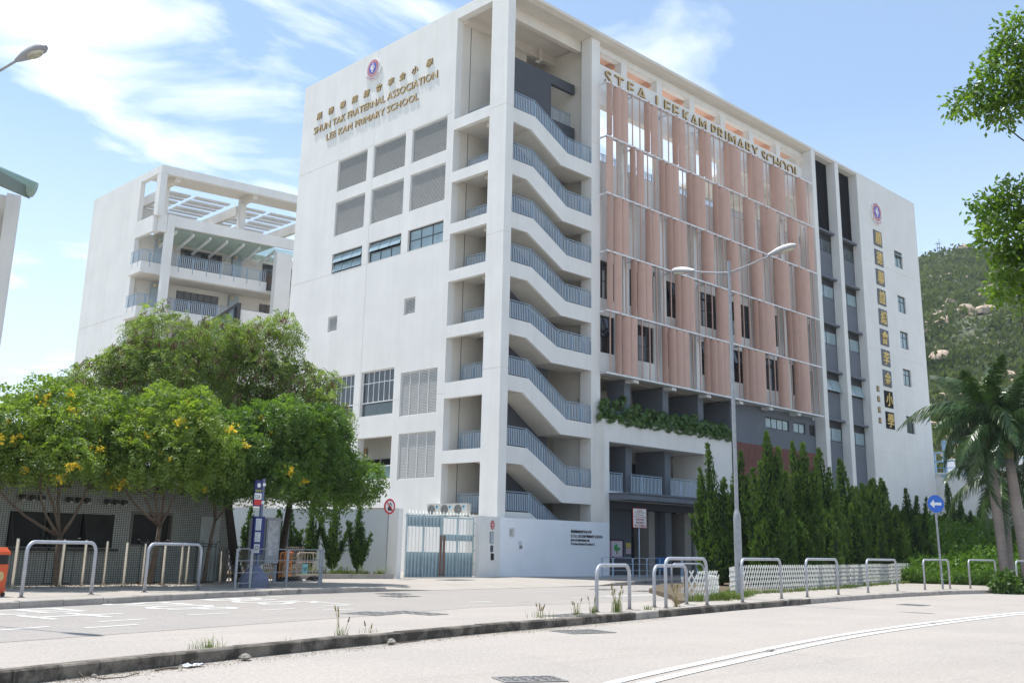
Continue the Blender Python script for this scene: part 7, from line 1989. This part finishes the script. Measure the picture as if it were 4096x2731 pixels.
# ---- schefflera shrubs in the planter over the portal
SCH = mat('umbrella_plant_leaf', (0.05, 0.125, 0.022), .35, .35, 3, color2=(0.12, 0.22, 0.04), trans=.25, spec=.6)
shl = ['tall umbrella plant at the left end of the roof planter, by the column', 'tallest umbrella plant, left part of the roof planter', 'umbrella plant right of the tallest one in the roof planter', 'dense umbrella plant before the first dark pillar', 'umbrella plant at the middle of the roof planter', 'umbrella plant just right of the planter middle',
       'umbrella plant before the second dark pillar', 'umbrella plant with a raised tuft, right half of the planter', 'umbrella plant before the third dark pillar', 'umbrella plant second from the right end of the planter', 'umbrella plant at the right end of the roof planter']
shx = [(8.2, .5, 1.0), (9.6, .8, 1.3), (10.9, .8, .95), (12.2, .75, .85), (13.4, .7, .8), (14.5, .7, .75), (15.5, .65, .85), (16.5, .6, .95), (17.6, .6, .7), (18.6, .6, .6), (19.6, .5, .7)]
for i, ((x, rx, hz_), l_) in enumerate(zip(shx, shl)):
    rg = np.random.RandomState(200 + i); t_ = thing('umbrella_plant', l_, 'shrub', (OX + x, OY + .12, 8.3), 0, 'umbrella plants in the roof planter')
    bl_ = [(0, 0, .28, rx, .3, .32), (rx * .4, -.2, .15 + hz_ * .35, rx * .5, .28, .28), (-rx * .35, -.05, .2 + hz_ * .65, rx * .45, .26, .28), (rx * .1, -.32, .12, rx * .8, .16, .2), (rx * .15, 0, .15 + hz_ * .95, .25, .22, .2)]
    P_, N_ = blob_points(bl_, 55, rg, (.55, 1.1)); V = []
    for j in range(7):   # whorls of leaflets
        a = 2 * math.pi * j / 7; t1 = unit(np.cross(N_, np.array([.3, .2, 1.]))); t2 = np.cross(N_, t1)
        d = unit(t1 * math.cos(a) + t2 * math.sin(a) + N_ * .25 + np.array([0, 0, -.25]) + rg.randn(len(P_), 3) * .15); w = unit(np.cross(d, N_)) * .028; c = P_; ln = rg.uniform(.13, .2, (len(P_), 1))
        V.append(np.stack([c, c + d * ln * .5 + w, c + d * ln, c + d * ln * .5 - w], 1))
    link('foliage', npmesh('foliage', np.concatenate(V).reshape(-1, 3), 4, SCH), t_)
    q = MB(); limbs(q, (0, .05, 0), [b[:3] for b in bl_[:3]], .02, random.Random(i), 1); q.build('stems', BARK, t_)

# ---- grass, weeds, ground cover
GRASS = mat('grass_blade', (0.10, 0.16, 0.035), .6, .35, 2.5, color2=(0.19, 0.24, 0.07), trans=.35)
DRY = mat('dry_grass_blade', (0.22, 0.18, 0.09), .8, .3, 4, trans=.3)
def blades(c, n, h, spread, rg, w=.006, curve=.5, seg=2):
    c = np.array(c, float).reshape(-1, 3); k = len(c); P0 = c.repeat(n, 0) + np.concatenate([rg.randn(k * n, 2) * spread, np.zeros((k * n, 1))], 1)
    a = rg.uniform(0, 6.28, k * n); out_ = np.stack([np.cos(a), np.sin(a), np.zeros(k * n)], 1); s = np.stack([-np.sin(a), np.cos(a), np.zeros(k * n)], 1) * w
    hh = h * rg.uniform(.5, 1.15, (k * n, 1)); lean = curve * rg.uniform(.1, 1, (k * n, 1))
    p1 = P0 + np.array([0, 0, 1]) * hh * .6 + out_ * hh * lean * .3; p2 = P0 + np.array([0, 0, 1]) * hh * (1 - lean * .35) + out_ * hh * lean
    return np.concatenate([np.stack([P0 - s, P0 + s, p1 + s * .8, p1 - s * .8], 1), np.stack([p1 - s * .8, p1 + s * .8, p2 + s * .1, p2 - s * .1], 1)]).reshape(-1, 3)
def weed(label, x, y, z, n, h, sp_, m=GRASS, seed=0, heads=0, curve=.6):
    rg = np.random.RandomState(seed + 300); t_ = thing('grass_tuft', label, 'weed', (x, y, z), 0, 'weeds along the near kerb')
    link('blades', npmesh('blades', blades((0, 0, 0), n, h, sp_, rg, .005, curve), 4, m), t_)
    if heads:
        v = []; 
        for i in range(heads):
            a = rg.uniform(0, 6.28); l = h * rg.uniform(1.2, 1.9); d = np.array([math.cos(a) * .25, math.sin(a) * .25, 1]); d /= np.linalg.norm(d); s = np.array([.0025, -.0025, 0]); b0 = rg.randn(3) * .02; b0[2] = 0; e = b0 + d * l
            v += [b0 - s, b0 + s, e + s, e - s, e - s * 4 - d * .06, e + s * 4 - d * .06, e + s * 2 + d * .02, e - s * 2 + d * .02]
        link('seed_heads', npmesh('seed_heads', np.array(v), 4, DRY), t_)
weed('largest grass tuft growing behind the near kerb, lower left', 7.15, 12.85, .0, 90, .30, .10, seed=1, curve=.9)
weed('small grass tuft on the near kerb right of the largest one', 8.65, 13.15, .0, 34, .20, .07, seed=2)
weed('upright thin weed on the near kerb, third from the left', 9.75, 13.45, .05, 26, .28, .05, seed=3, heads=4)
weed('sparse weed on the near kerb, fourth from the left', 10.45, 13.65, .05, 26, .18, .08, DRY, seed=4, heads=2)
weed('dry weed with seed heads left of the first bare hoop rail, near the small cover', 15.55, 14.75, KZ, 26, .16, .12, seed=5, heads=6)
weed('thin seeding grass halfway to the first bare hoop rail', 16.9, 15.0, KZ, 24, .2, .05, seed=6, heads=5)
weed('short green tuft just left of the first bare hoop rail', 17.6, 15.15, KZ, 40, .2, .04, seed=7, heads=3)
weed('tall dry seeding grass under the first bare hoop rail', 18.65, 15.35, KZ, 80, .34, .07, seed=8, heads=12)
weed('low broad weed between the first and second hoop rails', 20.15, 15.6, KZ, 40, .14, .09, seed=9, curve=1.0)
weed('pale dry grass under the lower hoop rail behind', 21.9, 16.1, KZ, 30, .3, .05, DRY, seed=10, heads=6)
def strip(name, pts, width, dens, h, m, seed, kindm='stuff', w=.007, z=KZ + .01, curve=.7):
    rg = np.random.RandomState(seed); C_ = []
    for a, b in zip(pts, pts[1:]):
        a = np.array(a); b = np.array(b); l = np.linalg.norm(b - a); n = int(l * width * dens); t = rg.rand(n, 1); d = (b - a) / l; nn = np.array([-d[1], d[0]]); C_.append(a + (b - a) * t + nn * (rg.rand(n, 1) - .5) * width)
    C_ = np.concatenate(C_); k = vnoise(C_[:, 0] * 2.1, C_[:, 1] * 2.1, 8) > rg.uniform(.15, .6, len(C_)); C_ = C_[k]
    return link(name, npmesh(name, blades(np.c_[C_, np.full(len(C_), z)], 5, h, .03, rg, w, curve), 4, m), kind=kindm)
strip('bed_edge_grass', [(24.4, 17.4), (25.0, 17.35), (26.7, 17.75), (28.6, 18.7), (30.2, 19.5)], .75, 120, .26, GRASS, 1)
strip('bed_edge_grass', [(30.2, 19.5), (31.5, 19.95), (34.2, 20.3), (36.3, 20.85), (40.9, 21.6), (43.9, 22.5), (47.4, 23.4), (54, 24.9)], .5, 60, .16, GRASS, 2)
strip('planter_grass', [(21.3, 35.5), (23.0, 35.3), (25.4, 35.0), (27.1, 34.75)], .8, 170, .22, GRASS, 3, z=.27)
strip('planter_spider_plants', [(22.8, 35.4), (25.4, 35.2), (27.1, 34.85)], .7, 26, .5, mat('variegated_blade', (0.22, 0.27, 0.13), .5, .4, 5, color2=(0.40, 0.43, 0.27), trans=.3), 4, w=.012, z=.27, curve=1.1)
strip('bank_grass', [(50, 27), (58, 28.5), (75, 31)], 5.0, 30, .3, GRASS, 5, w=.02)
GCOV = mat('ground_cover_leaf', (0.07, 0.16, 0.02), .5, .3, 2.5, color2=(0.15, 0.26, 0.04), trans=.3)
rg = np.random.RandomState(55); gp = []
for _ in range(8000):
    t = rg.rand(); w_ = rg.uniform(0, 2.6); x = 53.6 + t * 3.6 + w_; y = 25.0 - t * 6.0 + w_ * .45; gp.append((x, y, KZ + .05 + rg.uniform(0, .4) * (1.5 if t < .12 else .75 + .5 * w_ / 2.6)))
gp = np.array(gp); link('ground_cover', npmesh('ground_cover', leaves(gp, np.tile([0, -.5, .9], (len(gp), 1)), rg, .12, .07, 4, .7, 0, .08), 4, GCOV), kind='stuff')
# sunlit bank far right behind the junipers
bk = MB(); bk.add([(58, 26, .1), (90, 20, .1), (88, 33, 4.4), (62, 37, 3.6)], [(0, 1, 2, 3)]); bk.build('grassy_bank', mat('bank_green', (0.11, 0.17, 0.04), .95, .3, .8), kind='structure')
rg = np.random.RandomState(66); a_ = rg.rand(9000); b_ = rg.rand(9000); gp = np.stack([58 + a_ * 30 + b_ * 2, 26 - a_ * 6 + b_ * 12, .15 + b_ * 4.1], 1)
link('bank_scrub', npmesh('bank_scrub', leaves(gp, np.tile([-.5, -.6, .8], (9000, 1)), rg, .35, .2, 4, .8, 0, .2), 4, GCOV), kind='stuff')
# kerb bush at the far right
rg = np.random.RandomState(71); t_ = thing('kerb_bush', 'leafy creeper bush spilling over the kerb at the right edge', 'shrub', (48.6, 17.9, KZ))
P_, N_ = blob_points([(0, 0, .3, .62, .5, .36), (.45, .2, .25, .5, .4, .3), (-.5, .1, .18, .4, .35, .22), (.1, -.35, .05, .5, .3, .25), (.1, .1, .62, .28, .28, .2)], 90, rg, (.5, 1.1)); link('foliage', npmesh('foliage', leaves(P_, N_, rg, .17, .13, 3, .6, .2, .05), 4, mat('creeper_leaf', (0.06, 0.13, 0.025), .5, .35, 3, color2=(0.11, 0.19, 0.04), trans=.3)), t_)
# fallen leaves along the tree bed
rg = np.random.RandomState(81); n = 900; t = rg.rand(n); gp = np.stack([9.5 + t * 9, 29.3 + t * 2.0 + rg.rand(n) ** 2 * -1.3 + .5, np.full(n, KZ + .006)], 1)
link('fallen_leaves', npmesh('fallen_leaves', leaves(gp, np.tile([.5, .5, .05], (n, 1)), rg, .05, .03, 1, 1.0, 0, .02) * np.array([1, 1, 1]), 4, mat('dry_leaf', (0.20, 0.11, 0.05), .9, .4, 8)), kind='stuff')

# ---- summer haze: even pale air round the whole place
hzm = bpy.data.materials.new('summer_haze'); hzm.use_nodes = True
t_ = hzm.node_tree; t_.nodes.clear(); o_ = t_.nodes.new('ShaderNodeOutputMaterial'); v_ = t_.nodes.new('ShaderNodeVolumePrincipled')
v_.inputs['Color'].default_value = (0.80, 0.86, 0.95, 1); v_.inputs['Density'].default_value = 0.0002; v_.inputs['Anisotropy'].default_value = 0.3
t_.links.new(v_.outputs[0], o_.inputs['Volume'])
MB().box(-890, 1490, -890, 1490, -1.9, 135).build('haze', hzm, kind='stuff')
